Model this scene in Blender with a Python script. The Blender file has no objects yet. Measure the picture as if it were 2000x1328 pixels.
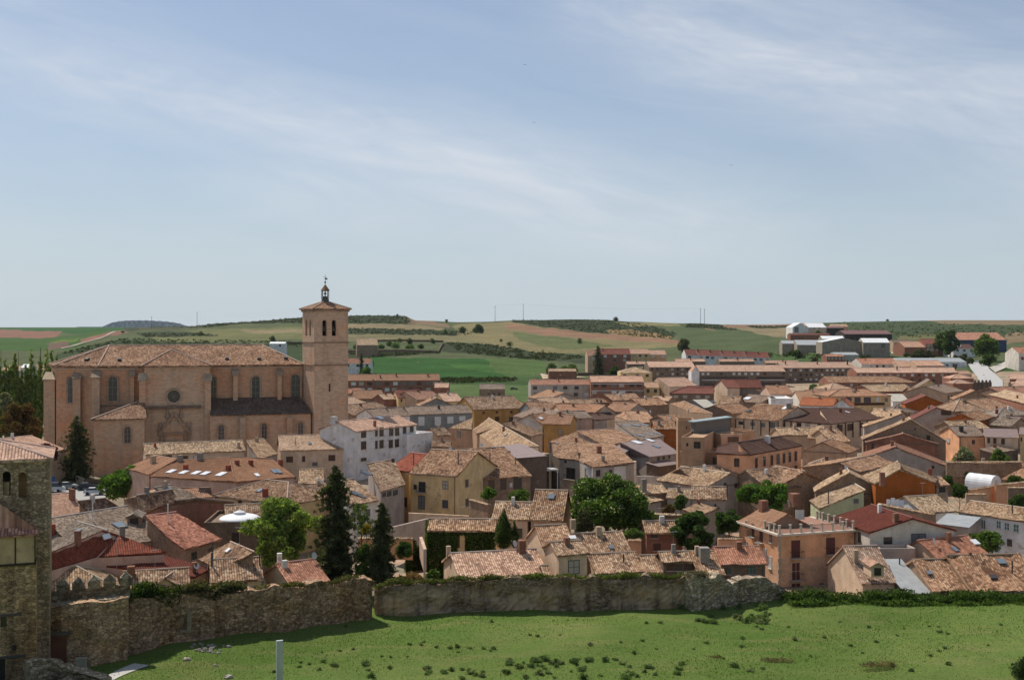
import bpy, math, random
import numpy as np
from mathutils import Vector
random.seed(7); rng = np.random.default_rng(7)
sc = bpy.context.scene
F, HC, V0 = 2200.0, 35.0, 640.0      # focal length in photo pixels, camera height (m), horizon row
# ------------------------------------------------------------------ camera, sky, sun
cam = bpy.data.objects.new("camera", bpy.data.cameras.new("camera")); sc.collection.objects.link(cam)
cam.location = (0, 0, HC); cam.rotation_euler = (math.radians(90), 0, 0)
cam.data.sensor_width = 36; cam.data.lens = 36 * F / 2000; cam.data.shift_y = -24 / 2000
cam.data.clip_start = 0.5; cam.data.clip_end = 40000
sc.camera = cam
SUN_AZ, SUN_EL = math.radians(-41), math.radians(54)      # azimuth from +Y towards +X
sunv = Vector((math.sin(SUN_AZ) * math.cos(SUN_EL), math.cos(SUN_AZ) * math.cos(SUN_EL), math.sin(SUN_EL)))
sl = bpy.data.lights.new("sun", 'SUN'); sl.energy = 3.9; sl.angle = math.radians(0.6); sl.color = (1.0, 0.93, 0.83)
so = bpy.data.objects.new("sun", sl); sc.collection.objects.link(so); so.rotation_euler = sunv.to_track_quat('Z', 'Y').to_euler()
sc.view_settings.view_transform = 'Standard'; sc.view_settings.look = 'None'; sc.view_settings.gamma = 1
sc.view_settings.exposure = 0.3

class NT:
    """small node-tree helper"""
    def __init__(s, tree): s.t = tree; s.n = tree.nodes; s.l = tree.links; s.n.clear()
    def N(s, typ, **kw):
        n = s.n.new(typ); ins = kw.pop('i', {})
        for k, v in kw.items(): setattr(n, k, v)
        for k, v in ins.items():
            sk = n.inputs[k]
            if isinstance(v, bpy.types.NodeSocket): s.l.new(v, sk)
            else: sk.default_value = v
        return n
    def math(s, op, a, b=0.0, c=None, clamp=False):
        i = {0: a, 1: b}
        if c is not None: i[2] = c
        return s.N('ShaderNodeMath', operation=op, use_clamp=clamp, i=i).outputs[0]
    def mix(s, f, a, b, bt='MIX'):
        n = s.N('ShaderNodeMix', data_type='RGBA', blend_type=bt)
        for k, v in ((0, f), (6, a), (7, b)):
            if isinstance(v, bpy.types.NodeSocket): s.l.new(v, n.inputs[k])
            else: n.inputs[k].default_value = (v if k == 0 else (tuple(v) + (1,))[:4])
        return n.outputs[2]
    def noise(s, vec, scale, detail=4, rough=.55, dist=0):
        n = s.N('ShaderNodeTexNoise', i={'Scale': scale, 'Detail': detail, 'Roughness': rough, 'Distortion': dist})
        if vec is not None: s.l.new(vec, n.inputs['Vector'])
        return n.outputs[0]
    def ramp(s, f, stops, interp='LINEAR'):
        r = s.N('ShaderNodeValToRGB', i={0: f}); cr = r.color_ramp; cr.interpolation = interp
        while len(cr.elements) < len(stops): cr.elements.new(.5)
        for e, (p, c) in zip(cr.elements, stops):
            e.position = p; e.color = (tuple(c) + (1,))[:4] if not isinstance(c, (int, float)) else (c, c, c, 1)
        return r.outputs[0]
    def mr(s, f, a, b, c=0.0, d=1.0):
        return s.N('ShaderNodeMapRange', i={0: f, 1: a, 2: b, 3: c, 4: d}).outputs[0]

w = bpy.data.worlds.new("World"); sc.world = w; w.use_nodes = True
T = NT(w.node_tree)
sky = T.N('ShaderNodeTexSky', sky_type='NISHITA', sun_disc=False, sun_elevation=SUN_EL, sun_rotation=SUN_AZ,
          altitude=900, air_density=1.0, dust_density=1.2, ozone_density=1.6)
tc = T.N('ShaderNodeTexCoord'); sp = T.N('ShaderNodeSeparateXYZ', i={0: tc.outputs['Generated']})
az = T.math('ARCTAN2', sp.outputs[0], sp.outputs[1]); el = T.math('ARCSINE', sp.outputs[2])
cv = T.N('ShaderNodeCombineXYZ', i={0: T.math('ADD', az, T.math('MULTIPLY', el, -.6)), 1: T.math('MULTIPLY', T.math('ADD', el, T.math('MULTIPLY', az, .22)), 4.6), 2: 0.3}).outputs[0]
n1 = T.noise(cv, 3.2, 9, .62, .9); n2 = T.noise(cv, 1.4, 5, .5, .3); n3 = T.noise(cv, 11, 6, .6, 1.2)
def band(a0, b0, wd, lo, hi):
    dd = T.math('ABSOLUTE', T.math('SUBTRACT', T.math('ADD', el, T.math('MULTIPLY', T.math('SUBTRACT', n2, .5), .09)), T.math('ADD', T.math('MULTIPLY', az, b0), a0)))
    g = T.mr(dd, 0, wd, 1, 0)
    wz = T.math('MULTIPLY', T.mr(az, lo, lo + .12), T.mr(az, hi - .12, hi, 1, 0))
    return T.math('MULTIPLY', T.math('POWER', g, 1.3), wz)
b1 = band(.150, -.17, .06, -.95, .18); b2 = band(.305, -.32, .075, .0, .95); b3 = band(.115, -.05, .085, -.3, .28)
m = T.math('MAXIMUM', b1, T.math('MAXIMUM', b2, T.math('MULTIPLY', b3, .7)))
wisp = T.mr(n1, .34, .72)
fine = T.mr(n3, .25, .8, .55, 1)
mask = T.math('ADD', T.math('MULTIPLY', T.math('MULTIPLY', m, fine), T.math('ADD', T.math('MULTIPLY', wisp, .9), .42)), T.math('MULTIPLY', T.math('MULTIPLY', wisp, .26), fine), clamp=True)
mask = T.math('MULTIPLY', mask, T.mr(el, .01, .07), clamp=True)
base = T.mix(T.mr(el, .0, .30, .62, .30), sky.outputs[0], (4.3, 5.05, 5.95))
hz = T.mix(T.mr(el, -.01, .15, .85, 0), base, (5.4, 6.3, 6.9))
col = T.mix(T.math('MULTIPLY', mask, .68), hz, (7.3, 7.6, 8.1))
bg = T.N('ShaderNodeBackground', i={0: col, 1: 0.082})
T.N('ShaderNodeOutputWorld', i={0: bg.outputs[0]})

# ------------------------------------------------------------------ materials
MT = {}
def mat(name, fn):
    m = bpy.data.materials.new(name); m.use_nodes = True; t = NT(m.node_tree)
    fn(t); MT[name] = m; return m
def out(t, colr, rough=.9, bump=None, bd=.05, bs=1.0, spec=.3, metal=0.0, extra=None):
    i = {'Base Color': colr, 'Roughness': rough, 'Specular IOR Level': spec, 'Metallic': metal}
    if bump is not None: i['Normal'] = t.N('ShaderNodeBump', i={'Strength': bs, 'Distance': bd, 'Height': bump}).outputs[0]
    b = t.N('ShaderNodeBsdfPrincipled', i=i)
    t.N('ShaderNodeOutputMaterial', i={0: b.outputs[0]})
def oi(t): return t.N('ShaderNodeObjectInfo')
def gpos(t): return t.N('ShaderNodeNewGeometry').outputs['Position']
def m_tile(t):
    o = oi(t); uv = t.N('ShaderNodeUVMap').outputs[0]; s = t.N('ShaderNodeSeparateXYZ', i={0: uv})
    cx = t.math('FLOOR', t.math('DIVIDE', s.outputs[0], .30)); cy = t.math('FLOOR', t.math('DIVIDE', t.math('ADD', s.outputs[1], t.math('MULTIPLY', t.math('FRACT', t.math('MULTIPLY', cx, .37)), .2)), .36))
    cell = t.N('ShaderNodeCombineXYZ', i={0: cx, 1: cy, 2: o.outputs['Random']}).outputs[0]
    wn = t.N('ShaderNodeTexWhiteNoise', noise_dimensions='3D', i={0: cell}).outputs[0]
    p = gpos(t); big = t.noise(p, .35, 4, .6); med = t.noise(p, 1.6, 3, .6)
    mot = t.ramp(t.math('ADD', t.math('MULTIPLY_ADD', wn, .74, .10), t.math('MULTIPLY', t.math('SUBTRACT', med, .5), .6)),
                 [(0, (.34, .31, .29)), (.2, (.58, .48, .43)), (.42, (.90, .74, .65)), (.6, (1.1, .98, .90)), (.8, (1.4, 1.38, 1.3)), (1, (1.8, 1.85, 1.8))])
    mot = t.mix(t.mr(big, .42, .62), mot, t.mix(1.0, mot, (.70, .66, .65), 'MULTIPLY'))
    new = t.mix(t.mr(wn, 0, 1), (.88, .86, .84), (1.1, 1.08, 1.05)); new = t.mix(t.mr(big, .35, .7), new, t.mix(1.0, new, (.86, .84, .82), 'MULTIPLY'))
    f = t.mix(o.outputs['Alpha'], new, mot)
    gv = t.math('MULTIPLY', t.math('ABSOLUTE', t.math('SUBTRACT', t.math('FRACT', t.math('DIVIDE', s.outputs[0], .30)), .5)), 2.0)   # shade of the rib grooves painted into the channel tiles
    f = t.mix(t.math('MULTIPLY', t.mr(gv, .45, .9), .7), f, t.mix(1.0, f, (.42, .38, .36), 'MULTIPLY'))
    rv = o.outputs['Random']; f = t.mix(1.0, f, t.N('ShaderNodeCombineColor', i={0: t.mr(rv, 0, 1, .84, 1.08), 1: t.math('MULTIPLY', t.mr(rv, 0, 1, .84, 1.08), t.mr(t.math('FRACT', t.math('MULTIPLY', rv, 7.3)), 0, 1, .93, 1.02)), 2: t.math('MULTIPLY', t.mr(rv, 0, 1, .84, 1.08), t.mr(t.math('FRACT', t.math('MULTIPLY', rv, 7.3)), 0, 1, .84, .98))}).outputs[0], 'MULTIPLY')
    c = t.mix(1.0, f, o.outputs['Color'], 'MULTIPLY')
    lap = t.math('FRACT', t.math('DIVIDE', s.outputs[1], .36))
    out(t, c, .95, t.math('ADD', t.math('MULTIPLY', lap, .6), t.math('MULTIPLY', wn, .5)), .04, .7, spec=.15)
mat('tile', m_tile)
def m_plain(rough=.85, spec=.3, nz=.25, bd=.02):
    def f(t):
        o = oi(t); p = gpos(t); a = t.noise(p, 1.2, 5, .6); b = t.noise(p, 9, 3, .6)
        k = t.math('ADD', t.mr(a, .3, .7, 1 - nz, 1 + nz * .5), t.mr(b, .3, .7, -.08, .08))
        c = t.mix(1.0, o.outputs['Color'], t.N('ShaderNodeCombineColor', i={0: k, 1: k, 2: k}).outputs[0], 'MULTIPLY')
        out(t, c, rough, b, bd, .4, spec)
    return f
mat('paint', m_plain(.7, .4, .12))
mat('wood', m_plain(.8, .3, .3))
def m_stucco(t):
    o = oi(t); p = gpos(t); a = t.noise(p, .45, 6, .62); b = t.noise(p, 5, 5, .65)
    mp = t.N('ShaderNodeMapping', i={0: p, 3: (.7, .7, .16)}).outputs[0]; st = t.noise(mp, 1.0, 4, .6)
    vor = t.N('ShaderNodeTexVoronoi', feature='F1', i={0: p, 'Scale': 3.2}); vc = t.N('ShaderNodeSeparateColor', i={0: vor.outputs['Color']}).outputs[0]
    k = t.math('MULTIPLY', t.mr(a, .3, .7, .78, 1.12), t.mr(st, .35, .68, .86, 1.05))
    k2 = t.math('MULTIPLY', k, t.mr(vc, 0, 1, .7, 1.25)); k2 = t.math('MULTIPLY', k2, t.mr(vor.outputs['Distance'], .25, .55, 1, .75))
    al = o.outputs['Alpha']                                     # 0 plaster .. 1 rubble
    kk = t.math('ADD', t.math('MULTIPLY', k, t.math('SUBTRACT', 1, al)), t.math('MULTIPLY', k2, al))
    kk = t.math('ADD', kk, t.mr(b, .3, .7, -.05, .05))
    c = t.mix(1.0, o.outputs['Color'], t.N('ShaderNodeCombineColor', i={0: kk, 1: t.math('MULTIPLY', kk, .995), 2: t.math('MULTIPLY', kk, t.mr(a, .3, .7, .96, 1.03))}).outputs[0], 'MULTIPLY')
    pn = t.noise(p, .7, 5, .6); c = t.mix(t.math('MULTIPLY', t.mr(pn, .60, .66), .55), c, (.33, .23, .155))     # fallen plaster
    out(t, c, .95, t.math('ADD', b, t.math('MULTIPLY', vc, al)), .05, .5, .1)
mat('stucco', m_stucco)
def wallco(t, p):
    """coordinates that run along a vertical wall (horizontal run, height)"""
    s = t.N('ShaderNodeSeparateXYZ', i={0: p}); return s
def m_ashlar(t):
    o = oi(t); uv = t.N('ShaderNodeUVMap').outputs[0]; p = gpos(t)
    br = t.N('ShaderNodeTexBrick', i={0: uv, 'Color1': (.85, .85, .85, 1), 'Color2': (1.2, 1.16, 1.1, 1), 'Mortar': (.86, .83, .8, 1), 'Scale': 1.0, 'Mortar Size': .03, 'Bias': 0, 'Brick Width': .9, 'Row Height': .42})
    a = t.noise(p, .12, 6, .65); b = t.noise(p, 1.1, 5, .65); mp = t.N('ShaderNodeMapping', i={0: p, 3: (.6, .6, .1)}).outputs[0]; st = t.noise(mp, 1.0, 5, .6)
    c = t.mix(1.0, o.outputs['Color'], br.outputs[0], 'MULTIPLY')
    c = t.mix(t.mr(a, .48, .68), c, t.mix(1.0, c, (1.08, .80, .66), 'MULTIPLY'))          # iron-red courses
    c = t.mix(t.mr(st, .52, .72, 0, .7), c, t.mix(1.0, c, (.62, .62, .64), 'MULTIPLY'))
    c = t.mix(t.mr(b, .3, .7, .4, 0), c, (.56, .46, .36))
    out(t, c, .95, t.math('ADD', b, br.outputs[1]), .06, .5, .1)
mat('ashlar', m_ashlar)
def m_rubble(t):
    o = oi(t); p = gpos(t); mp = t.N('ShaderNodeMapping', i={0: p, 3: (1, 1, 1.7)}).outputs[0]
    v = t.N('ShaderNodeTexVoronoi', i={0: mp, 'Scale': 2.1, 'Randomness': .9}); vc = t.N('ShaderNodeSeparateColor', i={0: v.outputs['Color']}).outputs[0]
    e = t.N('ShaderNodeTexVoronoi', feature='DISTANCE_TO_EDGE', i={0: mp, 'Scale': 2.1, 'Randomness': .9}).outputs[0]
    a = t.noise(p, .25, 6, .65); b = t.noise(p, 3, 5, .7); mp2 = t.N('ShaderNodeMapping', i={0: p, 3: (1, 1, .13)}).outputs[0]; st = t.noise(mp2, .8, 5, .6)
    k = t.math('MULTIPLY', t.mr(vc, 0, 1, .58, 1.35), t.mr(e, 0, .10, .48, 1)); k = t.math('MULTIPLY', k, t.mr(b, .3, .7, .75, 1.2))
    c = t.mix(1.0, o.outputs['Color'], t.N('ShaderNodeCombineColor', i={0: k, 1: k, 2: k}).outputs[0], 'MULTIPLY')
    plaster = t.mix(t.mr(st, .4, .65), (.46, .33, .235), (.27, .20, .15))
    al = t.math('MULTIPLY', o.outputs['Alpha'], t.math('MULTIPLY', t.mr(a, .40, .52), t.mr(t.N('ShaderNodeSeparateXYZ', i={0: p}).outputs[2], 3.4, 2.2, .15, 1)))
    c = t.mix(al, c, plaster)
    c = t.mix(t.mr(st, .5, .7, 0, .8), c, t.mix(1.0, c, (.38, .36, .34), 'MULTIPLY'))
    c = t.mix(t.mr(a, .52, .7, 0, .6), c, t.mix(1.0, c, (1.15, .9, .6), 'MULTIPLY'))
    out(t, c, .97, t.math('ADD', t.math('MULTIPLY', t.mr(e, 0, .15), t.math('SUBTRACT', 1, al)), t.math('MULTIPLY', b, t.math('SUBTRACT', 1, t.math('MULTIPLY', al, .7)))), .10, .7, .1)
mat('rubble', m_rubble)
def m_glass(t):
    o = oi(t); out(t, o.outputs['Color'], .18, None, spec=.6)
mat('glass', m_glass)
def m_metal(t):
    o = oi(t); uv = t.N('ShaderNodeUVMap').outputs[0]; wv = t.N('ShaderNodeTexWave', bands_direction='X', i={0: uv, 'Scale': 1.3, 'Distortion': 0}).outputs[1]
    a = t.noise(gpos(t), .8, 5, .6)
    c = t.mix(1.0, o.outputs['Color'], t.N('ShaderNodeCombineColor', i={0: t.mr(a, .3, .7, .8, 1.1), 1: t.mr(a, .3, .7, .8, 1.08), 2: t.mr(a, .3, .7, .8, 1.06)}).outputs[0], 'MULTIPLY')
    c = t.mix(t.mr(wv, 0, .35, .4, 0), c, t.mix(1.0, c, (.5, .5, .5), 'MULTIPLY'))
    out(t, c, .6, wv, .06, .6, .4)
mat('sheet', m_metal)
def m_leaf(t):
    o = oi(t); g = t.N('ShaderNodeNewGeometry'); r = g.outputs['Random Per Island']; n = t.noise(g.outputs['Position'], .9, 3, .6)
    k = t.math('MULTIPLY', t.mr(r, 0, 1, .55, 1.45), t.mr(n, .32, .68, .55, 1.4))
    c = t.mix(1.0, o.outputs['Color'], t.N('ShaderNodeCombineColor', i={0: t.math('MULTIPLY', k, t.mr(r, 0, 1, .85, 1.2)), 1: k, 2: k}).outputs[0], 'MULTIPLY')
    d = t.N('ShaderNodeBsdfDiffuse', i={0: c}); tr = t.N('ShaderNodeBsdfTranslucent', i={0: t.mix(1.0, c, (1.2, 1.25, .5), 'MULTIPLY')})
    mx = t.N('ShaderNodeMixShader', i={0: .35, 1: d.outputs[0], 2: tr.outputs[0]}); t.N('ShaderNodeOutputMaterial', i={0: mx.outputs[0]})
mat('leaf', m_leaf)
def m_ground(t):
    a = t.N('ShaderNodeVertexColor', layer_name='Col').outputs[0]; p = gpos(t)
    n1 = t.noise(p, .02, 6, .65); n2 = t.noise(p, .25, 5, .65); n3 = t.noise(p, 1.7, 6, .7)
    k = t.math('MULTIPLY', t.mr(n1, .3, .7, .78, 1.25), t.mr(n2, .3, .7, .72, 1.25)); k = t.math('MULTIPLY', k, t.mr(n3, .3, .7, .7, 1.3))
    c = t.mix(1.0, a, t.N('ShaderNodeCombineColor', i={0: t.math('MULTIPLY', k, t.mr(n2, .35, .65, .85, 1.2)), 1: k, 2: k}).outputs[0], 'MULTIPLY')
    out(t, c, 1.0, t.math('ADD', n3, t.math('MULTIPLY', n2, 2)), .5, .7, .05)
mat('terrain', m_ground)
def m_meadow(t):
    p = gpos(t); n1 = t.noise(p, .06, 6, .6); n2 = t.noise(p, .5, 6, .7); n3 = t.noise(p, 5, 6, .75); mp = t.N('ShaderNodeMapping', i={0: p, 3: (.25, 1, 1)}).outputs[0]; n4 = t.noise(mp, .35, 5, .6)
    c = t.mix(t.mr(n1, .35, .65), (.092, .155, .032), (.142, .188, .050))
    c = t.mix(t.mr(n4, .5, .72, 0, .8), c, (.19, .19, .07)); c = t.mix(t.mr(n2, .52, .72, 0, .75), c, (.085, .15, .032))
    n5 = t.noise(p, .018, 4, .5); k = t.math('MULTIPLY', t.mr(n3, .3, .7, .55, 1.45), t.mr(n5, .35, .65, .82, 1.15))
    c = t.mix(1.0, c, t.N('ShaderNodeCombineColor', i={0: k, 1: k, 2: k}).outputs[0], 'MULTIPLY')
    out(t, c, 1.0, t.math('ADD', n3, t.math('MULTIPLY', n2, 1.5)), .25, .8, .05)
mat('meadow', m_meadow)

# ------------------------------------------------------------------ geometry helpers
def P(u, v, z=0.0): d = (HC - z) * F / (v - V0); return Vector(((u - 1000) / F * d, d, z))
def PD(u, v, d): return Vector(((u - 1000) / F * d, d, HC - (v - V0) * d / F))
def ray(u, v): return Vector(((u - 1000) / F, 1.0, -(v - V0) / F))
CAMP = Vector((0, 0, HC))
def pix(p): return (1000 + p[0] / p[1] * F, V0 + (HC - p[2]) / p[1] * F)

def props(o, label=None, cat=None, group=None, kind=None):
    if label: o['label'] = label
    if cat: o['category'] = cat
    if group: o['group'] = group
    if kind: o['kind'] = kind
    return o
def thing(name, loc, label, cat, group=None):
    o = bpy.data.objects.new(name, None); sc.collection.objects.link(o); o.location = loc; o.empty_display_size = .5
    return props(o, label, cat, group, 'thing')

class MB:
    def __init__(s): s.v = []; s.f = []; s.uv = []; s.mi = []
    def quad(s, pts, uvs=None, mi=0):
        b = len(s.v); s.v += [tuple(p) for p in pts]; s.f.append(tuple(range(b, b + len(pts)))); s.mi.append(mi)
        if uvs is None:
            # wall style uv: horizontal run, height
            p0 = Vector(pts[0]); d = Vector(pts[1]) - p0
            h = Vector((d.x, d.y, 0))
            if h.length < 1e-4: h = Vector(pts[2]) - p0; h.z = 0
            h = h.normalized() if h.length > 1e-5 else Vector((1, 0, 0))
            vert = abs((Vector(pts[1]) - p0).cross(Vector(pts[2]) - p0).normalized().z) < .7
            uvs = [((Vector(p)).dot(h), p[2] if vert else -Vector(p).dot(Vector((h.y, -h.x, 0)))) for p in pts]
        s.uv += uvs
    def box(s, c, sx, sy, sz, r=0.0, mi=0, taper=1.0):
        """c = centre of the base"""
        ca, sa = math.cos(r), math.sin(r); X = Vector((ca, sa, 0)); Y = Vector((-sa, ca, 0)); c = Vector(c)
        b = [c + X * a * sx / 2 + Y * e * sy / 2 for a, e in ((-1, -1), (1, -1), (1, 1), (-1, 1))]
        t = [c + X * a * sx / 2 * taper + Y * e * sy / 2 * taper + Vector((0, 0, sz)) for a, e in ((-1, -1), (1, -1), (1, 1), (-1, 1))]
        for i in range(4): j = (i + 1) % 4; s.quad([b[i], b[j], t[j], t[i]], mi=mi)
        s.quad(t, mi=mi); s.quad(b[::-1], mi=mi)
    def obox(s, c, X, Y, Z, mi=0):
        """oriented box: centre and half-extent vectors"""
        c = Vector(c); k = [(-1, -1), (1, -1), (1, 1), (-1, 1)]
        b = [c + X * a + Y * e - Z for a, e in k]; t = [c + X * a + Y * e + Z for a, e in k]
        for i in range(4): j = (i + 1) % 4; s.quad([b[i], b[j], t[j], t[i]], mi=mi)
        s.quad(t, mi=mi); s.quad(b[::-1], mi=mi)
    def cyl(s, a, b, r0, r1=None, n=8, mi=0):
        a = Vector(a); b = Vector(b); r1 = r0 if r1 is None else r1; d = (b - a).normalized()
        X = d.orthogonal().normalized(); Y = d.cross(X)
        ra = [a + (X * math.cos(2 * math.pi * i / n) + Y * math.sin(2 * math.pi * i / n)) * r0 for i in range(n)]
        rb = [b + (X * math.cos(2 * math.pi * i / n) + Y * math.sin(2 * math.pi * i / n)) * r1 for i in range(n)]
        for i in range(n): j = (i + 1) % n; s.quad([ra[i], ra[j], rb[j], rb[i]], mi=mi)
        s.quad(rb, mi=mi); s.quad(ra[::-1], mi=mi)
    def build(s, name, mats, parent=None, color=None, smooth=False):
        me = bpy.data.meshes.new(name)
        off = Vector(parent.location) if parent else Vector((0, 0, 0))
        if parent and parent.parent: off = off + Vector(parent.parent.location)
        me.from_pydata([(x - off.x, y - off.y, z - off.z) for x, y, z in s.v], [], s.f)
        uvl = me.uv_layers.new(name='UVMap'); uvl.data.foreach_set('uv', np.array(s.uv, dtype=np.float32).ravel())
        if not isinstance(mats, (list, tuple)): mats = [mats]
        for m_ in mats: me.materials.append(MT[m_])
        if len(mats) > 1: me.polygons.foreach_set('material_index', np.array(s.mi, dtype=np.int32))
        if smooth: me.polygons.foreach_set('use_smooth', np.ones(len(me.polygons), dtype=bool))
        o = bpy.data.objects.new(name, me); sc.collection.objects.link(o)
        if parent: o.parent = parent
        if color is not None: o.color = (tuple(color) + (1,))[:4] if len(color) < 4 else color
        return o

def tile_plane(mb, poly, rib=True, thick=.16, pitch=.30, amp=.065, sag=.05, rows=6, mi=0):
    """poly: 3-D convex polygon, first two points are the eave. Corrugated tile surface with a thickness."""
    p0, p1 = Vector(poly[0]), Vector(poly[1]); e = (p1 - p0); e.z = 0; e.normalize()
    cen = sum((Vector(p) for p in poly), Vector()) / len(poly)
    n = (p1 - p0).cross(Vector(poly[2]) - p0).normalized()
    if n.z < 0: n = -n
    sdir = n.cross(e).normalized()
    if sdir.z < 0: sdir = -sdir
    P2 = [((Vector(p) - p0).dot(e), (Vector(p) - p0).dot(sdir), (Vector(p) - p0).dot(n)) for p in poly]
    a0, a1 = min(q[0] for q in P2), max(q[0] for q in P2)
    def span(a):
        lo, hi = 1e9, -1e9
        for i in range(len(P2)):
            q, r = P2[i], P2[(i + 1) % len(P2)]
            if abs(q[0] - r[0]) < 1e-9:
                if abs(q[0] - a) < 1e-6: lo = min(lo, q[1], r[1]); hi = max(hi, q[1], r[1])
                continue
            t = (a - q[0]) / (r[0] - q[0])
            if -1e-6 <= t <= 1 + 1e-6: b = q[1] + t * (r[1] - q[1]); lo = min(lo, b); hi = max(hi, b)
        return (lo, hi) if hi > lo else (0, 0)
    step = pitch / 4 if rib else 1.2
    na = max(2, int(round((a1 - a0) / step)))
    if rib and na > 700: na = 700
    prof = (0, .75, 1, .75)
    ph = random.random() * 50; cols = []
    blen = max(q[1] for q in P2)
    nr = max(2, min(rows, int(blen / 1.5) + 1))
    for i in range(na + 1):
        a = a0 + (a1 - a0) * i / na; aa = min(max(a, a0 + 1e-4), a1 - 1e-4); lo, hi = span(aa); c = []
        h = amp * prof[i % 4] if rib else 0
        for j in range(nr + 1):
            f = j / nr; b = lo + (hi - lo) * f
            z = h + sag * (math.sin(a * .9 + ph) * math.sin(b * .8 + ph * 1.7) + .5 * math.sin(a * 2.3 + b * 1.1 + ph)) - sag * 1.4 * math.sin(math.pi * f)
            c.append((p0 + e * a + sdir * b + n * z, (a, b)))
        cols.append(c)
    base = len(mb.v)
    for c in cols:
        for q, _ in c: mb.v.append(tuple(q))
    w_ = nr + 1
    for i in range(na):
        for j in range(nr):
            idx = (i * w_ + j, (i + 1) * w_ + j, (i + 1) * w_ + j + 1, i * w_ + j + 1)
            mb.f.append(tuple(base + k for k in idx)); mb.mi.append(mi)
            mb.uv += [cols[i][j][1], cols[i + 1][j][1], cols[i + 1][j + 1][1], cols[i][j + 1][1]]
    dn = Vector((0, 0, -thick)); pl = [p0 + e * q[0] + sdir * q[1] - n * (sag * 1.0) for q in P2]
    mb.quad([q + dn for q in pl][::-1], [(0, 0)] * len(pl), mi)
    for i in range(len(pl)):
        a, b = pl[i], pl[(i + 1) % len(pl)]; up = n * (sag * 1.2)
        mb.quad([a + dn, b + dn, b + up, a + up], [(a.x * .3, 0), (b.x * .3, 0), (b.x * .3, .1), (a.x * .3, .1)], mi)
    return n

def ridge_cap(mb, a, b, r=.13, mi=1):
    a, b = Vector(a), Vector(b)
    if (b - a).length < .3: return
    mb.cyl(a + Vector((0, 0, .05)), b + Vector((0, 0, .05)), r, r, 6, mi)
# ------------------------------------------------------------------ houses
WC = {'cr': (.68, .50, .35, .0), 'wh': (.78, .75, .72, .0), 'oc': (.80, .43, .245, .0), 'ye': (.72, .52, .27, .0), 'gr': (.44, .37, .32, .15),
      'st': (.42, .31, .21, 1.), 'ad': (.38, .26, .175, .7), 'br': (.32, .15, .10, .4), 'db': (.20, .14, .105, .3), 'ta': (.54, .37, .25, .0), 'or': (.42, .125, .03, .1),
      'oy': (.50, .28, .10, .0), 'lg': (.46, .48, .30, .0), 'bg': (.26, .27, .26, .0), 'pi': (.58, .40, .31, .0), 'ow': (.68, .62, .53, .1), 'bk': (.25, .18, .13, .5), 'iv': (.05, .075, .02, 1.), 'dk': (.07, .06, .05, 0.), 'fw': (.36, .30, .235, .2), 'pb': (.06, .09, .16, 0.), 'cg': (.48, .43, .37, .3)}
# tint, mottling (0 new .. 1 old)
RC = {'old': (.36, .272, .205, 1.), 'old2': (.28, .215, .165, 1.), 'oldr': (.41, .285, .205, .95), 'oldp': (.48, .38, .28, .85), 'pale': (.50, .36, .27, .35), 'tl': (.47, .355, .265, 1.), 'pkm': (.56, .42, .345, .8),
      'pk': (.50, .275, .205, .6), 'red': (.30, .10, .07, .35), 'red2': (.42, .205, .155, .8), 'drd': (.155, .05, .038, .1), 'bn': (.30, .175, .115, .2), 'dbn': (.13, .078, .066, .12), 'gy': (.30, .265, .235, .75), 'gb': (.27, .22, .19, .55),
      'ora': (.45, .17, .09, .2), 'orb': (.40, .24, .165, .3), 'pkl': (.56, .385, .31, .4), 'mv': (.235, .165, .15, .05), 'whs': (.75, .77, .78, 0), 'gys': (.34, .36, .37, 0), 'mrs': (.17, .07, .06, 0), 'pgs': (.50, .46, .38, .2), 'mrn': (.21, .085, .07, .1)}
SHEET = {'whs', 'gys', 'mrs', 'mv', 'pgs'}
UP = Vector((0, 0, 1))
ALLB = []
def hit_plane(u, v, p, n):
    r = ray(u, v); k = r.dot(n)
    if abs(k) < 1e-9: return None
    t = (Vector(p) - CAMP).dot(n) / k
    return CAMP + r * t if t > 0 else None
def inpoly(q, poly, n):
    s = 0
    for i in range(len(poly)):
        a, b = poly[i], poly[(i + 1) % len(poly)]
        c = (b - a).cross(q - a).dot(n)
        if abs(c) < 1e-6: continue
        if s == 0: s = 1 if c > 0 else -1
        elif (c > 0) != (s > 0): return False
    return True
def pnorm(poly):
    n = (poly[1] - poly[0]).cross(poly[2] - poly[0]).normalized()
    return -n if n.z < 0 else n

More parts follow.
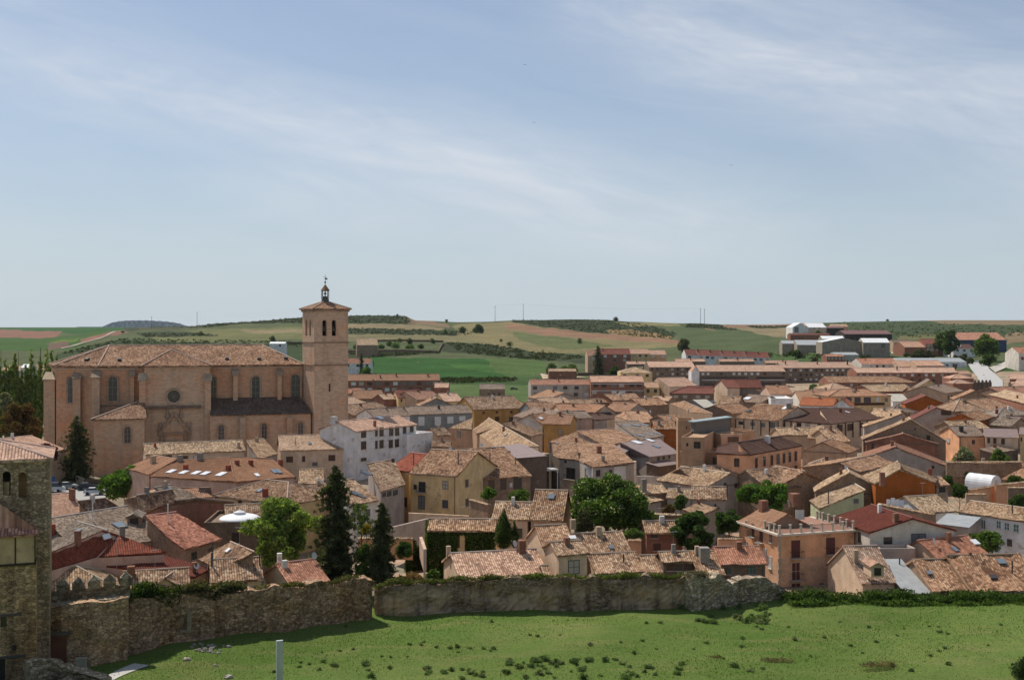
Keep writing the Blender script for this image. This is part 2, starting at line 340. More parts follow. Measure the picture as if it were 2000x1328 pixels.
def add_window(par, faces, u, v, wp, hp, col='dk', frame=None, sh=None):
    best = None; r = ray(u, v)
    for (a, b, n) in faces:
        if r.dot(n) >= 0: continue
        q = hit_plane(u, v, a, n)
        if q is None: continue
        L = (b - a).length; s = (q - a).dot((b - a).normalized())
        pen = max(0, -s, s - L)
        key = (pen > .3, q.y if pen <= .3 else pen)
        if best is None or key < best[0]: best = (key, q, (b - a).normalized(), n)
    if best is None: return
    _, q, X, n = best; d = q.y; k = d / F
    cosv = abs(X.dot(Vector((1, 0, 0)))); cosv = max(.35, abs(X.x - X.y * r.x))
    W = wp * k / cosv; Hh = hp * k * 1.02
    cols = {'dk': (.035, .033, .032), 'br': (.10, .045, .025), 'wh': (.62, .62, .6), 'tl': (.10, .17, .14), 'gy': (.16, .17, .165), 'mr': (.13, .035, .03), 'lt': (.42, .38, .32), 'gl': (.07, .08, .09)}
    m_ = MB(); m_.obox(q + n * .02, X * W / 2, n * .03, UP * Hh / 2)
    o = m_.build('window' if hp * k < 1.75 or hp < wp else 'door', 'glass' if col in ('dk', 'gl') else 'paint', par, cols[col])
    if W > .45 and d < 330 and frame != 0:
        fc = {'lt': (.55, .5, .42), 'wh': (.7, .7, .68), 'dk': (.09, .06, .045)}[frame or 'dk']; t = .06 if W < 1.3 else .08
        g = MB(); Z = UP
        for sg in (-1, 1):
            g.obox(q + X * sg * (W / 2 + t / 2) + n * .03, X * t / 2, n * .05, Z * (Hh / 2 + t))
            g.obox(q + Z * sg * (Hh / 2 + t / 2) + n * .03, X * W / 2, n * .05, Z * t / 2)
        g.obox(q + n * .06, X * .03, n * .02, Z * Hh / 2)
        if Hh < 1.9 * W: g.obox(q - Z * 0 + n * .06, X * W / 2, n * .02, Z * .025)
        g.build('frame', 'paint', o, fc)
        if hp * k < 2.2:
            g = MB(); g.obox(q - Z * (Hh / 2 + t + .04) + n * .08, X * (W / 2 + .12), n * .12, Z * .04); g.build('sill', 'paint', o, (.45, .4, .34))
    if sh == 'b':   # balcony with rail
        g = MB(); bz = q - UP * Hh / 2
        g.obox(bz + n * .4 - UP * .06, X * (W / 2 + .35), n * .4, UP * .06)
        b = g.build('balcony', 'paint', par, (.4, .35, .3)); g = MB()
        for i in range(9): g.obox(bz + n * .75 + X * (W / 2 + .3) * (i / 4 - 1) + UP * .45, X * .015, n * .015, UP * .45)
        g.obox(bz + n * .75 + UP * .92, X * (W / 2 + .32), n * .02, UP * .025)
        for sg in (-1, 1): g.obox(bz + n * .4 + X * sg * (W / 2 + .32) + UP * .92, X * .02, n * .37, UP * .025)
        g.build('railing', 'paint', b, (.03, .03, .03))

def roof_hit(planes, u, v):
    best = None
    for pl in planes:
        n = pnorm(pl); q = hit_plane(u, v, pl[0], n)
        if q is None: continue
        ok = inpoly(q, pl, n); key = (not ok, q.y if ok else (q - sum(pl, Vector()) / len(pl)).length)
        if best is None or key < best[0]: best = (key, q, n, pl)
    return best[1:]
def add_chimney(par, planes, u, v, wd=.6, h=1.2, col='br', cap=None):
    q, n, pl = roof_hit(planes, u, v); e = pl[1] - pl[0]; r = math.atan2(e.y, e.x)
    cc = {'br': (.30, .15, .10, .5), 'wh': (.68, .66, .62, 0), 'gr': (.3, .27, .24, .4), 'rd': (.32, .09, .06, .1), 'cr': (.5, .38, .27, .2), 'dk': (.08, .07, .065, 0)}[col]
    q = q - UP * .35; m_ = MB()
    if wd < .3: m_.cyl(q, q + UP * (h + .35), wd / 2, wd / 2, 8)
    else: m_.box(q, wd, wd, h + .35, r)
    c = m_.build('flue_pipe' if wd < .3 else 'chimney', 'paint' if wd < .3 else 'stucco', par, cc)
    g = MB(); t = q + UP * (h + .35)
    if wd < .3: g.cyl(t, t + UP * .12, wd * .9, wd * .3, 8)
    elif cap == 'hood':
        for sx in (-1, 1):
            for sy in (-1, 1): g.box(t + Vector((math.cos(r) * sx - math.sin(r) * sy, math.sin(r) * sx + math.cos(r) * sy, 0)) * wd * .38, .12, .12, .3, r)
        g.box(t + UP * .3, wd * 1.5, wd * 1.5, .35, r, taper=.15)
    else: g.box(t, wd * 1.3, wd * 1.3, .1, r); g.box(t + UP * .1, wd * .8, wd * .8, .18, r, taper=.8)
    g.build('chimney_cap', 'paint', c, (.36, .2, .14) if wd >= .3 else (.1, .1, .1))
def add_skylight(par, planes, u, v, wp=9, hp=6, col='gl'):
    q, n, pl = roof_hit(planes, u, v); e = (pl[1] - pl[0]).normalized(); s = n.cross(e).normalized(); k = q.y / F
    W = wp * k / 2; sl_ = max(.35, hp * k / 2 / max(.3, abs(s.z) + (HC - q.z) / q.y * abs(s.y)))
    cols = {'gl': (.12, .14, .16), 'wh': (.75, .76, .77), 'dk': (.05, .05, .05), 'bl': (.16, .19, .22)}
    m_ = MB(); m_.obox(q + n * .1, e * W, s * sl_, n * .07); o = m_.build('skylight', 'glass', par, cols[col])
    g = MB()
    for sg in (-1, 1):
        g.obox(q + e * sg * (W + .04) + n * .11, e * .04, s * (sl_ + .08), n * .1); g.obox(q + s * sg * (sl_ + .04) + n * .11, e * W, s * .04, n * .1)
    g.build('frame', 'paint', o, (.12, .1, .09))
def add_antenna(par, planes, u, v, h=2.2, dish=False):
    q, n, pl = roof_hit(planes, u, v); m_ = MB()
    if dish:
        m_.cyl(q - UP * .2, q + UP * .7, .03, .03, 6); c = q + UP * .75; dd = Vector((.75, -.6, .35)).normalized()
        X = dd.orthogonal().normalized(); Y = dd.cross(X); N_ = 14; R = .45
        for i in range(N_):
            a, b = 2 * math.pi * i / N_, 2 * math.pi * (i + 1) / N_
            p1 = c + (X * math.cos(a) + Y * math.sin(a)) * R; p2 = c + (X * math.cos(b) + Y * math.sin(b)) * R
            m_.quad([c - dd * .12, p1, p2]); m_.quad([c - dd * .15, p2, p1])
        m_.cyl(c - dd * .1, c + dd * .35, .015, .015, 4)
        m_.build('satellite_dish', 'paint', par, (.68, .68, .68))
    else:
        m_.cyl(q - UP * .2, q + UP * h, .025, .02, 5); b = q + UP * h
        m_.cyl(b - Vector((.5, .2, 0)), b + Vector((.6, .25, 0)), .015, .015, 4)
        for i in range(6): c = b + Vector((.2, .08, 0)) * (i - 2.2); m_.cyl(c - Vector((-.1, .25, 0)), c + Vector((-.1, .25, 0)), .01, .01, 4)
        m_.build('antenna', 'paint', par, (.4, .4, .4))

def finish(par, planes, faces, roof, ridges, rib, kw, rows=6):
    rb = MB(); sheet = roof in SHEET
    for pl in planes: tile_plane(rb, pl, rib and not sheet, sag=.0 if sheet else kw.get('sag', .06), thick=.14 if not sheet else .08, rows=rows)
    if not sheet:
        for a, b in ridges: ridge_cap(rb, a, b)
    ro = rb.build('roof', ['sheet', 'tile'] if sheet else ['tile', 'paint'], par, RC[roof])
    if planes and planes[0][0].y < 480 and not sheet:
        pl = planes[0]; q = (pl[0].lerp(pl[1], random.uniform(.15, .85))).lerp(pl[2].lerp(pl[-1], .5), random.uniform(.75, .95)) if len(pl) > 3 else None
        wid = (pl[1] - pl[0]).length
        if q is not None and wid > 4:
            if not kw.get('ch') and random.random() < .75: add_chimney(ro, planes, *pix(q), random.choice([.5, .6, .7]), random.uniform(.8, 1.3), random.choice(['br', 'cr', 'gr', 'br', 'wh']), random.choice([None, None, 'hood']))
            if not kw.get('an') and random.random() < .6:
                q2 = pl[0].lerp(pl[1], random.uniform(.2, .8)).lerp(pl[2].lerp(pl[-1], .5), .93); add_antenna(ro, planes, *pix(q2), random.uniform(1.8, 3.0), random.random() < .15)
    for c in kw.get('ch', []): add_chimney(ro, planes, *c)
    for c in kw.get('sk', []): add_skylight(ro, planes, *c)
    for c in kw.get('an', []): add_antenna(ro, planes, *c)
    for w_ in kw.get('w', []): add_window(par, faces, *w_)

CH2 = None
def H(label, A, B, z, kind='gx', vr=None, wall='cr', roof='old', dep=None, s=.38, rot=None, dd=None, base=-3.5, ax=.5, hip=(1, 1), aw=None, cat='house', name=None, group=None, **kw):
    if dd: pa = PD(A[0], A[1], dd); z = pa.z
    else: pa = P(A[0], A[1], z)
    if rot is None and len(B) > 1: pb = P(B[0], B[1], z)
    else:
        r = math.radians(rot if rot is not None else 6); c_, s_ = math.cos(r), math.sin(r); ub = (B[0] - 1000) / F
        t = (ub * pa.y - pa.x) / (c_ - ub * s_); pb = pa + Vector((c_, s_, 0)) * t
    X = (pb - pa); L = X.length; X.normalize(); Y = Vector((-X.y, X.x, 0)); M = (pa + pb) / 2
    if kind in ('gx', 'hip', 'mono', 'hipL', 'hipR'):
        if vr is not None:
            k = vr - V0; t = ((HC - z) * F - k * M.y) / (s * F + k * Y.y); t = max(1.2, min(t, 30))
        else: t = (dep or 8) / (1 if kind == 'mono' else 2)
        D = t if kind == 'mono' else 2 * t
        if dep and vr is not None and kind != 'mono': D = max(dep, t + .8)
        zr = z + s * t
    elif kind == 'gy':
        D = dep or 10
        ap = pa + X * L * ax
        zr = HC - (vr - V0) * ap.y / F if vr is not None else z + s * L / 2
        zr = max(zr, z + .3); t = None
    elif kind == 'flat': D = dep or 8; zr = z; t = D
    C = [pa, pb, pb + Y * D, pa + Y * D]; near = M.y < 340
    par = thing(name or 'house', (M + Y * D / 2).to_2d().to_3d() + UP * base, label, cat, group)
    i_ = .28 if (kind != 'flat' and M.y < 500) else 0
    Wc = [pa + X * i_ + Y * i_, pb - X * i_ + Y * i_, pb - X * i_ + Y * (D - i_), pa + X * i_ + Y * (D - i_)]
    dz = -.06
    def at(p, zz): return Vector((p.x, p.y, zz))
    planes = []; ridges = []; wm = MB(); tops = []
    if kind in ('gx', 'hip', 'hipL', 'hipR'):
        hl = t * hip[0] if kind in ('hip', 'hipL') else 0; hr = t * hip[1] if kind in ('hip', 'hipR') else 0
        hl = min(hl, L * .48); hr = min(hr, L * .48)
        R0 = at(pa + X * hl + Y * t, zr); R1 = at(pb - X * hr + Y * t, zr)
        back_z = z if D >= 2 * t - .01 else zr - (zr - z) * (D - t) / t
        C2 = at(C[2], back_z); C3 = at(C[3], back_z)
        planes.append([C[0], C[1], R1, R0]); planes.append([C2, C3, R0, R1])
        if hl: planes.append([C3, C[0], R0]); ridges += [(C[0], R0), (C3, R0)]
        if hr: planes.append([C[1], C2, R1]); ridges += [(C[1], R1), (C2, R1)]
        ridges.append((R0, R1))
        wt = [z + s * i_ + dz] * 4; wt[2] = wt[3] = back_z + s * i_ + dz
        apex = {1: None if hr else (X * 0 + (Wc[1] + Y * (t - i_)), zr + dz), 3: None if hl else (Wc[0] + Y * (t - i_), zr + dz)}
        if D < 2 * t - .01 and D - t < .1: apex = {1: None, 3: None}
    elif kind == 'mono':
        hi_ = zr; planes.append([C[0], C[1], at(C[2], hi_), at(C[3], hi_)]); wt = [z + s * i_ + dz, z + s * i_ + dz, hi_ - s * i_ + dz, hi_ - s * i_ + dz]; apex = {}
    elif kind == 'gy':
        R0 = at(pa + X * L * ax, zr); R1 = at(C[3] + X * L * ax, zr)
        planes.append([C[3], C[0], R0, R1]); planes.append([C[1], C[2], R1, R0]); ridges.append((R0, R1))
        sl = (zr - z) / (L * ax); sr = (zr - z) / (L * (1 - ax)); wt = [z + sl * i_ + dz, z + sr * i_ + dz, z + sr * i_ + dz, z + sl * i_ + dz]
        apex = {0: (R0 + Y * i_, zr + dz), 2: (R1 - Y * i_, zr + dz)}
    else:
        wt = [z] * 4; apex = {}
    faces = []
    for i in range(4):
        j = (i + 1) % 4; a, b = Wc[i], Wc[j]
        pts = [at(a, base), at(b, base), at(b, wt[j])]
        if apex.get(i): pts.append(at(apex[i][0], apex[i][1]))
        pts.append(at(a, wt[i])); wm.quad(pts)
        n = (b - a).cross(UP).normalized(); faces.append((at(a, base), at(b, base), n))
    if kind == 'flat':
        wm.quad([at(p, z - .5) for p in Wc]); g = .18
        for i in range(4):
            j = (i + 1) % 4; a, b = at(Wc[i], z), at(Wc[j], z); ca = sum(Wc, Vector()) / 4; ca.z = z
            ia, ib = a + (ca - a).normalized() * .35, b + (ca - b).normalized() * .35
            wm.quad([a, b, ib, ia]); wm.quad([ib, ib - UP * .5, ia - UP * .5, ia])
    wo = wm.build('wall', kw.get('wm', 'stucco'), par, WC[wall])
    if aw:
        cols_, rows_, z0, dz_, ww, hh, cc = (list(aw) + [None] * 7)[:7]; z0 = z - 1.4 if z0 is None else z0; dz_ = dz_ or 2.9; ww = ww or 1.1; hh = hh or 1.3
        L2 = (Wc[1] - Wc[0]).length
        for r_ in range(rows_):
            for c_ in range(cols_):
                q = Wc[0] + X * L2 * (c_ + .5 + random.uniform(-.12, .12)) / cols_; q.z = z0 - r_ * dz_; u, v = pix(q)
                kk = F / q.y; add_window(par, faces[:1], u, v, ww * kk * abs(X.x - X.y * (u - 1000) / F), hh * kk, cc or random.choice(['dk', 'dk', 'gy', 'wh', 'lt']))
    if kind != 'flat': finish(par, planes, faces, roof, ridges, near, kw)
    else:
        for w_ in kw.get('w', []): add_window(par, faces, *w_)
        for c in kw.get('ch', []): add_chimney(par, [[at(p, z) for p in Wc]], *c)
        for c in kw.get('an', []): add_antenna(par, [[at(p, z) for p in Wc]], *c)
    if near and kind != 'flat' and L > 6 and random.random() < .6:
        q = Wc[0] + X * random.choice([.35, (Wc[1] - Wc[0]).length - .35]) - Y * .08; g_ = MB(); g_.cyl(Vector((q.x, q.y, base)), Vector((q.x, q.y, z - .1)), .06, .06, 6)
        g_.cyl(pa - Y * .05 - UP * .1, pb - Y * .05 - UP * .1, .07, .07, 6); g_.build('drainpipe', 'paint', par, (.12, .08, .06))
    ALLB.append((par, C, z, label)); return par, faces, C, planes

def R(label, planes, walls=(), wall='cr', roof='old', base=-3.5, cat='house', name=None, **kw):
    """planes given by pixels: first three points (u, v, z), the others (u, v) solved on that plane; walls: polylines of (u, v, z)"""
    PL = []
    for pl in planes:
        q = [P(*p) for p in pl[:3]]; n = pnorm(q)
        for p in pl[3:]: q.append(P(*p) if len(p) == 3 and kw.get('free') else hit_plane(p[0], p[1], q[0], n))
        PL.append(q)
    allp = [p for pl in PL for p in pl]; cen = sum(allp, Vector()) / len(allp); near = cen.y < 340
    par = thing(name or 'house', (cen.x, cen.y, base), label, cat); wm = MB(); faces = []
    def wallrun(pts):
        for a, b in zip(pts[:-1], pts[1:]):
            a = a + (cen - a).to_2d().to_3d().normalized() * .3; b = b + (cen - b).to_2d().to_3d().normalized() * .3
            n = (b - a).cross(UP).normalized()
            if n.dot(Vector((cen.x, cen.y, 0)) - a.to_2d().to_3d()) > 0: n = -n
            wm.quad([Vector((a.x, a.y, base)), Vector((b.x, b.y, base)), b - UP * .1, a - UP * .1])
            a0, b0 = Vector((a.x, a.y, base)), Vector((b.x, b.y, base)); faces.append((a0, b0, n))
    for wl in walls: wallrun([P(*p) for p in wl])
    done = set()
    edges = {}
    for q in PL:
        for i in range(len(q)):
            a, b = q[i], q[(i + 1) % len(q)]; key = tuple(sorted([tuple(round(c, 0) for c in a), tuple(round(c, 0) for c in b)])); edges.setdefault(key, []).append((a, b))
    ridges = []
    for k_, es in edges.items():
        if len(es) == 1: wallrun([es[0][0], es[0][1]])
        else: ridges.append(es[0])
    for q in PL:
        if q[2].z > q[0].z + .2 and len(q) > 3: ridges.append((q[2], q[3]))
    wm.build('wall', 'stucco', par, WC[wall])
    finish(par, PL, faces, roof, ridges, near, kw)
    return par, faces, PL
# ------------------------------------------------------------------ terrain
D2 = np.array([720, 850, 1000, 1200, 1500, 1800, 2200, 3000, 5000.])
VT = {-400: [746, 728, 708, 690, 675, 665, 657, 648, 639.4], 60: [746, 728, 708, 690, 675, 665, 657, 648, 639.4], 230: [746, 722, 700, 680, 662, 652, 645, 642, 639.4],
      340: [746, 724, 702, 682, 662, 650, 641, 638, 639], 450: [746, 726, 706, 685, 662, 645, 631, 634, 638], 600: [746, 726, 706, 684, 658, 640, 620, 630, 637], 700: [746, 728, 708, 683, 650, 630, 616, 628, 637],
      788: [746, 728, 708, 683, 652, 632, 617, 628, 637], 815: [746, 728, 708, 684, 654, 638, 626, 630, 637], 900: [748, 728, 706, 684, 660, 645, 629, 632, 637], 1050: [750, 730, 712, 688, 664, 643, 625, 632, 637],
      1180: [750, 726, 708, 690, 668, 647, 625, 632, 637], 1230: [750, 724, 706, 690, 668, 648, 629, 632, 637], 1350: [748, 716, 700, 682, 662, 648, 631, 634, 637], 1420: [746, 716, 698, 678, 658, 646, 634, 634, 636],
      1500: [746, 716, 694, 668, 655, 645, 637, 634, 634.5], 1600: [744, 702, 683, 657, 649.5, 643, 634, 630.5, 633], 1680: [742, 703, 683, 659, 650, 642, 631, 628.5, 632], 1760: [722, 702, 684, 668, 652, 642, 632, 627, 631], 1850: [722, 702, 684, 668, 652, 642, 634, 625.5, 630], 2000: [716, 698, 682, 666, 652, 642, 634, 625.5, 630], 2500: [716, 698, 682, 666, 652, 642, 634, 628, 632]}
UK = np.array(sorted(VT)); ZT = np.array([[HC - (v - V0) * d / F for v, d in zip(VT[u], D2)] for u in UK])
DN = np.array([2, 12, 40, 60, 80, 111, 147.5, 151, 200, 260, 620.]); ZN = np.array([32.8, 30.6, 22, 15.6, 9.6, 0, 0, -2.5, -2.5, 0, 0])
def hump(x, y):
    k = np.clip((y - 85) / 25, 0, 1) * np.clip((146 - y) / 4, 0, 1)
    return k * (.22 * np.sin(x * .13 + y * .05) + .16 * np.sin(x * .31 - y * .22 + 1) + .10 * np.sin(x * .6 + y * .5))
def zterr(u, d):
    """u, d arrays -> height"""
    u = np.atleast_1d(np.asarray(u, float)); d = np.atleast_1d(np.asarray(d, float))
    iu = np.clip(np.searchsorted(UK, u) - 1, 0, len(UK) - 2); fu = np.clip((u - UK[iu]) / (UK[iu + 1] - UK[iu]), 0, 1); fu = fu * fu * (3 - 2 * fu)
    zz = ZT[iu] * (1 - fu)[:, None] + ZT[iu + 1] * fu[:, None]
    dk = np.concatenate([[620], D2, [9000, 12000]]); zz = np.concatenate([np.zeros((len(u), 1)), zz, np.full((len(u), 1), 36.), np.full((len(u), 1), 30.)], 1)
    i = np.clip(np.searchsorted(dk, d) - 1, 0, len(dk) - 2); f = np.clip((d - dk[i]) / (dk[i + 1] - dk[i]), 0, 1); r = np.arange(len(u))
    far = zz[r, i] * (1 - f) + zz[r, i + 1] * f
    near = np.interp(d, DN, ZN) + hump((u - 1000) / F * d, d)
    x = (u - 1000) / F * d
    n = (np.sin(x * .013 + d * .007) * np.sin(d * .011 - x * .004) * 1.2 + np.sin(x * .05 + 2) * np.sin(d * .035) * .5) * np.clip((d - 750) / 600, 0, 1) * np.clip((2600 - d) / 600, 0, 1)
    return np.where(d <= 620, near, far + n)
def zt(x, y): return float(zterr([1000 + x / y * F], [y])[0])
def terr(u, v, dmin=60, dmax=6000):
    """ground point seen at a pixel"""
    d = np.geomspace(dmin, dmax, 3000); z = zterr(np.full_like(d, u), d); zr = HC - (v - V0) * d / F
    k = np.nonzero(zr <= z)[0]; i = k[0] if len(k) else int(np.argmin(zr - z)); return Vector(((u - 1000) / F * d[i], d[i], z[i]))
G_, R_, T_, S_, O_, Y_ = (.045, .125, .028), (.30, .155, .10), (.30, .235, .125), (.060, .075, .034), (.135, .155, .066), (.16, .22, .04)
FIELDS = [([(-400, 636), (360, 636), (270, 641), (150, 652), (0, 645), (-400, 645)], G_), ([(-400, 644), (0, 644), (125, 648), (100, 661), (-400, 662)], R_),
 ([(-400, 661), (100, 660), (215, 645), (140, 684), (-400, 690)], (.075, .14, .035)), ([(155, 662), (235, 646), (250, 648), (165, 669)], R_), ([(100, 668), (150, 661), (152, 666), (110, 671)], Y_), ([(95, 671), (130, 667), (140, 678), (90, 685)], (.2, .13, .09)),
 ([(110, 692), (185, 674), (240, 662), (340, 668), (600, 674), (600, 720), (100, 735)], (.06, .085, .033)), ([(300, 655), (400, 643), (600, 638), (600, 662), (420, 667), (300, 667)], (.19, .19, .075)), ([(470, 645), (600, 643), (600, 650), (480, 651)], T_),
 ([(270, 652), (330, 646), (400, 652), (430, 656), (280, 659)], S_), ([(240, 640), (380, 634), (470, 618), (600, 612), (600, 631), (480, 632), (400, 640), (250, 646)], S_), ([(270, 638), (400, 634), (380, 642), (270, 645)], (.1, .1, .05)),
 ([(660, 610), (790, 610), (806, 633), (660, 631)], S_), ([(660, 632), (800, 633), (870, 641), (860, 646), (660, 641)], T_), ([(660, 640), (870, 645), (945, 650), (905, 656), (660, 653)], S_), ([(660, 652), (905, 655), (960, 660), (950, 672), (870, 668), (660, 666)], (.24, .21, .10)),
 ([(790, 620), (870, 632), (880, 640), (800, 632)], (.28, .19, .11)), ([(885, 634), (1000, 628), (1100, 644), (1230, 655), (1335, 665), (1335, 676), (1180, 688), (1050, 692), (950, 672), (900, 660)], (.26, .22, .10)),
 ([(990, 632), (1080, 642), (1160, 651), (1325, 664), (1320, 671), (1200, 664), (1080, 656), (985, 641)], (.33, .19, .11)), ([(1000, 648), (1120, 662), (1200, 676), (1100, 684), (1010, 664)], (.16, .18, .07)),
 ([(870, 670), (955, 673), (1050, 688), (1160, 696), (1160, 712), (1070, 704), (900, 690), (860, 686)], S_), ([(660, 690), (860, 690), (730, 698), (660, 700)], S_),
 ([(700, 697), (830, 699), (950, 701), (965, 720), (1010, 746), (720, 746)], (.045, .12, .026)), ([(870, 708), (960, 712), (980, 728), (900, 722)], (.07, .16, .035)), ([(950, 700), (1060, 704), (1070, 722), (1010, 746), (962, 722)], (.10, .16, .045)), ([(860, 745), (1020, 738), (1100, 728), (1100, 750), (860, 770)], (.07, .12, .035)),
 ([(860, 741), (1010, 738), (1010, 744), (860, 747)], S_), ([(1000, 620), (1180, 620), (1262, 634), (1320, 650), (1312, 663), (1160, 650), (1080, 641), (1000, 630)], S_), ([(1180, 645), (1230, 643), (1310, 656), (1310, 662), (1200, 654)], (.33, .22, .10)),
 ([(1200, 629), (1325, 632), (1325, 637), (1230, 637)], (.28, .25, .11)), ([(1300, 637), (1380, 633), (1440, 641), (1560, 662), (1700, 690), (1700, 720), (1330, 700), (1330, 655)], (.105, .135, .055)), ([(1372, 638), (1398, 638), (1396, 645), (1376, 644)], (.30, .2, .1)),
 ([(1340, 632), (1400, 632), (1440, 645), (1340, 640)], S_), ([(1410, 634), (1650, 628), (1600, 638), (1420, 641)], (.32, .20, .12)), ([(1435, 641), (1550, 640), (1550, 652), (1540, 661), (1480, 652)], (.3, .24, .13)), ([(1460, 637), (1560, 636), (1555, 640), (1470, 641)], S_),
 ([(1600, 625), (1780, 625), (2100, 640), (2100, 660), (1700, 665), (1600, 650)], (.075, .10, .042)), ([(1770, 622), (2100, 620), (2100, 636), (1850, 633)], (.27, .20, .11)), ([(1750, 655), (1840, 654), (1830, 664), (1750, 664)], (.18, .17, .07)), ([(1965, 650), (2030, 648), (2000, 668), (1965, 672)], (.28, .2, .11)),
 ([(1888, 712), (1915, 722), (1908, 730), (1888, 722)], (.07, .13, .035)), ([(1935, 716), (2100, 706), (2100, 745), (1965, 746)], (.06, .12, .03)), ([(1500, 690), (1660, 690), (1700, 712), (1500, 712)], (.08, .13, .04))]
TOWN = (.30, .235, .165)
def inpolyg(U, V, poly):
    r = np.zeros(U.shape, bool); n = len(poly); j = n - 1
    for i in range(n):
        xi, yi = poly[i]; xj, yj = poly[j]
        if yi != yj: r ^= ((yi > V) != (yj > V)) & (U < (xj - xi) * (V - yi) / (yj - yi) + xi)
        j = i
    return r
def terrain(name, mat_, u0, u1, nu, ds, colors=True):
    us = np.linspace(u0, u1, nu); U, Dd = np.meshgrid(us, ds); z = zterr(U.ravel(), Dd.ravel()).reshape(U.shape); X = (U - 1000) / F * Dd
    me = bpy.data.meshes.new(name); nv = U.size; r, c = U.shape
    co = np.stack([X, Dd, z], -1).reshape(-1, 3).astype(np.float32)
    i = np.arange(nv).reshape(r, c); q = np.stack([i[:-1, :-1], i[:-1, 1:], i[1:, 1:], i[1:, :-1]], -1).reshape(-1, 4)
    me.vertices.add(nv); me.vertices.foreach_set('co', co.ravel()); me.loops.add(q.size); me.loops.foreach_set('vertex_index', q.ravel().astype(np.int32))
    me.polygons.add(len(q)); me.polygons.foreach_set('loop_start', np.arange(0, q.size, 4, dtype=np.int32)); me.polygons.foreach_set('loop_total', np.full(len(q), 4, dtype=np.int32))
    me.polygons.foreach_set('use_smooth', np.ones(len(q), bool)); me.update(calc_edges=True)
    if colors:
        col = np.empty((nv, 4), np.float32); far = Dd.ravel() > 700; col[:] = (*TOWN, 1); col[(Dd.ravel() > 515) & (U.ravel() < 1045), :3] = (.075, .115, .04); col[far] = (.12, .14, .06, 1)
        Up, Vp = U.ravel(), V0 + (HC - z.ravel()) * F / Dd.ravel()
        ju = Up + 3 * np.sin(Up * .11 + Vp * .4); jv = Vp + .8 * np.sin(Up * .07) + .5 * np.sin(Up * .21 + 1)
        for poly, cc in FIELDS:
            m_ = inpolyg(ju, jv, poly) & far; col[m_, :3] = cc
        col[far, 0] *= .64; col[far, 1] *= .67; col[far, 2] *= .72
        a = me.color_attributes.new('Col', 'FLOAT_COLOR', 'POINT'); a.data.foreach_set('color', col.ravel())
    me.materials.append(MT[mat_]); o = bpy.data.objects.new(name, me); sc.collection.objects.link(o); props(o, kind='structure'); return o
terrain('meadow', 'meadow', -1200, 3200, 300, np.concatenate([np.geomspace(2, 60, 30), np.linspace(62, 147, 120)]), False)
terrain('ground', 'terrain', -900, 2900, 260, np.concatenate([np.linspace(147, 151, 4), np.linspace(155, 640, 60)]))
terrain('hills', 'terrain', -500, 2500, 1500, np.concatenate([np.linspace(640, 3000, 420), np.geomspace(3030, 12000, 60)]))
# outer ground reaching the horizon
g = MB(); g.quad([(-10900, -90, -8), (10900, -90, -8), (10900, 13800, -8), (-10900, 13800, -8)])
o = g.build('plain', 'paint', None, (.16, .17, .08)); props(o, kind='structure')
# distant wooded hill, haze blue painted into its leaf colour
hm = MB(); us = np.linspace(150, 420, 60); rows = []
for k in range(7):
    d = 8000 + k * 300; w_ = math.sin(math.pi * k / 6) if k < 7 else 0; row = []
    for u in us:
        h = max(0, 1 - ((u - 285) / 82) ** 4) ** .8 * (12.5 - 3.5 * max(0, (u - 285) / 80)) if 203 < u < 367 else 0
        h = h * (.55 + .45 * w_) + .5 * math.sin(u * .9) * (h > 1); row.append(((u - 1000) / F * d, d, 36 + (h + 1.5) * d / F * (w_ ** .5) - 5 * (1 - w_)))
    rows.append(row)
for k in range(6):
    for i in range(len(us) - 1): hm.quad([rows[k][i], rows[k][i + 1], rows[k + 1][i + 1], rows[k + 1][i]])
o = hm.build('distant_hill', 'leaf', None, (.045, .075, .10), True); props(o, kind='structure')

def draped(name, left, right, color, lift=.25, matn='paint', n=6, kind='structure', dmin=60):
    m_ = MB(); L = [terr(*p, dmin=dmin) for p in left]; Rr = [terr(*p, dmin=dmin) for p in right]; pr = None
    for i in range(len(L) - 1):
        for k in range(n):
            f0, f1 = k / n, (k + 1) / n; q = []
            for f, s_ in ((f0, 0), (f0, 1), (f1, 1), (f1, 0)):
                a = L[i].lerp(L[i + 1], f); b = Rr[i].lerp(Rr[i + 1], f); p = a.lerp(b, s_); q.append(Vector((p.x, p.y, zt(p.x, p.y) + lift)))
            m_.quad(q)
    o = m_.build(name, matn, None, color); props(o, kind=kind); return o
draped('dirt_track', [(118, 681), (150, 673), (190, 662), (234, 647)], [(122, 681.8), (153, 674), (192.5, 662.9), (235.5, 647.5)], (.30, .25, .18), .8, dmin=900)
draped('road', [(1935, 790), (1914, 755), (1909, 738), (1896, 722), (1889, 709)], [(1966, 775), (1958, 745), (1932, 722), (1928, 716), (1912, 709)], (.42, .41, .39), .5, dmin=500)
draped('side_road', [(1932, 719), (1955, 712), (1985, 695), (2030, 676)], [(1944, 729), (1964, 720), (1994, 702), (2035, 690)], (.42, .38, .33), .6, dmin=600)
draped('farm_track', [(1740, 689), (1780, 692), (1822, 699)], [(1740, 691.5), (1780, 695), (1822, 702)], (.42, .39, .34), .5, dmin=600)
draped('parking_yard', [(95, 985), (150, 985), (215, 985)], [(95, 940), (150, 945), (195, 955)], (.30, .29, .275), .15, dmin=200)
draped('footpath', [(196, 1328), (225, 1312), (262, 1296)], [(222, 1328), (262, 1311), (292, 1300)], (.42, .41, .38), .06, dmin=90)
draped('street', [(1655, 975), (1658, 940), (1661, 905)], [(1682, 975), (1680, 940), (1678, 905)], (.33, .31, .29), .15, dmin=150)
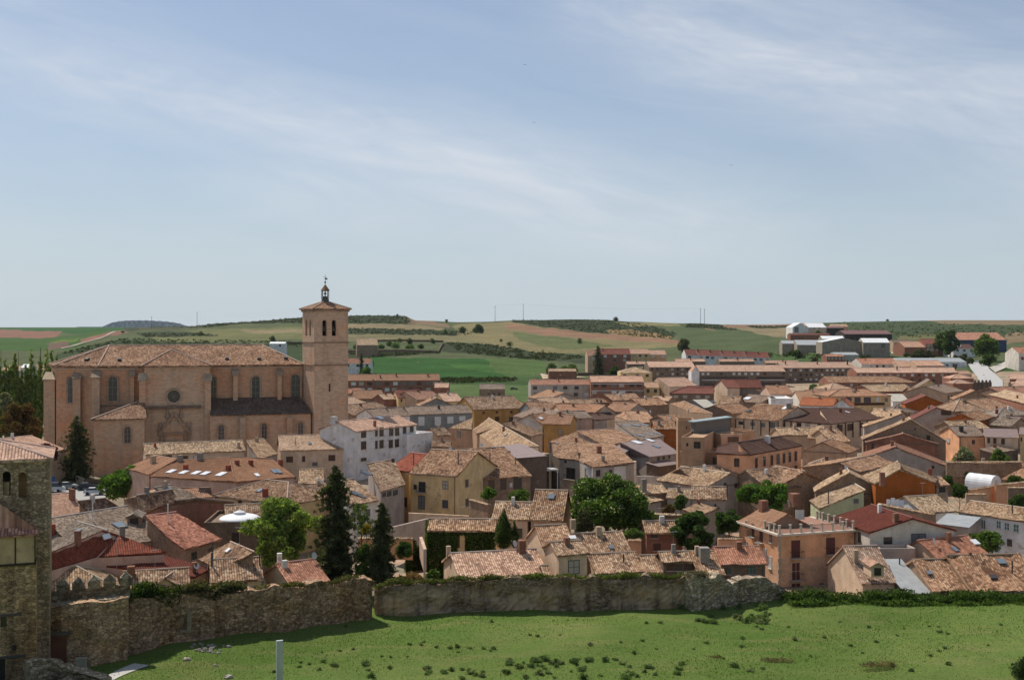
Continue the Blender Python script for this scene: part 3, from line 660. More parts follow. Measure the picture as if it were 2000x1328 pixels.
# sandy yard by the brick barn
draped('dirt_yard', [(1060, 741), (1100, 738), (1150, 738)], [(1055, 730), (1070, 733), (1120, 735)], (.40, .30, .18), .4, dmin=640)

# ------------------------------------------------------------------ old town wall
def wallstrip(name, pts, label, color, thick=1.4, base=-1.0, cat='stone wall', jag=.48, seg=.45, par=None, rows=12, matn='rubble', depth=.14):
    """pts: (u, v_base, v_top) of the near face; real thickness behind"""
    W3 = []
    for p in pts:
        b = P(p[0], p[1], p[3] if len(p) > 3 else 0.0); W3.append((b, HC - (p[2] - V0) * b.y / F))
    samp = []
    for (a, za), (b, zb) in zip(W3[:-1], W3[1:]):
        n = max(1, int((b - a).length / seg))
        for i in range(n): samp.append((a.lerp(b, i / n), za + (zb - za) * i / n, (b - a).normalized()))
    samp.append((W3[-1][0], W3[-1][1], samp[-1][2])); mb = MB(); ph = random.random() * 9; J = 0; front = []; back = []
    for k, (q, z, dr) in enumerate(samp):
        J = .75 * J + random.uniform(-jag, jag) * .5; n = Vector((dr.y, -dr.x, 0)); zt_ = z + J + .15 * math.sin(k * .5 + ph); f = []; bk = []
        for j in range(rows + 1):
            zz = base + (zt_ - base) * j / rows; dd = random.uniform(-depth, depth) * (1 if j < rows else .4) + .10 * math.sin(k * .23 + j * .9 + ph) - .25 * (1 - j / rows)
            f.append(q - n * -dd + Vector((0, 0, zz + random.uniform(-.05, .05))) - Vector((0, 0, q.z)))
            if j in (0, rows): bk.append(q - n * thick + Vector((0, 0, zz + (random.uniform(-.15, .15) if j else 0) - q.z)))
        front.append(f); back.append(bk)
    for k in range(len(samp) - 1):
        for j in range(rows): mb.quad([front[k][j], front[k + 1][j], front[k + 1][j + 1], front[k][j + 1]])
        mb.quad([front[k][rows], front[k + 1][rows], back[k + 1][1], back[k][1]]); mb.quad([back[k + 1][0], back[k][0], back[k][1], back[k + 1][1]])
    for k, s_ in ((0, 1), (-1, -1)):
        for j in range(rows):
            q0 = back[k][0].lerp(back[k][1], j / rows); q1 = back[k][0].lerp(back[k][1], (j + 1) / rows); pl = [front[k][j], front[k][j + 1], q1, q0]; mb.quad(pl if s_ > 0 else pl[::-1])
    if par: return mb.build(name, matn, par, color)
    c = W3[len(W3) // 2][0]; o = mb.build(name, matn, None, color); props(o, label, cat, kind='thing'); return o, samp
CW = (.27, .20, .13)
W1, S1 = wallstrip('town_wall', [(250, 1283, 1166), (330, 1262, 1160), (480, 1243, 1152), (560, 1235, 1148), (650, 1218, 1140), (690, 1210, 1131), (727, 1208, 1140)], 'long bare rubble stretch of the old town wall in front of the tall conifers', (.43, .275, .18, 0.), 1.6)
W2, S2 = wallstrip('town_wall', [(731, 1198, 1152), (760, 1198, 1142), (850, 1196, 1137), (1000, 1197, 1131), (1150, 1194, 1130), (1280, 1192, 1128), (1357, 1190, 1127)], 'long stretch of town wall patched with grey plaster, grass along its top', (.29, .20, .145, .95), 1.5)
W3_, S3 = wallstrip('ruined_wall', [(1355, 1196, 1128), (1372, 1193, 1124), (1400, 1186, 1126), (1442, 1178, 1132)], 'crumbling ruined block of town wall, rough stones with a ragged top', (.42, .34, .25, 0.), 1.8, jag=.8)
W4, S4 = wallstrip('ruined_wall', [(1441, 1178, 1131), (1470, 1175, 1132), (1510, 1171, 1141), (1540, 1168, 1152), (1556, 1167, 1162)], 'low ruined wall tapering down to the right into the hedge', (.38, .30, .22, 0.), 1.6, jag=.4)
# niche with a stone surround in the first stretch
q = P(357, 1256, 0.0); n_ = Vector((-.1, -1, 0)).normalized(); zc = HC - (1211 - V0) * q.y / F
par = thing('walled_up_window', (q.x, q.y, zc - 1.2), 'walled-up window with a cut-stone surround in the rubble wall', 'window'); X = Vector((1, -.15, 0)).normalized(); c = Vector((q.x, q.y - .18, zc))
g = MB(); g.obox(c, X * .62, n_ * .12, UP * .95); g.build('infill', 'stucco', par, (.20, .14, .10, .6))
g = MB()
for sg in (-1, 1): g.obox(c + X * sg * .84 + n_ * .05, X * .2, n_ * .16, UP * 1.1)
for i in range(5):
    a = math.radians(20 + 35 * i); g.obox(c + UP * (1.0 + .28 * math.sin(a)) + X * .7 * math.cos(a) + n_ * .06, X * .2, n_ * .16, UP * .2)
g.obox(c - UP * 1.1 + n_ * .05, X * 1.0, n_ * .18, UP * .14); g.build('surround', 'stucco', par, (.40, .32, .22, .5))

# crenellated gate wall
def front_at(u, v, d): return PD(u, v, d)
par = thing('gate_wall', (P(172, 1300, 0).x, 117, -1), 'battlemented gate wall with five pointed merlons beside the big tower', 'wall')
wallstrip('wall', [(84, 1302, 1190), (120, 1305, 1186), (180, 1303, 1176), (251, 1292, 1166)], '', (.52, .35, .22, .25), 2.4, par=par, jag=.05, depth=.16)
def upper(u0, v0t, u1, v1t, yoff, hgt, col):
    pass
a = P(88, 1304, 0); b = P(252, 1292, 0); X = (b - a); L = X.length; X.normalize(); N = Vector((X.y, -X.x, 0))
za = HC - (1186 - V0) * a.y / F; zb = HC - (1168 - V0) * b.y / F
g = MB(); seg = 24
for i in range(seg):                                    # sloping coping ledge and parapet
    f = (i + .5) / seg; c = a.lerp(b, f) - N * .75; z = za + (zb - za) * f
    g.obox(Vector((c.x, c.y, z + .06)), X * (L / seg / 2 + .004), N * (.72 + random.uniform(-.05, .05)), UP * (.10 + random.uniform(-.02, .03)))
g.build('coping', 'rubble', par, (.42, .36, .27, .6))
g = MB()
for i in range(seg):
    f = (i + .5) / seg; c = a.lerp(b, f) - N * 1.7; z = za + (zb - za) * f
    g.obox(Vector((c.x, c.y, z + .55)), X * (L / seg / 2), N * (.32 + random.uniform(0, .05)), UP * (.62 + random.uniform(-.04, .04)))
g.build('parapet', 'rubble', par, (.30, .235, .165, .3))
for k, um in enumerate((119, 149, 180, 211, 244)):
    f = (um - 88) / 164; c = a.lerp(b, f) - N * 1.72; z = za + (zb - za) * f + 1.1; g = MB()
    c = Vector((c.x, c.y, z)); w_ = .60
    bs = [c + X * sx * w_ + N * sy * .42 for sx, sy in ((-1, 1), (1, 1), (1, -1), (-1, -1))]; ts = [p + UP * random.uniform(.72, .88) for p in bs]; ap = c + UP * 1.38
    for i in range(4): j = (i + 1) % 4; g.quad([bs[i], bs[j], ts[j], ts[i]]); g.quad([ts[i], ts[j], ap])
    g.build('merlon', 'rubble', par, (.33, .28, .21, .6))
g = MB(); c = P(113, 1306, 0); c = Vector((c.x, c.y, 0)) + N * .12; g.obox(c + UP * 1.75, X * .85, N * .12, UP * 1.75); dr = g.build('door', 'wood', par, (.15, .06, .035))
g = MB(); g.obox(c + UP * 3.65, X * 1.15, N * .2, UP * .16); g.build('lintel', 'wood', par, (.12, .10, .08))
g = MB(); c = P(160, 1308, 0) + N * .5; g.box(Vector((c.x, c.y, -.2)), 1.0, .5, 1.5, math.atan2(X.y, X.x)); g.box(Vector((c.x, c.y, 1.3)), 1.12, .62, .08, math.atan2(X.y, X.x)); o = g.build('meter_cabinet', 'stucco', None, (.40, .37, .31, .1)); props(o, 'small pale utility cabinet standing against the gate wall', 'cabinet')

# big old tower at the left edge
D0 = 112.0
def T0(u, v, off=0.0):
    """point on the tower's front plane (runs slightly away to the right)"""
    o_ = PD(98, 1290, D0); dx = Vector((math.cos(math.radians(21)), math.sin(math.radians(21)), 0)); nn = Vector((dx.y, -dx.x, 0)); q = hit_plane(u, v, o_ + nn * off, nn); return q
dx = Vector((math.cos(math.radians(21)), math.sin(math.radians(21)), 0)); nn = Vector((dx.y, -dx.x, 0)); dy = -nn
cr_ = T0(97, 895); zt_ = cr_.z; W_ = 11.0; par = thing('palace_tower', (cr_.x - 4, cr_.y + 3, -2), 'massive grey rubble tower with two arched windows at the left edge', 'tower')
g = MB(); c3 = [cr_ - dx * W_, cr_, cr_ + dy * 9, cr_ - dx * W_ + dy * 9]
ar = [(13, 967, 16, 920), (44, 972, 16, 922)]
def P3(p, z): return Vector((p.x, p.y, z))
def wall_with_arches(mb, A, B, z0, z1, holes, depth=.5, inner=None, n=10):
    """vertical wall A-B with arched openings: holes = (s0, s1, zb, zs) run range, sill, springing; arch radius = half width"""
    X_ = (B - A); L_ = X_.length; X_.normalize(); Nn = Vector((X_.y, -X_.x, 0)); s = 0
    def pt(s_, z, o=0): q_ = A + X_ * s_ - Nn * o; return Vector((q_.x, q_.y, z))
    for (s0, s1, zb, zs) in sorted(holes):
        if s0 > s: mb.quad([pt(s, z0), pt(s0, z0), pt(s0, z1), pt(s, z1)])
        mb.quad([pt(s0, z0), pt(s1, z0), pt(s1, zb), pt(s0, zb)]); r = (s1 - s0) / 2; cs = (s0 + s1) / 2; arc = [(cs - r * math.cos(math.pi * i / n), zs + r * math.sin(math.pi * i / n)) for i in range(n + 1)]
        for (a0, h0), (a1, h1) in zip(arc[:-1], arc[1:]): mb.quad([pt(a0, h0), pt(a1, h1), pt(a1, z1), pt(a0, z1)]); mb.quad([pt(a0, h0), pt(a0, h0, depth), pt(a1, h1, depth), pt(a1, h1)])
        mb.quad([pt(s0, zb), pt(s0, zb, depth), pt(s0, zs, depth), pt(s0, zs)]); mb.quad([pt(s1, zs), pt(s1, zs, depth), pt(s1, zb, depth), pt(s1, zb)]); mb.quad([pt(s0, zb), pt(s1, zb), pt(s1, zb, depth), pt(s0, zb, depth)])
        s = s1
    mb.quad([pt(s, z0), pt(L_, z0), pt(L_, z1), pt(s, z1)])
    return pt
A_ = P3(c3[0], 0); B_ = P3(c3[1], 0); hs = []
for (u, vb, wpx, vt) in ar:
    q0, q1 = T0(u - wpx / 2, vb), T0(u + wpx / 2, vt); s0 = (P3(q0, 0) - A_).length; s1 = (P3(q1, 0) - A_).length; hs.append((s0, s1, q0.z, q1.z - (s1 - s0) / 2))
wall_with_arches(g, A_, B_, -2, zt_, hs, 1.0)
for i in (1, 2, 3): j = (i + 1) % 4; g.quad([P3(c3[i], -2), P3(c3[j], -2), P3(c3[j], zt_), P3(c3[i], zt_)])
g.build('wall', 'rubble', par, (.46, .33, .22, .45))
g = MB()
for (s0, s1, zb, zs), cc in zip(hs, (0, 1)):
    pa_ = A_ + dx * (s0 - .2) + dy * (.9 if cc else 1.0)
    if cc: g.quad([P3(pa_, zb - .2), P3(pa_ + dx * (s1 - s0 + .4), zb - .2), P3(pa_ + dx * (s1 - s0 + .4), zs + 1), P3(pa_, zs + 1)])
g.build('blocked_arch', 'stucco', par, (.40, .23, .12, .3))
g = MB(); s0, s1, zb, zs = hs[0]; pa_ = A_ + dx * (s0 - .2) + dy * 1.4; g.quad([P3(pa_, zb - .2), P3(pa_ + dx * (s1 - s0 + .4), zb - .2), P3(pa_ + dx * (s1 - s0 + .4), zs + 1), P3(pa_, zs + 1)]); g.build('opening', 'paint', par, (.04, .03, .025))
s_ = (s1 - s0); g = MB(); pa_ = A_ + dx * (s0 + .12) + dy * .5; g.box(P3(pa_ + dx * s_ * .35, zb), s_ * .85, .5, 1.25); g.build('parapet_fill', 'stucco', par, (.38, .28, .17, .5))
g = MB(); rp = [c3[0] - dx * .3 - dy * .4, c3[1] + dx * .35 - dy * .4, c3[2] + dx * .35 + dy * .3, c3[3] - dx * .3 + dy * .3]; ap = (c3[0] + c3[2]) / 2; ap = Vector((ap.x, ap.y, zt_ + 1.7)); rp = [P3(p, zt_) for p in rp]
for i in range(4): tile_plane(g, [rp[i], rp[(i + 1) % 4], ap], True, .2, sag=.05)
for p in rp: ridge_cap(g, p, ap)
g.build('roof', ['tile', 'paint'], par, RC['pkl'])
for (u, v, w_, h_, cc) in ((7, 1212, 12, 22, 'dk'), (28, 1264, 8, 10, 'dk'), (2, 1306, 14, 42, 'dk')):
    fl = [(P3(c3[0], -2), P3(c3[1], -2), nn)]; add_window(par, fl, u, v, w_, h_, cc, 0)
# tiled lean-to with timber panels on the tower's front
par2 = thing('timber_gallery', (T0(20, 1100).x, T0(20, 1100).y - 1.5, -2), 'ochre timber-framed gallery under a pink tiled roof against the big tower', 'building')
off = 3.0; e1 = T0(76, 1043, off); e0 = e1 - dx * 9; t1 = T0(70, 1035, 0); zt2 = T0(0, 985, .0).z
r1 = P3(T0(78, 1000), e1.z + .15); g = MB()
hiR = T0(2, 986, 0); A4 = [e0, e1, P3(e1 + dy * off, e1.z + .1), P3(T0(-60, 950), T0(0, 985).z + 1.6)]
tl_ = T0(-95, 918, .05); e0 = e1 - dx * 8.2
tile_plane(g, [e0, e1, P3(e1 + dy * .8, e1.z + .25), tl_], True, .15, sag=.03)
g.quad([P3(e1 + dy * .8, e1.z + .2), P3(e1 + dy * 2.9, e1.z - .3), P3(tl_, e1.z - .3), tl_])
g.build('roof', ['tile', 'paint'], par2, (.56, .33, .27, .8))
pz1 = T0(74, 1045, off - .3).z; pz0 = T0(74, 1098, off - .3).z; a_ = P3(e1 - dx * .35 + dy * .3, 0); g = MB()
g.quad([P3(a_ - dx * 8.5, pz0), P3(a_, pz0), P3(a_, pz1), P3(a_ - dx * 8.5, pz1)]); g.quad([P3(a_, pz0), P3(a_ + dy * 2.7, pz0), P3(a_ + dy * 2.7, pz1), P3(a_, pz1)]); g.quad([P3(a_ - dx * 8.5, pz0), P3(a_ - dx * 8.5 + dy * 2.7, pz0), P3(a_ + dy * 2.7, pz0), P3(a_, pz0)][::-1])
g.build('panel_wall', 'stucco', par2, (.60, .42, .24, .1))
g = MB()
for s_ in (0, 1.75, 3.5, 5.2, 7): g.obox(P3(a_ - dx * s_ + nn * .04, (pz0 + pz1) / 2), dx * .06, nn * .05, UP * (pz1 - pz0) / 2)
g.obox(P3(a_ - dx * 4.2 + nn * .06, pz0 - .05), dx * 4.3, nn * .08, UP * .1); g.build('timber', 'wood', par2, (.05, .035, .025))
g = MB(); b_ = a_ + dy * .25; g.quad([P3(b_ - dx * 8.5, -2), P3(b_ + dx * .1, -2), P3(b_ + dx * .1, pz0), P3(b_ - dx * 8.5, pz0)]); g.quad([P3(b_ + dx * .1, -2), P3(b_ + dx * .1 + dy * 2.6, -2), P3(b_ + dx * .1 + dy * 2.6, pz0), P3(b_ + dx * .1, pz0)]); g.build('lower_wall', 'rubble', par2, (.54, .36, .21, .3))
fl = [(P3(b_ - dx * 8.5, -2), P3(b_ + dx * .1, -2), nn)]
for (u, v, w_, h_) in ((7, 1212, 12, 22), (28, 1264, 8, 10), (3, 1306, 14, 42)): add_window(par2, fl, u, v, w_, h_, 'dk', 0)
g = MB(); q = hit_plane(14, 1201, b_ + nn * .06, nn); g.obox(q, dx * 1.3, nn * .08, UP * .1); g.build('lintel', 'wood', par2, (.10, .09, .08)); g = MB(); q = hit_plane(22, 1282, b_ + nn * .06, nn); g.obox(q, dx * 1.3, nn * .08, UP * .12); g.build('lintel', 'wood', par2, (.10, .09, .08))
# low ruined wall bottom left and panel post
lw, _ = wallstrip('low_wall', [(60, 1352, 1298, .6), (100, 1340, 1296, .6), (150, 1338, 1306, .6), (205, 1342, 1320, .6)], 'low broken rubble wall at the foot of the tower, nearest the camera', (.36, .29, .2, .0), 1.2, jag=.5)
c = PD(546, 1250, 62); g = MB(); g.box((c.x, c.y, 13), .36, .14, c.z - 13, .35); g.obox((c.x - .05, c.y - .09, (c.z + 13) / 2), Vector((.012, .004, 0)), Vector((0, .02, 0)), UP * (c.z - 13) / 2); o = g.build('marker_post', 'paint', None, (.50, .52, .53)); props(o, 'tall pale grey metal marker post standing on the meadow', 'post')
# ------------------------------------------------------------------ church
CR = math.radians(16); cX = Vector((math.cos(CR), math.sin(CR), 0)); cY = Vector((-cX.y, cX.x, 0)); cO = PD(275, 713, 281); cO.z = 0
church = thing('church', (cO.x + 20, cO.y + 10, -1), 'large reddish stone collegiate church with tiled hip roof, beside its square bell tower', 'church')
SC = (.52, .33, .205); 
def onf(u, v, Y=0.0):
    """pixel -> (X, z) on the vertical plane at depth Y of the church frame"""
    q = hit_plane(u, v, cO + cY * Y, -cY); return (q - cO).dot(cX), q.z
def cp(X_, Y_, z=0.0): q = cO + cX * X_ + cY * Y_; return Vector((q.x, q.y, z))
ZE = onf(400, 713)[1]
XL = onf(194, 712)[0]; XR = onf(593, 712)[0]; ZN_ = ZE
def arch_win(par, u, vb, vt, wpx, Y, mull=True, nrm=None, col=(.055, .058, .06)):
    """arched window set in a raised stone surround on plane Y"""
    X0, zb = onf(u - wpx / 2, vb, Y); X1, zt__ = onf(u + wpx / 2, vt, Y); r = (X1 - X0) / 2; zs = zt__ - r; cx_ = (X0 + X1) / 2; n = 10
    out_ = [(cx_ + r, zb)] + [(cx_ + r * math.cos(math.pi * i / n), zs + r * math.sin(math.pi * i / n)) for i in range(n + 1)] + [(cx_ - r, zb)]
    g = MB(); g.quad([cp(a, Y - .08, b) for a, b in out_][::-1]); w_ = g.build('window', 'glass', par, col)
    g = MB(); ro = r + .38; o2 = [(cx_ + ro, zb - .3)] + [(cx_ + ro * math.cos(math.pi * i / n), zs + ro * math.sin(math.pi * i / n)) for i in range(n + 1)] + [(cx_ - ro, zb - .3)]
    for i in range(len(out_) - 1):
        a, b, c, d = out_[i], out_[i + 1], o2[i + 1], o2[i]
        g.quad([cp(a[0], Y - .10, a[1]), cp(b[0], Y - .10, b[1]), cp(c[0], Y - .34, c[1]), cp(d[0], Y - .34, d[1])]); g.quad([cp(d[0], Y - .34, d[1]), cp(c[0], Y - .34, c[1]), cp(c[0], Y, c[1]), cp(d[0], Y, d[1])])
    a, b, c, d = out_[0], out_[-1], o2[-1], o2[0]; g.quad([cp(a[0], Y - .1, a[1]), cp(b[0], Y - .1, b[1]), cp(c[0], Y - .34, c[1]), cp(d[0], Y - .34, d[1])])
    g.build('surround', 'ashlar', w_, (.40, .28, .2))
    if mull:
        g = MB()
        g.obox(cp(cx_, Y - .12, (zb + zt__) / 2), cX * .06, cY * .05, UP * (zt__ - zb) / 2)
        for k in range(1, 4): g.obox(cp(cx_, Y - .13, zb + (zs - zb) * k / 3), cX * r, cY * .04, UP * .05)
        g.build('mullion', 'paint', w_, (.22, .19, .16))
def blk(mb, x0, x1, y0, y1, z0, z1):
    mb.obox(cp((x0 + x1) / 2, (y0 + y1) / 2, (z0 + z1) / 2), cX * (x1 - x0) / 2, cY * (y1 - y0) / 2, UP * (z1 - z0) / 2)
# body
F0, F1, F2, F3 = (XL, 0), (XL - 10.5, 5.5), (XL - 13, 18), (XL, 24)
g = MB(); outl = [F0, (XR, 0), (XR, 24), F3, F2, F1]
for i in range(len(outl)):
    a, b = outl[i], outl[(i + 1) % len(outl)]; g.quad([cp(*a, -1), cp(*b, -1), cp(*b, ZE), cp(*a, ZE)])
g.build('wall', 'ashlar', church, (.54, .305, .18))
# cornice
g = MB()
for i in range(len(outl)):
    a, b = Vector(outl[i]), Vector(outl[(i + 1) % len(outl)]); d_ = (b - a).normalized(); n_ = Vector((d_.y, -d_.x)); c_ = (a + b) / 2 + n_ * .25; L_ = (b - a).length / 2 + .25
    D3 = cX * d_.x + cY * d_.y; N3 = cX * n_.x + cY * n_.y
    g.obox(cp(c_.x, c_.y, ZE - .18), D3 * L_, N3 * .38, UP * .2); g.obox(cp((a + b).x / 2 + n_.x * .1, (a + b).y / 2 + n_.y * .1, ZE - .75), D3 * (L_ - .15), N3 * .18, UP * .12)
g.build('cornice', 'stucco', church, (.58, .48, .38, .2))
# main roof
zr = HC - (674 - V0) * cp((XL + XR) / 2, 12).y / F; R0 = cp(XL + 1.5, 12, zr); xr1 = onf(512, 672, 12)[0]; R1 = cp(xr1, 12, zr); ov = .75
def ev(x, y): return cp(x, y, ZE - .02)
E0, E1, E2, E3 = ev(XL - .3, -ov), ev(XL - 11.2, 5.0), ev(XL - 13.8, 18.3), ev(XL - .3, 24 + ov); ER, EB = ev(XR + .1, -ov), ev(XR + .1, 24 + ov)
g = MB(); roofP = [[E0, ER, R1, R0], [E1, E0, R0], [E2, E1, R0], [E3, E2, R0], [ER, EB, R1], [EB, E3, R0, R1]]
for p in roofP: tile_plane(g, p, True, .25, sag=.1, rows=10)
for a, b in ((E0, R0), (E1, R0), (E2, R0), (R0, R1), (ER, R1)): ridge_cap(g, a, b, .2)
croof = g.build('roof', ['tile', 'paint'], church, (.38, .265, .195, 1.))
for u, v in ((378, 701), (443, 701), (506, 701), (558, 700), (170, 703), (233, 703)):
    q, n, pl = roof_hit(roofP, u, v); g = MB(); e_ = (pl[1] - pl[0]).normalized(); s_ = n.cross(e_).normalized(); g.obox(q + UP * .25, e_ * .45, s_ * .5, n * .22); g.build('roof_vent', 'paint', croof, (.04, .03, .03))
# transept block with portal and rose window
X0, _ = onf(282, 713, -5); X1, _ = onf(410, 713, -5); YT = -5.0; ZT_ = onf(345, 714.5, YT)[1]
tr = church; g = MB()
for a, b in (((X0, 0), (X0, YT)), ((X0, YT), (X1, YT)), ((X1, YT), (X1, 0))): g.quad([cp(*a, -1), cp(*b, -1), cp(*b, ZT_), cp(*a, ZT_)])
g.build('transept', 'ashlar', church, (.56, .385, .26))
g = MB(); blk(g, X0 - .5, X1 + .5, YT - .5, YT + .1, ZT_ - .4, ZT_ - .02); blk(g, X0 - .5, X0 + .1, YT, -.3, ZT_ - .4, ZT_ - .02); blk(g, X1 - .1, X1 + .5, YT, -.3, ZT_ - .4, ZT_ - .02); g.build('cornice', 'stucco', church, (.58, .48, .38, .2))
g = MB(); a, b = cp(X0 - .8, YT - .8, ZT_), cp(X1 + .8, YT - .8, ZT_); xm = onf(325, 690, 2)[0]; ap = cp((X0 + X1) / 2 - 1.5, 3.4, ZT_ + 3.9); bk = cp((X0 + X1) / 2 - 1.5, 9, ZT_ + 4.4)
cl, crr = cp(X0 - .8, 9, ZT_ + .0), cp(X1 + .8, 9, ZT_ + .0)
for p in ([a, b, ap], [b, crr, bk, ap], [cl, a, ap, bk]): tile_plane(g, p, True, .2, sag=.05)
ridge_cap(g, a, ap, .2); ridge_cap(g, b, ap, .2); g.build('transept_roof', ['tile', 'paint'], church, (.38, .25, .18, .9))
# rose window
cxr, czr = onf(339.5, 774, YT); rr = onf(352, 774, YT)[0] - cxr; g = MB(); N_ = 28
g.quad([cp(cxr + rr * math.cos(2 * math.pi * i / N_), YT - .12, czr + rr * math.sin(2 * math.pi * i / N_)) for i in range(N_)]); rs = g.build('rose_window', 'glass', church, (.05, .05, .05))
g = MB()
for i in range(N_):
    a, b = 2 * math.pi * i / N_, 2 * math.pi * (i + 1) / N_; r2 = rr + .5
    q = [cp(cxr + r_ * math.cos(t_), YT - y_, czr + r_ * math.sin(t_)) for r_, t_, y_ in ((rr, a, .13), (rr, b, .13), (r2, b, .4), (r2, a, .4))]; g.quad(q)
    q = [cp(cxr + r2 * math.cos(t_), YT - y_, czr + r2 * math.sin(t_)) for t_, y_ in ((a, .4), (b, .4), (b, 0), (a, 0))]; g.quad(q)
g.build('surround', 'ashlar', rs, (.38, .28, .2)); g = MB()
for i in range(6): t_ = math.pi * i / 6; g.obox(cp(cxr, YT - .16, czr), (cX * math.cos(t_) + UP * math.sin(t_)) * rr, (cX * -math.sin(t_) + UP * math.cos(t_)) * .05, cY * .04)
g.build('tracery', 'paint', rs, (.16, .14, .12))
# portal
g = MB(); xa, z0 = onf(290, 796, YT); xb, _ = onf(393, 796, YT); blk(g, xa, xb, YT - .8, YT - .01, z0 - .35, z0 + .35); g.build('string_course', 'stucco', church, (.22, .16, .12, .7))
pc, pz = onf(340, 806, YT); pl_, plz = onf(312, 846, YT); pr_, _ = onf(371, 846, YT); g = MB()
for s0, s1 in (((pl_, plz), (pc, pz)), ((pc, pz), (pr_, plz))):
    a, b = cp(s0[0], YT - .45, s0[1]), cp(s1[0], YT - .45, s1[1]); d_ = (b - a); L_ = d_.length / 2; d_.normalize(); g.obox((a + b) / 2, d_ * L_, cY * .4, d_.cross(cY) * .28)
blk(g, pl_ - .4, pr_ + .4, YT - .7, YT - .02, plz - .35, plz + .1); g.build('pediment', 'ashlar', church, (.30, .20, .13))
g = MB(); 
for x in (pl_ + .3, pl_ + 1.2, pr_ - 1.2, pr_ - .3): g.cyl(cp(x, YT - .45, -1), cp(x, YT - .45, plz - .3), .24, .22, 8)
for x in (pl_ - .2, pc - 3.0, pc + 3.0, pr_ + .2): g.cyl(cp(x, YT - .45, plz + .3), cp(x, YT - .45, plz + 2.4), .3, .06, 6); g.cyl(cp(x, YT - .45, plz + 2.3), cp(x, YT - .45, plz + 2.6), .18, .18, 6)
for u_ in (327, 354): xx, zz = onf(u_, 806, YT); g.cyl(cp(xx, YT - .35, zz - 1.2), cp(xx, YT - .35, zz + 1.3), .55, .15, 7); g.cyl(cp(xx, YT - .35, zz + 1.2), cp(xx, YT - .35, zz + 1.8), .3, .1, 6)
g.build('column', 'ashlar', church, (.28, .19, .13))
g = MB(); n = 16; rad = (pr_ - pl_) * .30; zc_ = plz - 4.6
for i in range(n):
    t0, t1 = math.pi * i / n, math.pi * (i + 1) / n
    for r0, r1, y0, y1 in ((rad, rad + .45, .35, .5), (rad + .5, rad + .95, .2, .3)):
        g.quad([cp(pc + r_ * math.cos(t_), YT - y_, zc_ + r_ * math.sin(t_)) for r_, t_, y_ in ((r0, t0, y0), (r0, t1, y0), (r1, t1, y1), (r1, t0, y1))])
g.build('portal_arch', 'ashlar', church, (.40, .31, .22))
g = MB(); g.quad([cp(pc + rad * math.cos(math.pi * i / n), YT - .1, zc_ + rad * math.sin(math.pi * i / n)) for i in range(n + 1)] + [cp(pc - rad, YT - .1, -1), cp(pc + rad, YT - .1, -1)]); g.build('doorway', 'paint', church, (.04, .03, .025))
g = MB(); xs, zs_ = onf(340.5, 832, YT); blk(g, xs - .8, xs + .8, YT - .3, YT, zs_ - 1.3, zs_ + 1.3); g.build('coat_of_arms', 'ashlar', church, (.5, .38, .27))
# lean-to aisle on the right
LX0 = X1; LX1, _ = onf(607, 806, -7.5); LY = -7.5; lz0 = onf(500, 808, LY)[1]; lz1 = lz0 + 3.6
g = MB(); g.quad([cp(LX0, LY, -1), cp(LX1, LY, -1), cp(LX1, LY, lz0), cp(LX0, LY, lz0)]); g.quad([cp(LX1, LY, -1), cp(LX1, 0, -1), cp(LX1, 0, lz1), cp(LX1, LY, lz0)]); g.quad([cp(LX0, 0, -1), cp(LX0, LY, -1), cp(LX0, LY, lz0), cp(LX0, 0, lz1)]); g.build('aisle', 'ashlar', church, (.52, .345, .225))
g = MB(); tile_plane(g, [cp(LX0 + .02, LY - .5, lz0 - .05), cp(LX1 + .3, LY - .5, lz0 - .05), cp(LX1 - 2.4, -.35, lz1), cp(LX0 + .02, -.35, lz1)], True, .2, mi=0); g.build('aisle_roof', ['tile', 'paint'], church, (.20, .16, .14, .6))  # nave's shade on this roof painted in as a darker tile colour
for u, vt, vb, wp in ((432, 830, 858, 11), (516, 827, 857, 10), (587, 825, 852, 10)): arch_win(church, u, vb, vt, wp, LY)
for u in (474, 566): xx, zt2_ = onf(u, 815, LY - 1); g = MB(); blk(g, xx - .7, xx + .7, LY - 1.0, LY + .1, -1, zt2_); g.build('buttress', 'ashlar', church, (.41, .29, .2))
# clerestory windows and buttresses
for u, vt, vb, wp in ((417, 736, 785, 9), (499.5, 735, 780, 15), (577.5, 731, 778, 17)): arch_win(church, u, vb, vt, wp, 0)
def buttress(u, vt, vb, wp, Y0, dep, capc=(.40, .30, .21)):
    x0, z1 = onf(u - wp / 2, vt, Y0 - dep); x1, _ = onf(u + wp / 2, vt, Y0 - dep); z0 = onf(u, vb, Y0 - dep)[1] if vb else -1; g = MB(); blk(g, x0, x1, Y0 - dep, Y0 + .2, z0, z1); b = g.build('buttress', 'ashlar', church, (.55, .36, .235))
    g = MB(); c_ = (x0 + x1) / 2; w_ = (x1 - x0) / 2 + .3; q = [cp(c_ - w_, Y0 - dep - .3, z1), cp(c_ + w_, Y0 - dep - .3, z1), cp(c_ + w_ * .8, Y0 + .1, z1 + 1.7), cp(c_ - w_ * .8, Y0 + .1, z1 + 1.7)]; g.quad(q)
    g.quad([cp(c_ - w_, Y0, z1), q[0], q[3]]); g.quad([q[1], cp(c_ + w_, Y0, z1), q[2]]); blk(g, c_ - w_, c_ + w_, Y0 - dep - .3, Y0, z1 - .3, z1 + .01); g.build('buttress_cap', 'stucco', b, (*capc, .6))
buttress(460, 731, 786, 9, 0, 1.5); buttress(546, 731, 785, 8, 0, 1.5)
buttress(187, 737, None, 15, 0, 2.2); buttress(258, 733, None, 8, 0, 1.5); buttress(150, 738, None, 14, 3.5, 2.5)
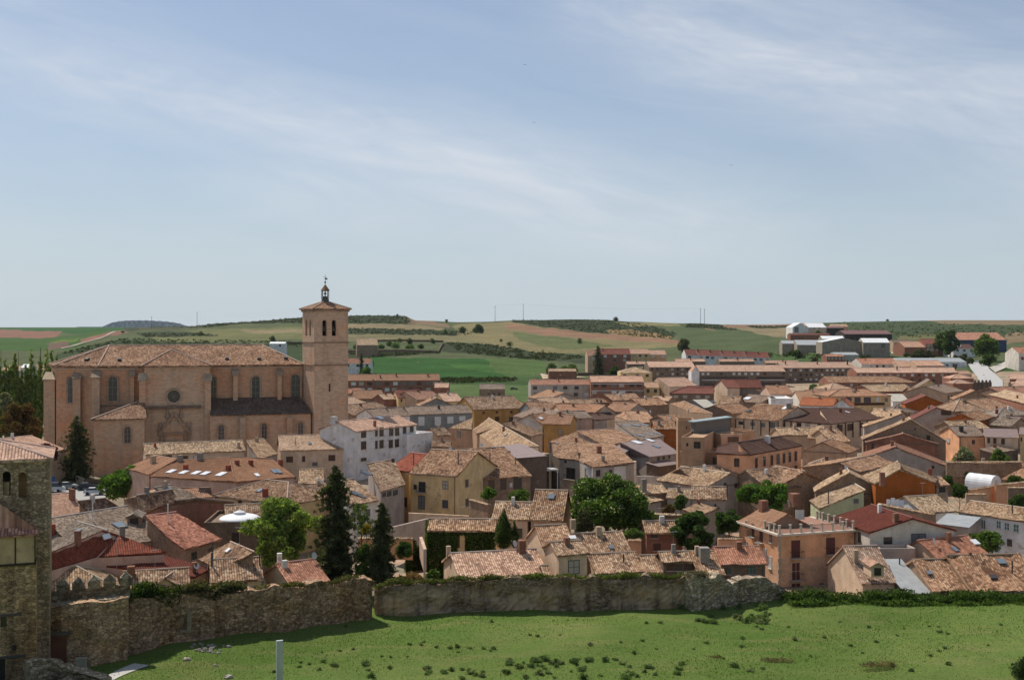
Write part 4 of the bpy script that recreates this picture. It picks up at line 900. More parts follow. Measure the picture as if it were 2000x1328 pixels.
buttress(278, 742, None, 13, YT, .8, (.46, .36, .26)); buttress(406, 742, None, 12, YT, .8, (.46, .36, .26))
buttress(96, 741, None, 22, 10, 4.0, (.46, .36, .26))
arch_win(church, 220.5, 783, 735, 17, 0); _sv = (cO, cX, cY); _f1, _f0 = cp(*F1), cp(*F0); cO = _f1; cX = (_f0 - _f1).normalized(); cY = Vector((-cX.y, cX.x, 0)); arch_win(church, 137.5, 786, 736, 9, 0); cO, cX, cY = _sv
g = MB(); blk(g, XL, X0, -.35, .1, onf(220, 790)[1] - .3, onf(220, 790)[1]); g.build('string_course', 'stucco', church, (.3, .24, .19, .6))
# lower chapel
HX0, hz = onf(183, 819, -13); HX1, _ = onf(282, 819, -13); g = MB()
for a, b in (((HX0 - .5, 0), (HX0, -13)), ((HX0, -13), (HX1, -13)), ((HX1, -13), (HX1, 0))): g.quad([cp(*a, -1), cp(*b, -1), cp(*b, hz), cp(*a, hz)])
g.build('chapel', 'ashlar', church, (.54, .36, .235))
g = MB(); blk(g, HX0 - .4, HX1 + .4, -13.4, -12.9, hz - .3, hz); blk(g, HX0 - .4, HX0 + .1, -12.9, -.2, hz - .3, hz); g.build('cornice', 'stucco', church, (.5, .42, .35, .4))
g = MB(); a, b = cp(HX0 - .6, -13.6, hz), cp(HX1 + .6, -13.6, hz); ap = cp(HX1 - .4, -4, hz + 4.0); cl = cp(HX0 - .6, 0, hz); top = cp(HX1 - .4, 0, hz + 4.1)
for p in ([a, b, ap], [cl, a, ap, top], [b, cp(HX1 + .6, 0, hz), top, ap]): tile_plane(g, p, True, .2, sag=.04)
ridge_cap(g, a, ap, .2); g.build('chapel_roof', ['tile', 'paint'], church, (.36, .245, .18, .8)); arch_win(church, 249, 865, 833, 12, -13)
# tower
_c = onf(613.5, 640, -8.6); _corner = cp(_c[0], -8.6); _dp = cp(*( _c[0] - 3, 0)); TR = math.radians(29)
_old = (cO, cX, cY); cO = _corner; cX = Vector((math.cos(TR), math.sin(TR), 0)); cY = Vector((-cX.y, cX.x, 0))
TX0 = 0.0; TX1 = onf(680, 640, 0)[0]; TW = TX1 - TX0; ty0, ty1 = 0.0, TW; ztw = onf(613, 603, ty0)[1]
tw = thing('bell_tower', (cp((TX0 + TX1) / 2, (ty0 + ty1) / 2, -1)), 'tall square stone bell tower with paired arches and an iron lantern on top', 'tower')
zb1 = onf(640, 669, ty0)[1]; zb2 = onf(640, 713, ty0)[1]
g = MB(); cs = [(TX0, ty0), (TX1, ty0), (TX1, ty1), (TX0, ty1)]
def ah(u, vt, vb, wp, Y): X_a, zb_ = onf(u - wp / 2, vb, Y); X_b, zt_q = onf(u + wp / 2, vt, Y); return (X_a - TX0, X_b - TX0, zb_, zt_q - (X_b - X_a) / 2)
hF = [ah(634, 625, 656, 8.5, ty0), ah(652.5, 625, 656, 8.5, ty0)]
hL = [(TW * .25, TW * .42, hF[0][2], hF[0][3]), (TW * .58, TW * .75, hF[0][2], hF[0][3])]
wall_with_arches(g, cp(TX0, ty0), cp(TX1, ty0), -1, ztw, hF, .9); wall_with_arches(g, cp(TX0, ty1), cp(TX0, ty0), -1, ztw, hL, .9); wall_with_arches(g, cp(TX1, ty0), cp(TX1, ty1), -1, ztw, hL, .9); wall_with_arches(g, cp(TX1, ty1), cp(TX0, ty1), -1, ztw, hL, .9)
g.build('wall', 'ashlar', tw, (.57, .395, .27))
g = MB(); blk(g, TX0 + .9, TX1 - .9, ty0 + .9, ty1 - .9, zb1 - 2, hF[0][2] - .05); g.build('belfry_floor', 'stucco', tw, (.2, .15, .1, .5))
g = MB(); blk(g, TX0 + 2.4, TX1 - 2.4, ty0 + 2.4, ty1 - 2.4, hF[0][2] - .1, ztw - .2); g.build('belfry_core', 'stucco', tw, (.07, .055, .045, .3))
for z, t in ((zb1, .16), (zb2, .22), (ztw - .35, .32)):
    g = MB(); o_ = t
    for i in range(4):
        a, b = Vector(cs[i]), Vector(cs[(i + 1) % 4]); d_ = (b - a).normalized(); n_ = Vector((d_.y, -d_.x)); c_ = (a + b) / 2 + n_ * o_ / 2; g.obox(cp(c_.x, c_.y, z), (cX * d_.x + cY * d_.y) * (TW / 2 + o_), (cX * n_.x + cY * n_.y) * o_ / 2, UP * (.35 if t > .3 else .16))
    g.build('string_course', 'stucco', tw, (.36, .24, .165, .5) if t < .3 else (.42, .3, .22, .3))
g = MB(); x_, z_ = onf(643.5, 757, ty0); blk(g, x_ - .22, x_ + .22, ty0 - .03, ty0 + .2, z_ - 1, z_ + 1); g.build('slit_window', 'paint', tw, (.03, .025, .02))
for k, u in enumerate((634, 652.5)):
    x_, z_ = onf(u, 642, ty0); g = MB(); pr = None
    for (r0, h0), (r1, h1) in zip(((.62, 0), (.5, .25), (.36, .7), (.3, 1.0)), ((.5, .25), (.36, .7), (.3, 1.0), (.05, 1.2))): g.cyl(cp(x_, ty0 + .55, z_ + h0 - .6), cp(x_, ty0 + .55, z_ + h1 - .6), r0, r1, 12)
    g.build('bell', 'paint', tw, (.06, .055, .04))
g = MB(); cc = cp((TX0 + TX1) / 2, (ty0 + ty1) / 2, ztw + 2.1); cor = [cp(x, y, ztw + .02) for x, y in ((TX0 - .7, ty0 - .7), (TX1 + .7, ty0 - .7), (TX1 + .7, ty1 + .7), (TX0 - .7, ty1 + .7))]
for i in range(4): tile_plane(g, [cor[i], cor[(i + 1) % 4], cc], True, .2, sag=.03); ridge_cap(g, cor[i], cc, .16)
g.build('roof', ['tile', 'paint'], tw, (.36, .245, .175, .9))
g = MB(); z = ztw + 1.3; c0 = cp((TX0 + TX1) / 2, (ty0 + ty1) / 2, 0)
def lp(a, r, z_): return c0 + (cX * math.cos(a) + cY * math.sin(a)) * r + UP * z_
A8 = [math.pi / 8 + math.pi / 4 * i for i in range(8)]; g.cyl(c0 + UP * z, c0 + UP * (z + 1.3), 1.0, .95, 8); g.build('lantern_base', 'paint', tw, (.10, .09, .08))
g = MB()
for a in A8: g.cyl(lp(a, .92, z + 1.3), lp(a, .92, z + 3.4), .09, .09, 5)
g.cyl(c0 + UP * (z + 3.35), c0 + UP * (z + 3.55), 1.05, 1.05, 8); g.cyl(c0 + UP * (z + 1.3), c0 + UP * (z + 2.0), .75, .75, 8); g.build('lantern', 'paint', tw, (.09, .085, .08))
g = MB(); g.cyl(c0 + UP * (z + 2.5), c0 + UP * (z + 3.0), .42, .2, 10); g.build('bell', 'paint', tw, (.07, .06, .04))
g = MB(); g.cyl(c0 + UP * (z + 3.5), c0 + UP * (z + 5.0), 1.2, .12, 8); g.build('lantern_roof', 'tile', tw, (.34, .23, .16, .5))
g = MB(); g.cyl(c0 + UP * (z + 4.9), c0 + UP * (z + 7.6), .07, .04, 6); g.cyl(c0 + UP * (z + 5.4), c0 + UP * (z + 5.8), .22, .22, 8); g.obox(c0 + UP * (z + 6.9), cX * .5, cY * .04, UP * .05); g.obox(c0 + cX * .25 + UP * (z + 6.5), cX * .35, cY * .03, UP * .2); g.build('weather_vane', 'paint', tw, (.05, .05, .05))
cO, cX, cY = _old; g = MB(); x_, z_ = onf(592, 720, -.3); g.cyl(cp(x_, -.35, lz1), cp(x_, -.35, ZE - .5), .13, .13, 6); g.build('drainpipe', 'paint', church, (.06, .05, .05))
# ------------------------------------------------------------------ houses: front row behind the wall (pixels of the photo, metres)
H('cream house with a dish and two chimneys under pale tiles just behind the town wall', (897, 1131), (1072,), 3, vr=1076, rot=15, roof='pkm', ch=[(876, 1085, .55, 1.3, 'cr', 'hood'), (1019, 1078, .9, 1.6, 'br', 'hood')], an=[(1006, 1072, 1, True)])
H('narrow tiled annex squeezed between cream house and brown-windowed house', (1062, 1124), (1078,), 3.2, vr=1104, rot=10, roof='tl')
H('cream house with one brown double window looking over the wall', (1089, 1085), (1152,), 5.5, vr=1057, rot=18, roof='tl', w=[(1120.6, 1107, 20, 24, 'lt')])
H('tiled house with white left gable behind the brown-windowed house', (1063, 1076), (1127,), 5, vr=1025, rot=14, s=.5, roof='tl', sk=[(1118, 1050, 14, 6, 'wh')], ch=[(1119, 1028, .7, 1, 'cr')])
H('tiled house with one small skylight right of the white-gabled one', (1135, 1086), (1237,), 4.2, vr=1040, rot=14, s=.48, roof='tl', sk=[(1194, 1069, 9, 6, 'bl')])
H('low mottled tile roof resting right behind the wall, with a thin flue', (1163, 1121), (1262,), 2.6, vr=1080, rot=13, s=.45, roof='tl', ch=[(1218, 1096, .22, 1.0, 'dk')])
H('narrow tiled shed between low roof and open porch behind the wall', (1262, 1118), (1297,), 2.8, vr=1084, rot=8, s=.42, roof='tl')
H('small house with a dark open porch under a thin tiled roof', (1293, 1098), (1352,), 4.2, vr=1077, rot=6, s=.42, roof='tl', wall='db', w=[(1308, 1107, 12, 12, 'br'), (1325, 1107, 13, 12, 'dk'), (1343, 1107, 12, 12, 'br')])
H('tiled shed with a big grey square chimney behind the ruined wall', (1363, 1124), (1418,), 2.8, vr=1076, rot=5, s=.45, roof='tl', wall='ad', ch=[(1375, 1092, 1.25, 1.6, 'gr'), (1361, 1082, .5, 1.1, 'cr')])
H('small grey-brown house with a bright pink tiled roof', (1408, 1103), (1500, 1101), 3.8, vr=1067, s=.45, roof='pk', wall='bk', w=[(1467, 1114, 13, 12, 'tl'), (1423, 1115, 7, 10, 'tl')])
H('low lean-to with dark red tiles below the pink-roofed house', (1434, 1137), (1500, 1135), 1.6, 'mono', vr=1124, roof='red', wall='bk')
# ochre four-storey house: custom
ZQ = 5.2
par, fc, C4, _ = H('tall ochre house with a roof terrace, stone ground floors and iron balconies', (1522, 1043), (1668, 1033.5), ZQ, 'flat', dep=11.5, wall='oc',
  w=[(1554, 1072, 15, 32, 'mr', 'dk', 'b'), (1622, 1066, 15, 30, 'mr', 'dk', 'b'), (1554, 1115, 15, 32, 'mr', 'lt', 'b'), (1554, 1150, 17, 22, 'mr', 'lt'), (1604, 1148, 8, 20, 'mr', 'lt'),
     (1458, 1023, 4, 12, 'mr', 'lt'), (1471, 1036, 4, 24, 'mr', 'dk', 'b'), (1487, 1046, 5, 26, 'mr', 'dk', 'b'), (1506, 1051, 5, 16, 'mr', 'lt'), (1457, 1064, 5, 10, 'wh'), (1494, 1081, 5, 20, 'wh', 'wh'), (1504.5, 1098, 5, 22, 'wh', 'wh')], name='ochre_house')
cA, cB, cC, cD = C4; Xh = (cB - cA).normalized(); Yh = Vector((-Xh.y, Xh.x, 0)); Lh = (cB - cA).length
g = MB(); zq = ZQ
for a, b in ((cA, cB), (cB, cC), (cD, cA)):
    d_ = (b - a).normalized(); n_ = Vector((d_.y, -d_.x, 0)); g.obox((a + b) / 2 - UP * .12 + n_ * .2, d_ * ((b - a).length / 2 + .35), n_ * .3, UP * .14)
g.build('cornice', 'paint', par, (.62, .52, .42)); g = MB()
m0, m1 = cA + Xh * .0 - Yh * .02, cB - Yh * .02
g.quad([P3(m0, -3.4), P3(m1, -3.4), P3(m1, ZQ - 3.6), P3(m0, ZQ - 3.6)]); g.quad([P3(cD - Xh * .02, -3.4), P3(cA - Xh * .02, -3.4), P3(cA - Xh * .02, ZQ - 4.3), P3(cD - Xh * .02, ZQ - 4.3)]); g.build('stone_facing', 'stucco', par, (.70, .44, .29, .35))
g = MB()
for k in range(14): 
    for sg in (0, 1): g.obox(P3(cA + Xh * .12 * sg, ZQ - 11 + k * .8) - Yh * .04 * (1 - sg) - Xh * .04 * sg, Xh * (.25 if k % 2 else .15), Yh * .05, UP * .33)
g.build('quoin', 'stucco', par, (.5, .42, .32, .3))
# attic block with its red gable roof set back behind the terrace
t_ = 4.2; q0 = cA + Yh * t_ - UP * 8; aA = P3(cA + Yh * t_ - Xh * .3, ZQ - .05); aB = P3(cA + Yh * t_ + Xh * 8.2, ZQ - .05); aD = P3(cD - Xh * .3, ZQ - .05); aC = P3(cD + Xh * 8.2, ZQ - .05); ap0 = P3(cA + Yh * t_ + Xh * 4.0, ZQ + 2.1); ap1 = P3(cD + Xh * 4.0, ZQ + 2.1)
fr = P3(cA - Xh * .5 - Yh * .3, ZQ + .02)
g = MB(); pls = [[aD, aA, ap0, ap1], [aB, aC, ap1, ap0]]
for p in pls: tile_plane(g, p, True, .16)
ro = g.build('roof', ['tile', 'paint'], par, RC['orb'][:3] + (.1,)); add_chimney(ro, pls, 1491, 996, 1.1, 1.5, 'br', 'hood'); add_chimney(ro, pls, 1552, 984, 1.3, 1.6, 'br', 'hood'); add_antenna(ro, pls, 1541, 990, 1, True)
g = MB(); g.quad([aA + Xh * .3 + Yh * .2 - UP * .5, aB - Xh * .3 + Yh * .2 - UP * .5, aB - Xh * .3 + Yh * .2, ap0 + Yh * .2, aA + Xh * .3 + Yh * .2]); g.quad([aB - Xh * .3 + Yh * .2 - UP, aC - Xh * .3 - UP, aC - Xh * .3, aB - Xh * .3 + Yh * .2]); g.build('attic_wall', 'stucco', par, (.34, .22, .15, 0))
add_window(par, [(P3(aA + Yh * .2, 0), P3(aB + Yh * .2, 0), -Yh)], 1562, 1004, 15, 15, 'wh', 'lt')
g = MB(); g.quad([P3(cA + Xh * .2 + Yh * .2, ZQ + .03), P3(cB - Xh * .2 + Yh * .2, ZQ + .03), P3(cC - Xh * .2, ZQ + .03), P3(cD + Xh * .2, ZQ + .03)]); g.build('terrace_floor', 'paint', par, (.30, .15, .10))
g = MB(); r_ = MB()
pts = [P3(cA + Yh * t_ + Xh * .1, ZQ + .05), P3(cA + Xh * .1 + Yh * .1, ZQ + .05), P3(cB - Xh * .1 + Yh * .1, ZQ + .05), P3(cC - Xh * .1 - Yh * 2, ZQ + .05)]; cnt = [3, 7, 6]
for (a, b), n in zip(zip(pts[:-1], pts[1:]), cnt):
    L_ = (b - a).length; d_ = (b - a).normalized()
    for i in range(n + 1):
        q = a.lerp(b, i / n)
        if i or a is pts[0]: g = MB(); g.box(q, .26, .26, 1.15, math.atan2(d_.y, d_.x)); g.box(q + UP * 1.15, .36, .36, .08, math.atan2(d_.y, d_.x)); g.build('balustrade_post', 'paint', par, (.52, .45, .36))
    for i in range(int(L_ / .16)): r_.obox(a + d_ * .16 * i + UP * .5, d_ * .012, Vector((-d_.y, d_.x, 0)) * .012, UP * .45)
    r_.obox((a + b) / 2 + UP * .95, d_ * L_ / 2, Vector((-d_.y, d_.x, 0)) * .03, UP * .03)
r_.build('railing', 'paint', par, (.06, .055, .05))
H('white gabled house with a dark red roof and a tall grey garage door', (1697, 1040), (1868, 1035), 5.5, 'gy', vr=1012, dep=13, wall='ow', roof='drd', w=[(1734, 1059, 15, 19, 'dk', 'dk'), (1794, 1062, 26, 38, 'gy', 'dk'), (1679, 1049, 4, 18, 'br')], ch=[(1749, 1018, .7, 1.2, 'br'), (1718, 1000, .5, 1.2, 'wh')])
H('cream gabled house with a small dormer beside the hedge', (1683, 1140), (1753, 1138), .9, vr=1066, s=.62, roof='pkm', wall='cr', ch=[(1671, 1095, .6, 1.5, 'cr', 'hood')], name='dormer_house')
HD = ALLB[-1]
d_c = PD(1717, 1130, 148.2)
g = MB(); Xd = Vector((1, .03, 0)).normalized(); Yd = Vector((-Xd.y, Xd.x, 0)); c = PD(1714, 1127, 148.6); g.quad([c - Xd * .85, c + Xd * .85, c + Xd * .85 + UP * 1.5, c + UP * 1.95, c - Xd * .85 + UP * 1.5]); g.quad([c - Xd * .85 + Yd * 3, c - Xd * .85, c - Xd * .85 + UP * 1.5, c - Xd * .85 + UP * 1.5 + Yd * 3]); g.quad([c + Xd * .85, c + Xd * .85 + Yd * 3, c + Xd * .85 + UP * 1.5 + Yd * 3, c + Xd * .85 + UP * 1.5]); dm = g.build('dormer', 'stucco', HD[0], WC['cr'])
g = MB()
for sg in (-1, 1):
    e_ = c + Xd * sg * 1.1 + UP * 1.42; q = [e_ - Yd * .3, e_ + Yd * 3.5, c + UP * 2.0 + Yd * 3.5, c + UP * 2.0 - Yd * .3]; tile_plane(g, q if sg > 0 else [q[1], q[0], q[3], q[2]], True, .1)
g.build('dormer_roof', ['tile', 'paint'], dm, RC['pkl']); g = MB(); g.obox(c + UP * .75 - Yd * .05, Xd * .45, Yd * .04, UP * .5); g.build('dormer_window', 'glass', dm, (.04, .03, .03))
H('long grey corrugated shed roof sloping to the hedge', (1769, 1159), (1820,), .2, 'mono', vr=1091, s=.26, rot=4, roof='gys', wall='gr', ch=[(1757, 1102, .2, .9, 'dk')], name='shed')
H('dark grey walled block behind the corrugated shed roof', (1718, 1071), (1788,), 3.9, 'flat', dep=3, rot=3, wall='gr', name='outbuilding')
H('old mottled tile roof with three skylights reaching down to the hedge', (1822, 1155), (1902,), .6, vr=1092, rot=4, s=.45, roof='oldr', sk=[(1871, 1101, 9, 5, 'bl'), (1815, 1119, 9, 5, 'bl'), (1897, 1122, 10, 6, 'bl')], wall='ad', ch=[(1894, 1098, .35, 1.4, 'br')], sag=.14)
H('sagging mottled tile roof with a hole at the right edge', (1900, 1157), (2050,), .8, vr=1083, rot=5, s=.46, roof='oldr', sk=[(1956, 1097, 16, 9, 'bl'), (1940, 1127, 14, 7, 'dk')], ch=[(1977, 1118, .22, 1.6, 'dk')], wall='ad', sag=.2)
H('cream-gabled house under bright red-pink tiles with two skylights', (1833, 1092), (1932, 1081), 2.6, vr=1050, s=.5, roof='pk', wall='cr', sk=[(1904, 1059, 15, 9, 'wh'), (1865, 1073, 10, 8, 'bl')], an=[(1825, 1066, .7, True)])
H('long white farmhouse with teal shutters and a bare vine', (1868, 999), (2006, 1019), 4.5, dep=8, s=.36, roof='oldp', wall='wh', w=[(1951, 1024, 8, 13, 'tl', 'wh'), (1967, 1028, 9, 13, 'tl', 'wh'), (1985, 1031, 10, 14, 'tl', 'wh'), (1880, 1017, 7, 19, 'gy', 'wh'), (1921, 1024, 8, 17, 'gy', 'wh'), (1972, 1060, 8, 13, 'dk'), (1898, 1008, 4, 6, 'dk')], ch=[(1977, 1003, .22, 1.4, 'dk')])
H('old tiled wing left of the white farmhouse', (1803, 1002), (1870, 998), 4, vr=968, s=.4, roof='oldp', wall='wh')
H('glazed conservatory with a sheet roof beside the farmhouse', (1826, 1022), (1893, 1030), 3.2, 'mono', vr=1006, s=.2, roof='gys', wall='gr', name='conservatory')
H('small red-walled outbuilding with an old tiled roof', (1260, 1041), (1337,), 4.2, vr=1017, rot=3, s=.5, roof='tl', wall='br', w=[(1283, 1068, 13, 12, 'br'), (1278, 1046, 12, 7, 'dk')], name='outbuilding')
H('tall tiled house with a single skylight and a tan right gable', (1033, 1015), (1100, 1015), 5.4, vr=957, rot=-10, s=.62, roof='tl', wall='ta', sk=[(1077, 970, 12, 9, 'bl')])
H('lower tiled wing left of the skylight house', (959, 1013.5), (1033,), 5.4, vr=980, rot=-9, s=.55, roof='tl', wall='cr', w=[(1015, 1041, 9, 17, 'dk')])
ivyh = H('ivy-covered house with brown doors under a tiled roof', (834, 1036), (968,), 5, vr=1013, rot=-3, s=.5, roof='tl', wall='ye', w=[(865, 1056, 12, 27, 'br', 0), (892, 1056, 12, 27, 'br', 0), (921, 1056, 12, 27, 'br', 0), (952, 1056, 12, 27, 'br', 0)], name='ivy_house')
# ------------------------------------------------------------------ low left quarter
R('big cream house with a brick-red roof, nearest red roof at left', [[(20, 1136, 5.4), (189, 1086, 5.6), (231, 1046, 7.3), (199, 1036), (90, 1082)], [(189, 1087, 5.5), (324, 1081, 5.2), (231, 1046, 7.3)]], wall='pi', roof='red', sk=[(207, 1048, 20, 7, 'wh')], ch=[(152, 1061, .6, 1.6, 'br'), (239, 1045, .7, 1.2, 'gr')], an=[(228, 1113, 4)])
par = ALLB[-1][0]
a, b = P(172, 1104, 4.9), P(410, 1109, 3.3); g = MB(); ap = P(231, 1047, 8.2); a = P(168, 1100, 4.5)
wp = bpy.data.objects['house.%03d' % 0] if False else None
R('wide pink-cream gable end with a dark red verge below the red roof', [[(172, 1100, 4.6), (324, 1083, 4.7), (410, 1109, 3.4), (380, 1125)]], wall='pi', roof='drd')
H('hipped old tile roof right behind the battlements', (58, 1165), (235, 1150), 3.0, 'hipR', vr=1106, s=.42, roof='oldp', wall='ad')
H('mottled cream-tiled roof with a hooded chimney behind the wall ivy', (238, 1152), (372, 1143), 2.9, vr=1112, s=.45, roof='tl', wall='cr', ch=[(256, 1124, .9, 1.2, 'br', 'hood')])
H('small tiled gable poking up just over the wall ivy', (300, 1143), (345, 1143), 3.1, 'gy', vr=1128, dep=3, roof='tl')
H('tiled house with a cream wall just over the town wall', (411, 1138), (515, 1131), 3.4, vr=1090, s=.5, roof='tl', wall='cr', ch=[(507, 1104, .18, 1.6, 'dk'), (546, 1092, .6, .8, 'wh'), (414, 1105, .28, 1.7, 'dk')], w=[(480, 1139, 6, 5, 'br')])
H('small cream gabled house with new orange tiles on the wall', (566, 1145), (645, 1134), 2.8, vr=1096, s=.45, roof='pk', wall='cr', ch=[(556, 1106, .6, .8, 'wh')], an=[(614, 1096, 1, True)])
R('brown tiled roof with one slim skylight and a black flue', [[(386, 1091, 4), (428, 1113, 4), (497, 1078, 6.5), (450, 1058)]], roof='oldr', wall='ad', sk=[(446, 1075, 12, 5, 'wh')], ch=[(415, 1093, .25, 2.4, 'dk')])
R('faded brick-red tiled house with a thin white flue', [[(361, 1073, 5), (434, 1053, 5), (344, 1000, 8), (284, 1008), (326, 1048)]], roof='red2', wall='ad', w=[(379, 1085, 9, 13, 'dk'), (412, 1074, 8, 8, 'dk')], ch=[(328, 1019, .2, 2.6, 'wh')])
RC['red2'] = (.40, .14, .10, .45)
R('weathered grey-tiled roof at far left with a small skylight', [[(40, 1062, 5), (112, 1096, 5), (211, 1036, 8), (151, 1018)]], roof='gy', wall='ad', sk=[(153, 1037, 16, 6, 'bl')], ch=[(100, 1046, .9, 1.6, 'rd')])
R('broad grey-brown roof with a dormer and a red-framed skylight', [[(150, 1082, 5), (326, 1050, 5), (249, 988, 8.2), (90, 1014)]], roof='gy', wall='ta', sk=[(234, 1026, 22, 9, 'bl')], w=[(316, 1070, 8, 10, 'dk')], ch=[(181, 1018, .15, 2.6, 'wh')], name='dormer_house')
DB = bpy.data.objects['dormer_house.001'] if 'dormer_house.001' in bpy.data.objects else None
def dormer(par_, u, v, d, W, Hh, L, r, roof='old', wall='ad'):
    Xd = Vector((math.cos(math.radians(r)), math.sin(math.radians(r)), 0)); Yd = Vector((-Xd.y, Xd.x, 0)); c = PD(u, v, d); g = MB()
    g.quad([c - Xd * W / 2, c + Xd * W / 2, c + Xd * W / 2 + UP * Hh, c + UP * Hh * 1.3, c - Xd * W / 2 + UP * Hh])
    for s_ in (-1, 1): g.quad([c + Xd * s_ * W / 2, c + Xd * s_ * W / 2 + Yd * L, c + Xd * s_ * W / 2 + UP * Hh + Yd * L, c + Xd * s_ * W / 2 + UP * Hh])
    dm = g.build('dormer', 'stucco', par_, WC[wall]); g = MB()
    for s_ in (-1, 1):
        e_ = c + Xd * s_ * (W / 2 + .2) + UP * (Hh - .1); q = [e_ - Yd * .3, e_ + Yd * L, c + UP * Hh * 1.35 + Yd * L, c + UP * Hh * 1.35 - Yd * .3]; tile_plane(g, q if s_ > 0 else [q[1], q[0], q[3], q[2]], True, .1)
    g.build('dormer_roof', ['tile', 'paint'], dm, RC[roof]); g = MB(); g.obox(c + UP * Hh * .5 - Yd * .05, Xd * W * .3, Yd * .04, UP * Hh * .36); g.build('dormer_window', 'glass', dm, (.03, .03, .03))
if DB: dormer(DB, 262, 1028, 163.5, 1.9, 1.4, 4, 10, 'gy')
R('pinkish new-tiled roof with a brick chimney beside the big tower', [[(50, 1020, 5), (175, 1000, 5), (137, 962, 7.5), (60, 970)]], roof='pkl', wall='oc', ch=[(141, 975, .75, 1.7, 'br')])
H('tiny terracotta-walled box between grey roofs at far left', (97, 1019), (128,), 6.3, 'flat', dep=4, rot=12, wall='oc', name='outbuilding')
R('low dark old roof between the pink-tiled roof and the car park', [[(175, 1001, 5), (231, 989, 5), (207, 973, 6.6), (152, 979)]], roof='old2', wall='ad')
R('old dark roof with a small tiled dormer by the leafy tree', [[(280, 998, 5.5), (352, 982, 5.5), (336, 956, 7.6), (266, 968)], [(241, 974, 5.3), (280, 998, 5.5), (266, 968, 7.6)]], roof='old', wall='ad', name='dormer_house', ch=[(287, 962, .6, .9, 'gr')])
dormer(bpy.data.objects['dormer_house.002'], 305, 975, 194, 2.2, 1.1, 4, 14, 'oldr')
R('pale grey-tiled roof with a dark skylight behind the dormer', [[(345, 978, 6), (392, 971, 6), (336, 946, 8), (301, 953)]], roof='gy', wall='ad', sk=[(327, 955, 15, 5, 'gl')])
R('low brown roof strip between grey roof and big trapezoid chimney', [[(388, 972, 6), (418, 970, 6), (385, 953, 7.2), (352, 952)]], roof='orb', wall='pi')
R('long old roof with a massive tapering chimney', [[(357, 1005, 5.6), (447, 989, 5.6), (457, 980, 6.3), (387, 973), (314, 985)], [(277, 1003, 5.6), (357, 1005, 5.6), (314, 985, 8.2)]], roof='old2', wall='br')
c = PD(400, 984, 195); g = MB(); g.box(c, 3.0, 1.6, 2.9, .2, taper=.62); o = g.build('chimney', 'stucco', None, (.22, .15, .11, .8)); o.parent = bpy.data.objects['house'] if False else None
_lc = [x for x in bpy.data.objects if x.get('label') == 'long old roof with a massive tapering chimney'][0]; o.data.transform(__import__('mathutils').Matrix.Translation(-_lc.location)); o.parent = _lc
dome = H('round-cornered brown building crowned by a shallow white dome', (398, 1020), (512,), 6.2, 'flat', dep=11, rot=4, wall='bk', w=[(461, 1050, 14, 18, 'dk'), (505, 1046, 6, 12, 'dk')], name='domed_building')
c = (dome[2][0] + dome[2][2]) / 2; c = P(468, 1020, 6.2); c.y += 3.3; c.x = (468 - 1000) / F * c.y; g = MB(); N_ = 40; R_d = 39 * c.y / F
for i in range(10):
    a0, a1 = math.pi / 2 * i / 10, math.pi / 2 * (i + 1) / 10
    for j in range(N_):
        b0, b1 = 2 * math.pi * j / N_, 2 * math.pi * (j + 1) / N_
        g.quad([c + Vector((R_d * math.cos(a_) * math.cos(b_), R_d * math.cos(a_) * math.sin(b_), R_d * .24 * math.sin(a_) + 0)) for a_, b_ in ((a0, b0), (a0, b1), (a1, b1), (a1, b0))])
dm = g.build('dome', 'paint', dome[0], (.72, .73, .74)); g = MB(); g.cyl(c + UP * (R_d * .22), c + UP * (R_d * .22 + .35), .95, .8, 16); g.cyl(c + UP * (R_d * .22 + .35), c + UP * (R_d * .22 + .6), .85, .2, 16); g.build('dome_cap', 'paint', dm, (.6, .61, .62))
H('old tiled roof immediately behind the white dome', (440, 1014), (545, 1009), 6, vr=984, s=.38, roof='old', wall='ad', ch=[(529, 996, .8, 1, 'gr')])
H('yellow-walled house with a hipped old roof and one brown window', (415, 967), (560, 986), 6, 'hip', dep=13, s=.38, roof='old', wall='ye', w=[(498, 981, 13, 7, 'br'), (469, 980, 6, 4, 'br')], ch=[(518, 968, .7, 1.2, 'rd')], sk=[(508, 958, 10, 6, 'bl')])
R('large hotel-like house with a brown tiled roof, row of white skylights and corbelled eaves', [[(291, 930, 8), (461, 941, 8), (450, 893, 10.4), (345, 899)], [(461, 941, 8), (578, 931, 8), (532, 896, 10.4), (450, 893)]], roof='bn', wall='pi', name='large_house',
  sk=[(334.5, 921, 13, 6, 'wh'), (359, 923, 13, 6, 'wh'), (383, 924, 13, 6, 'wh'), (401.5, 925, 13, 6, 'wh'), (432, 926.5, 14, 7, 'wh'), (535, 921, 8, 7, 'bl'), (544, 921, 8, 7, 'bl'), (502, 928, 8, 5, 'wh')], ch=[(363, 917, .7, .9, 'rd'), (446, 918, .7, .9, 'rd'), (463, 907, .7, .8, 'rd'), (490, 907, .7, .8, 'rd'), (548, 907, .7, .9, 'rd'), (352, 901, .8, 1.2, 'gr'), (391, 899, .8, 1.4, 'gr')])
par = [x for x in bpy.data.objects if str(x.get('label', '')).startswith('large hotel-like')][0]
g = MB()
for (a, b, n) in ((P(292, 932, 7.6), P(461, 943, 7.6), 26), (P(461, 943, 7.6), P(578, 933, 7.6), 20)):
    d_ = (b - a).normalized(); nn_ = Vector((d_.y, -d_.x, 0))
    for i in range(n): g.obox(a.lerp(b, (i + .5) / n) + nn_ * .0 - UP * .05, d_ * .12, nn_ * .35, UP * .16)
g.build('corbel', 'wood', par, (.06, .035, .025))
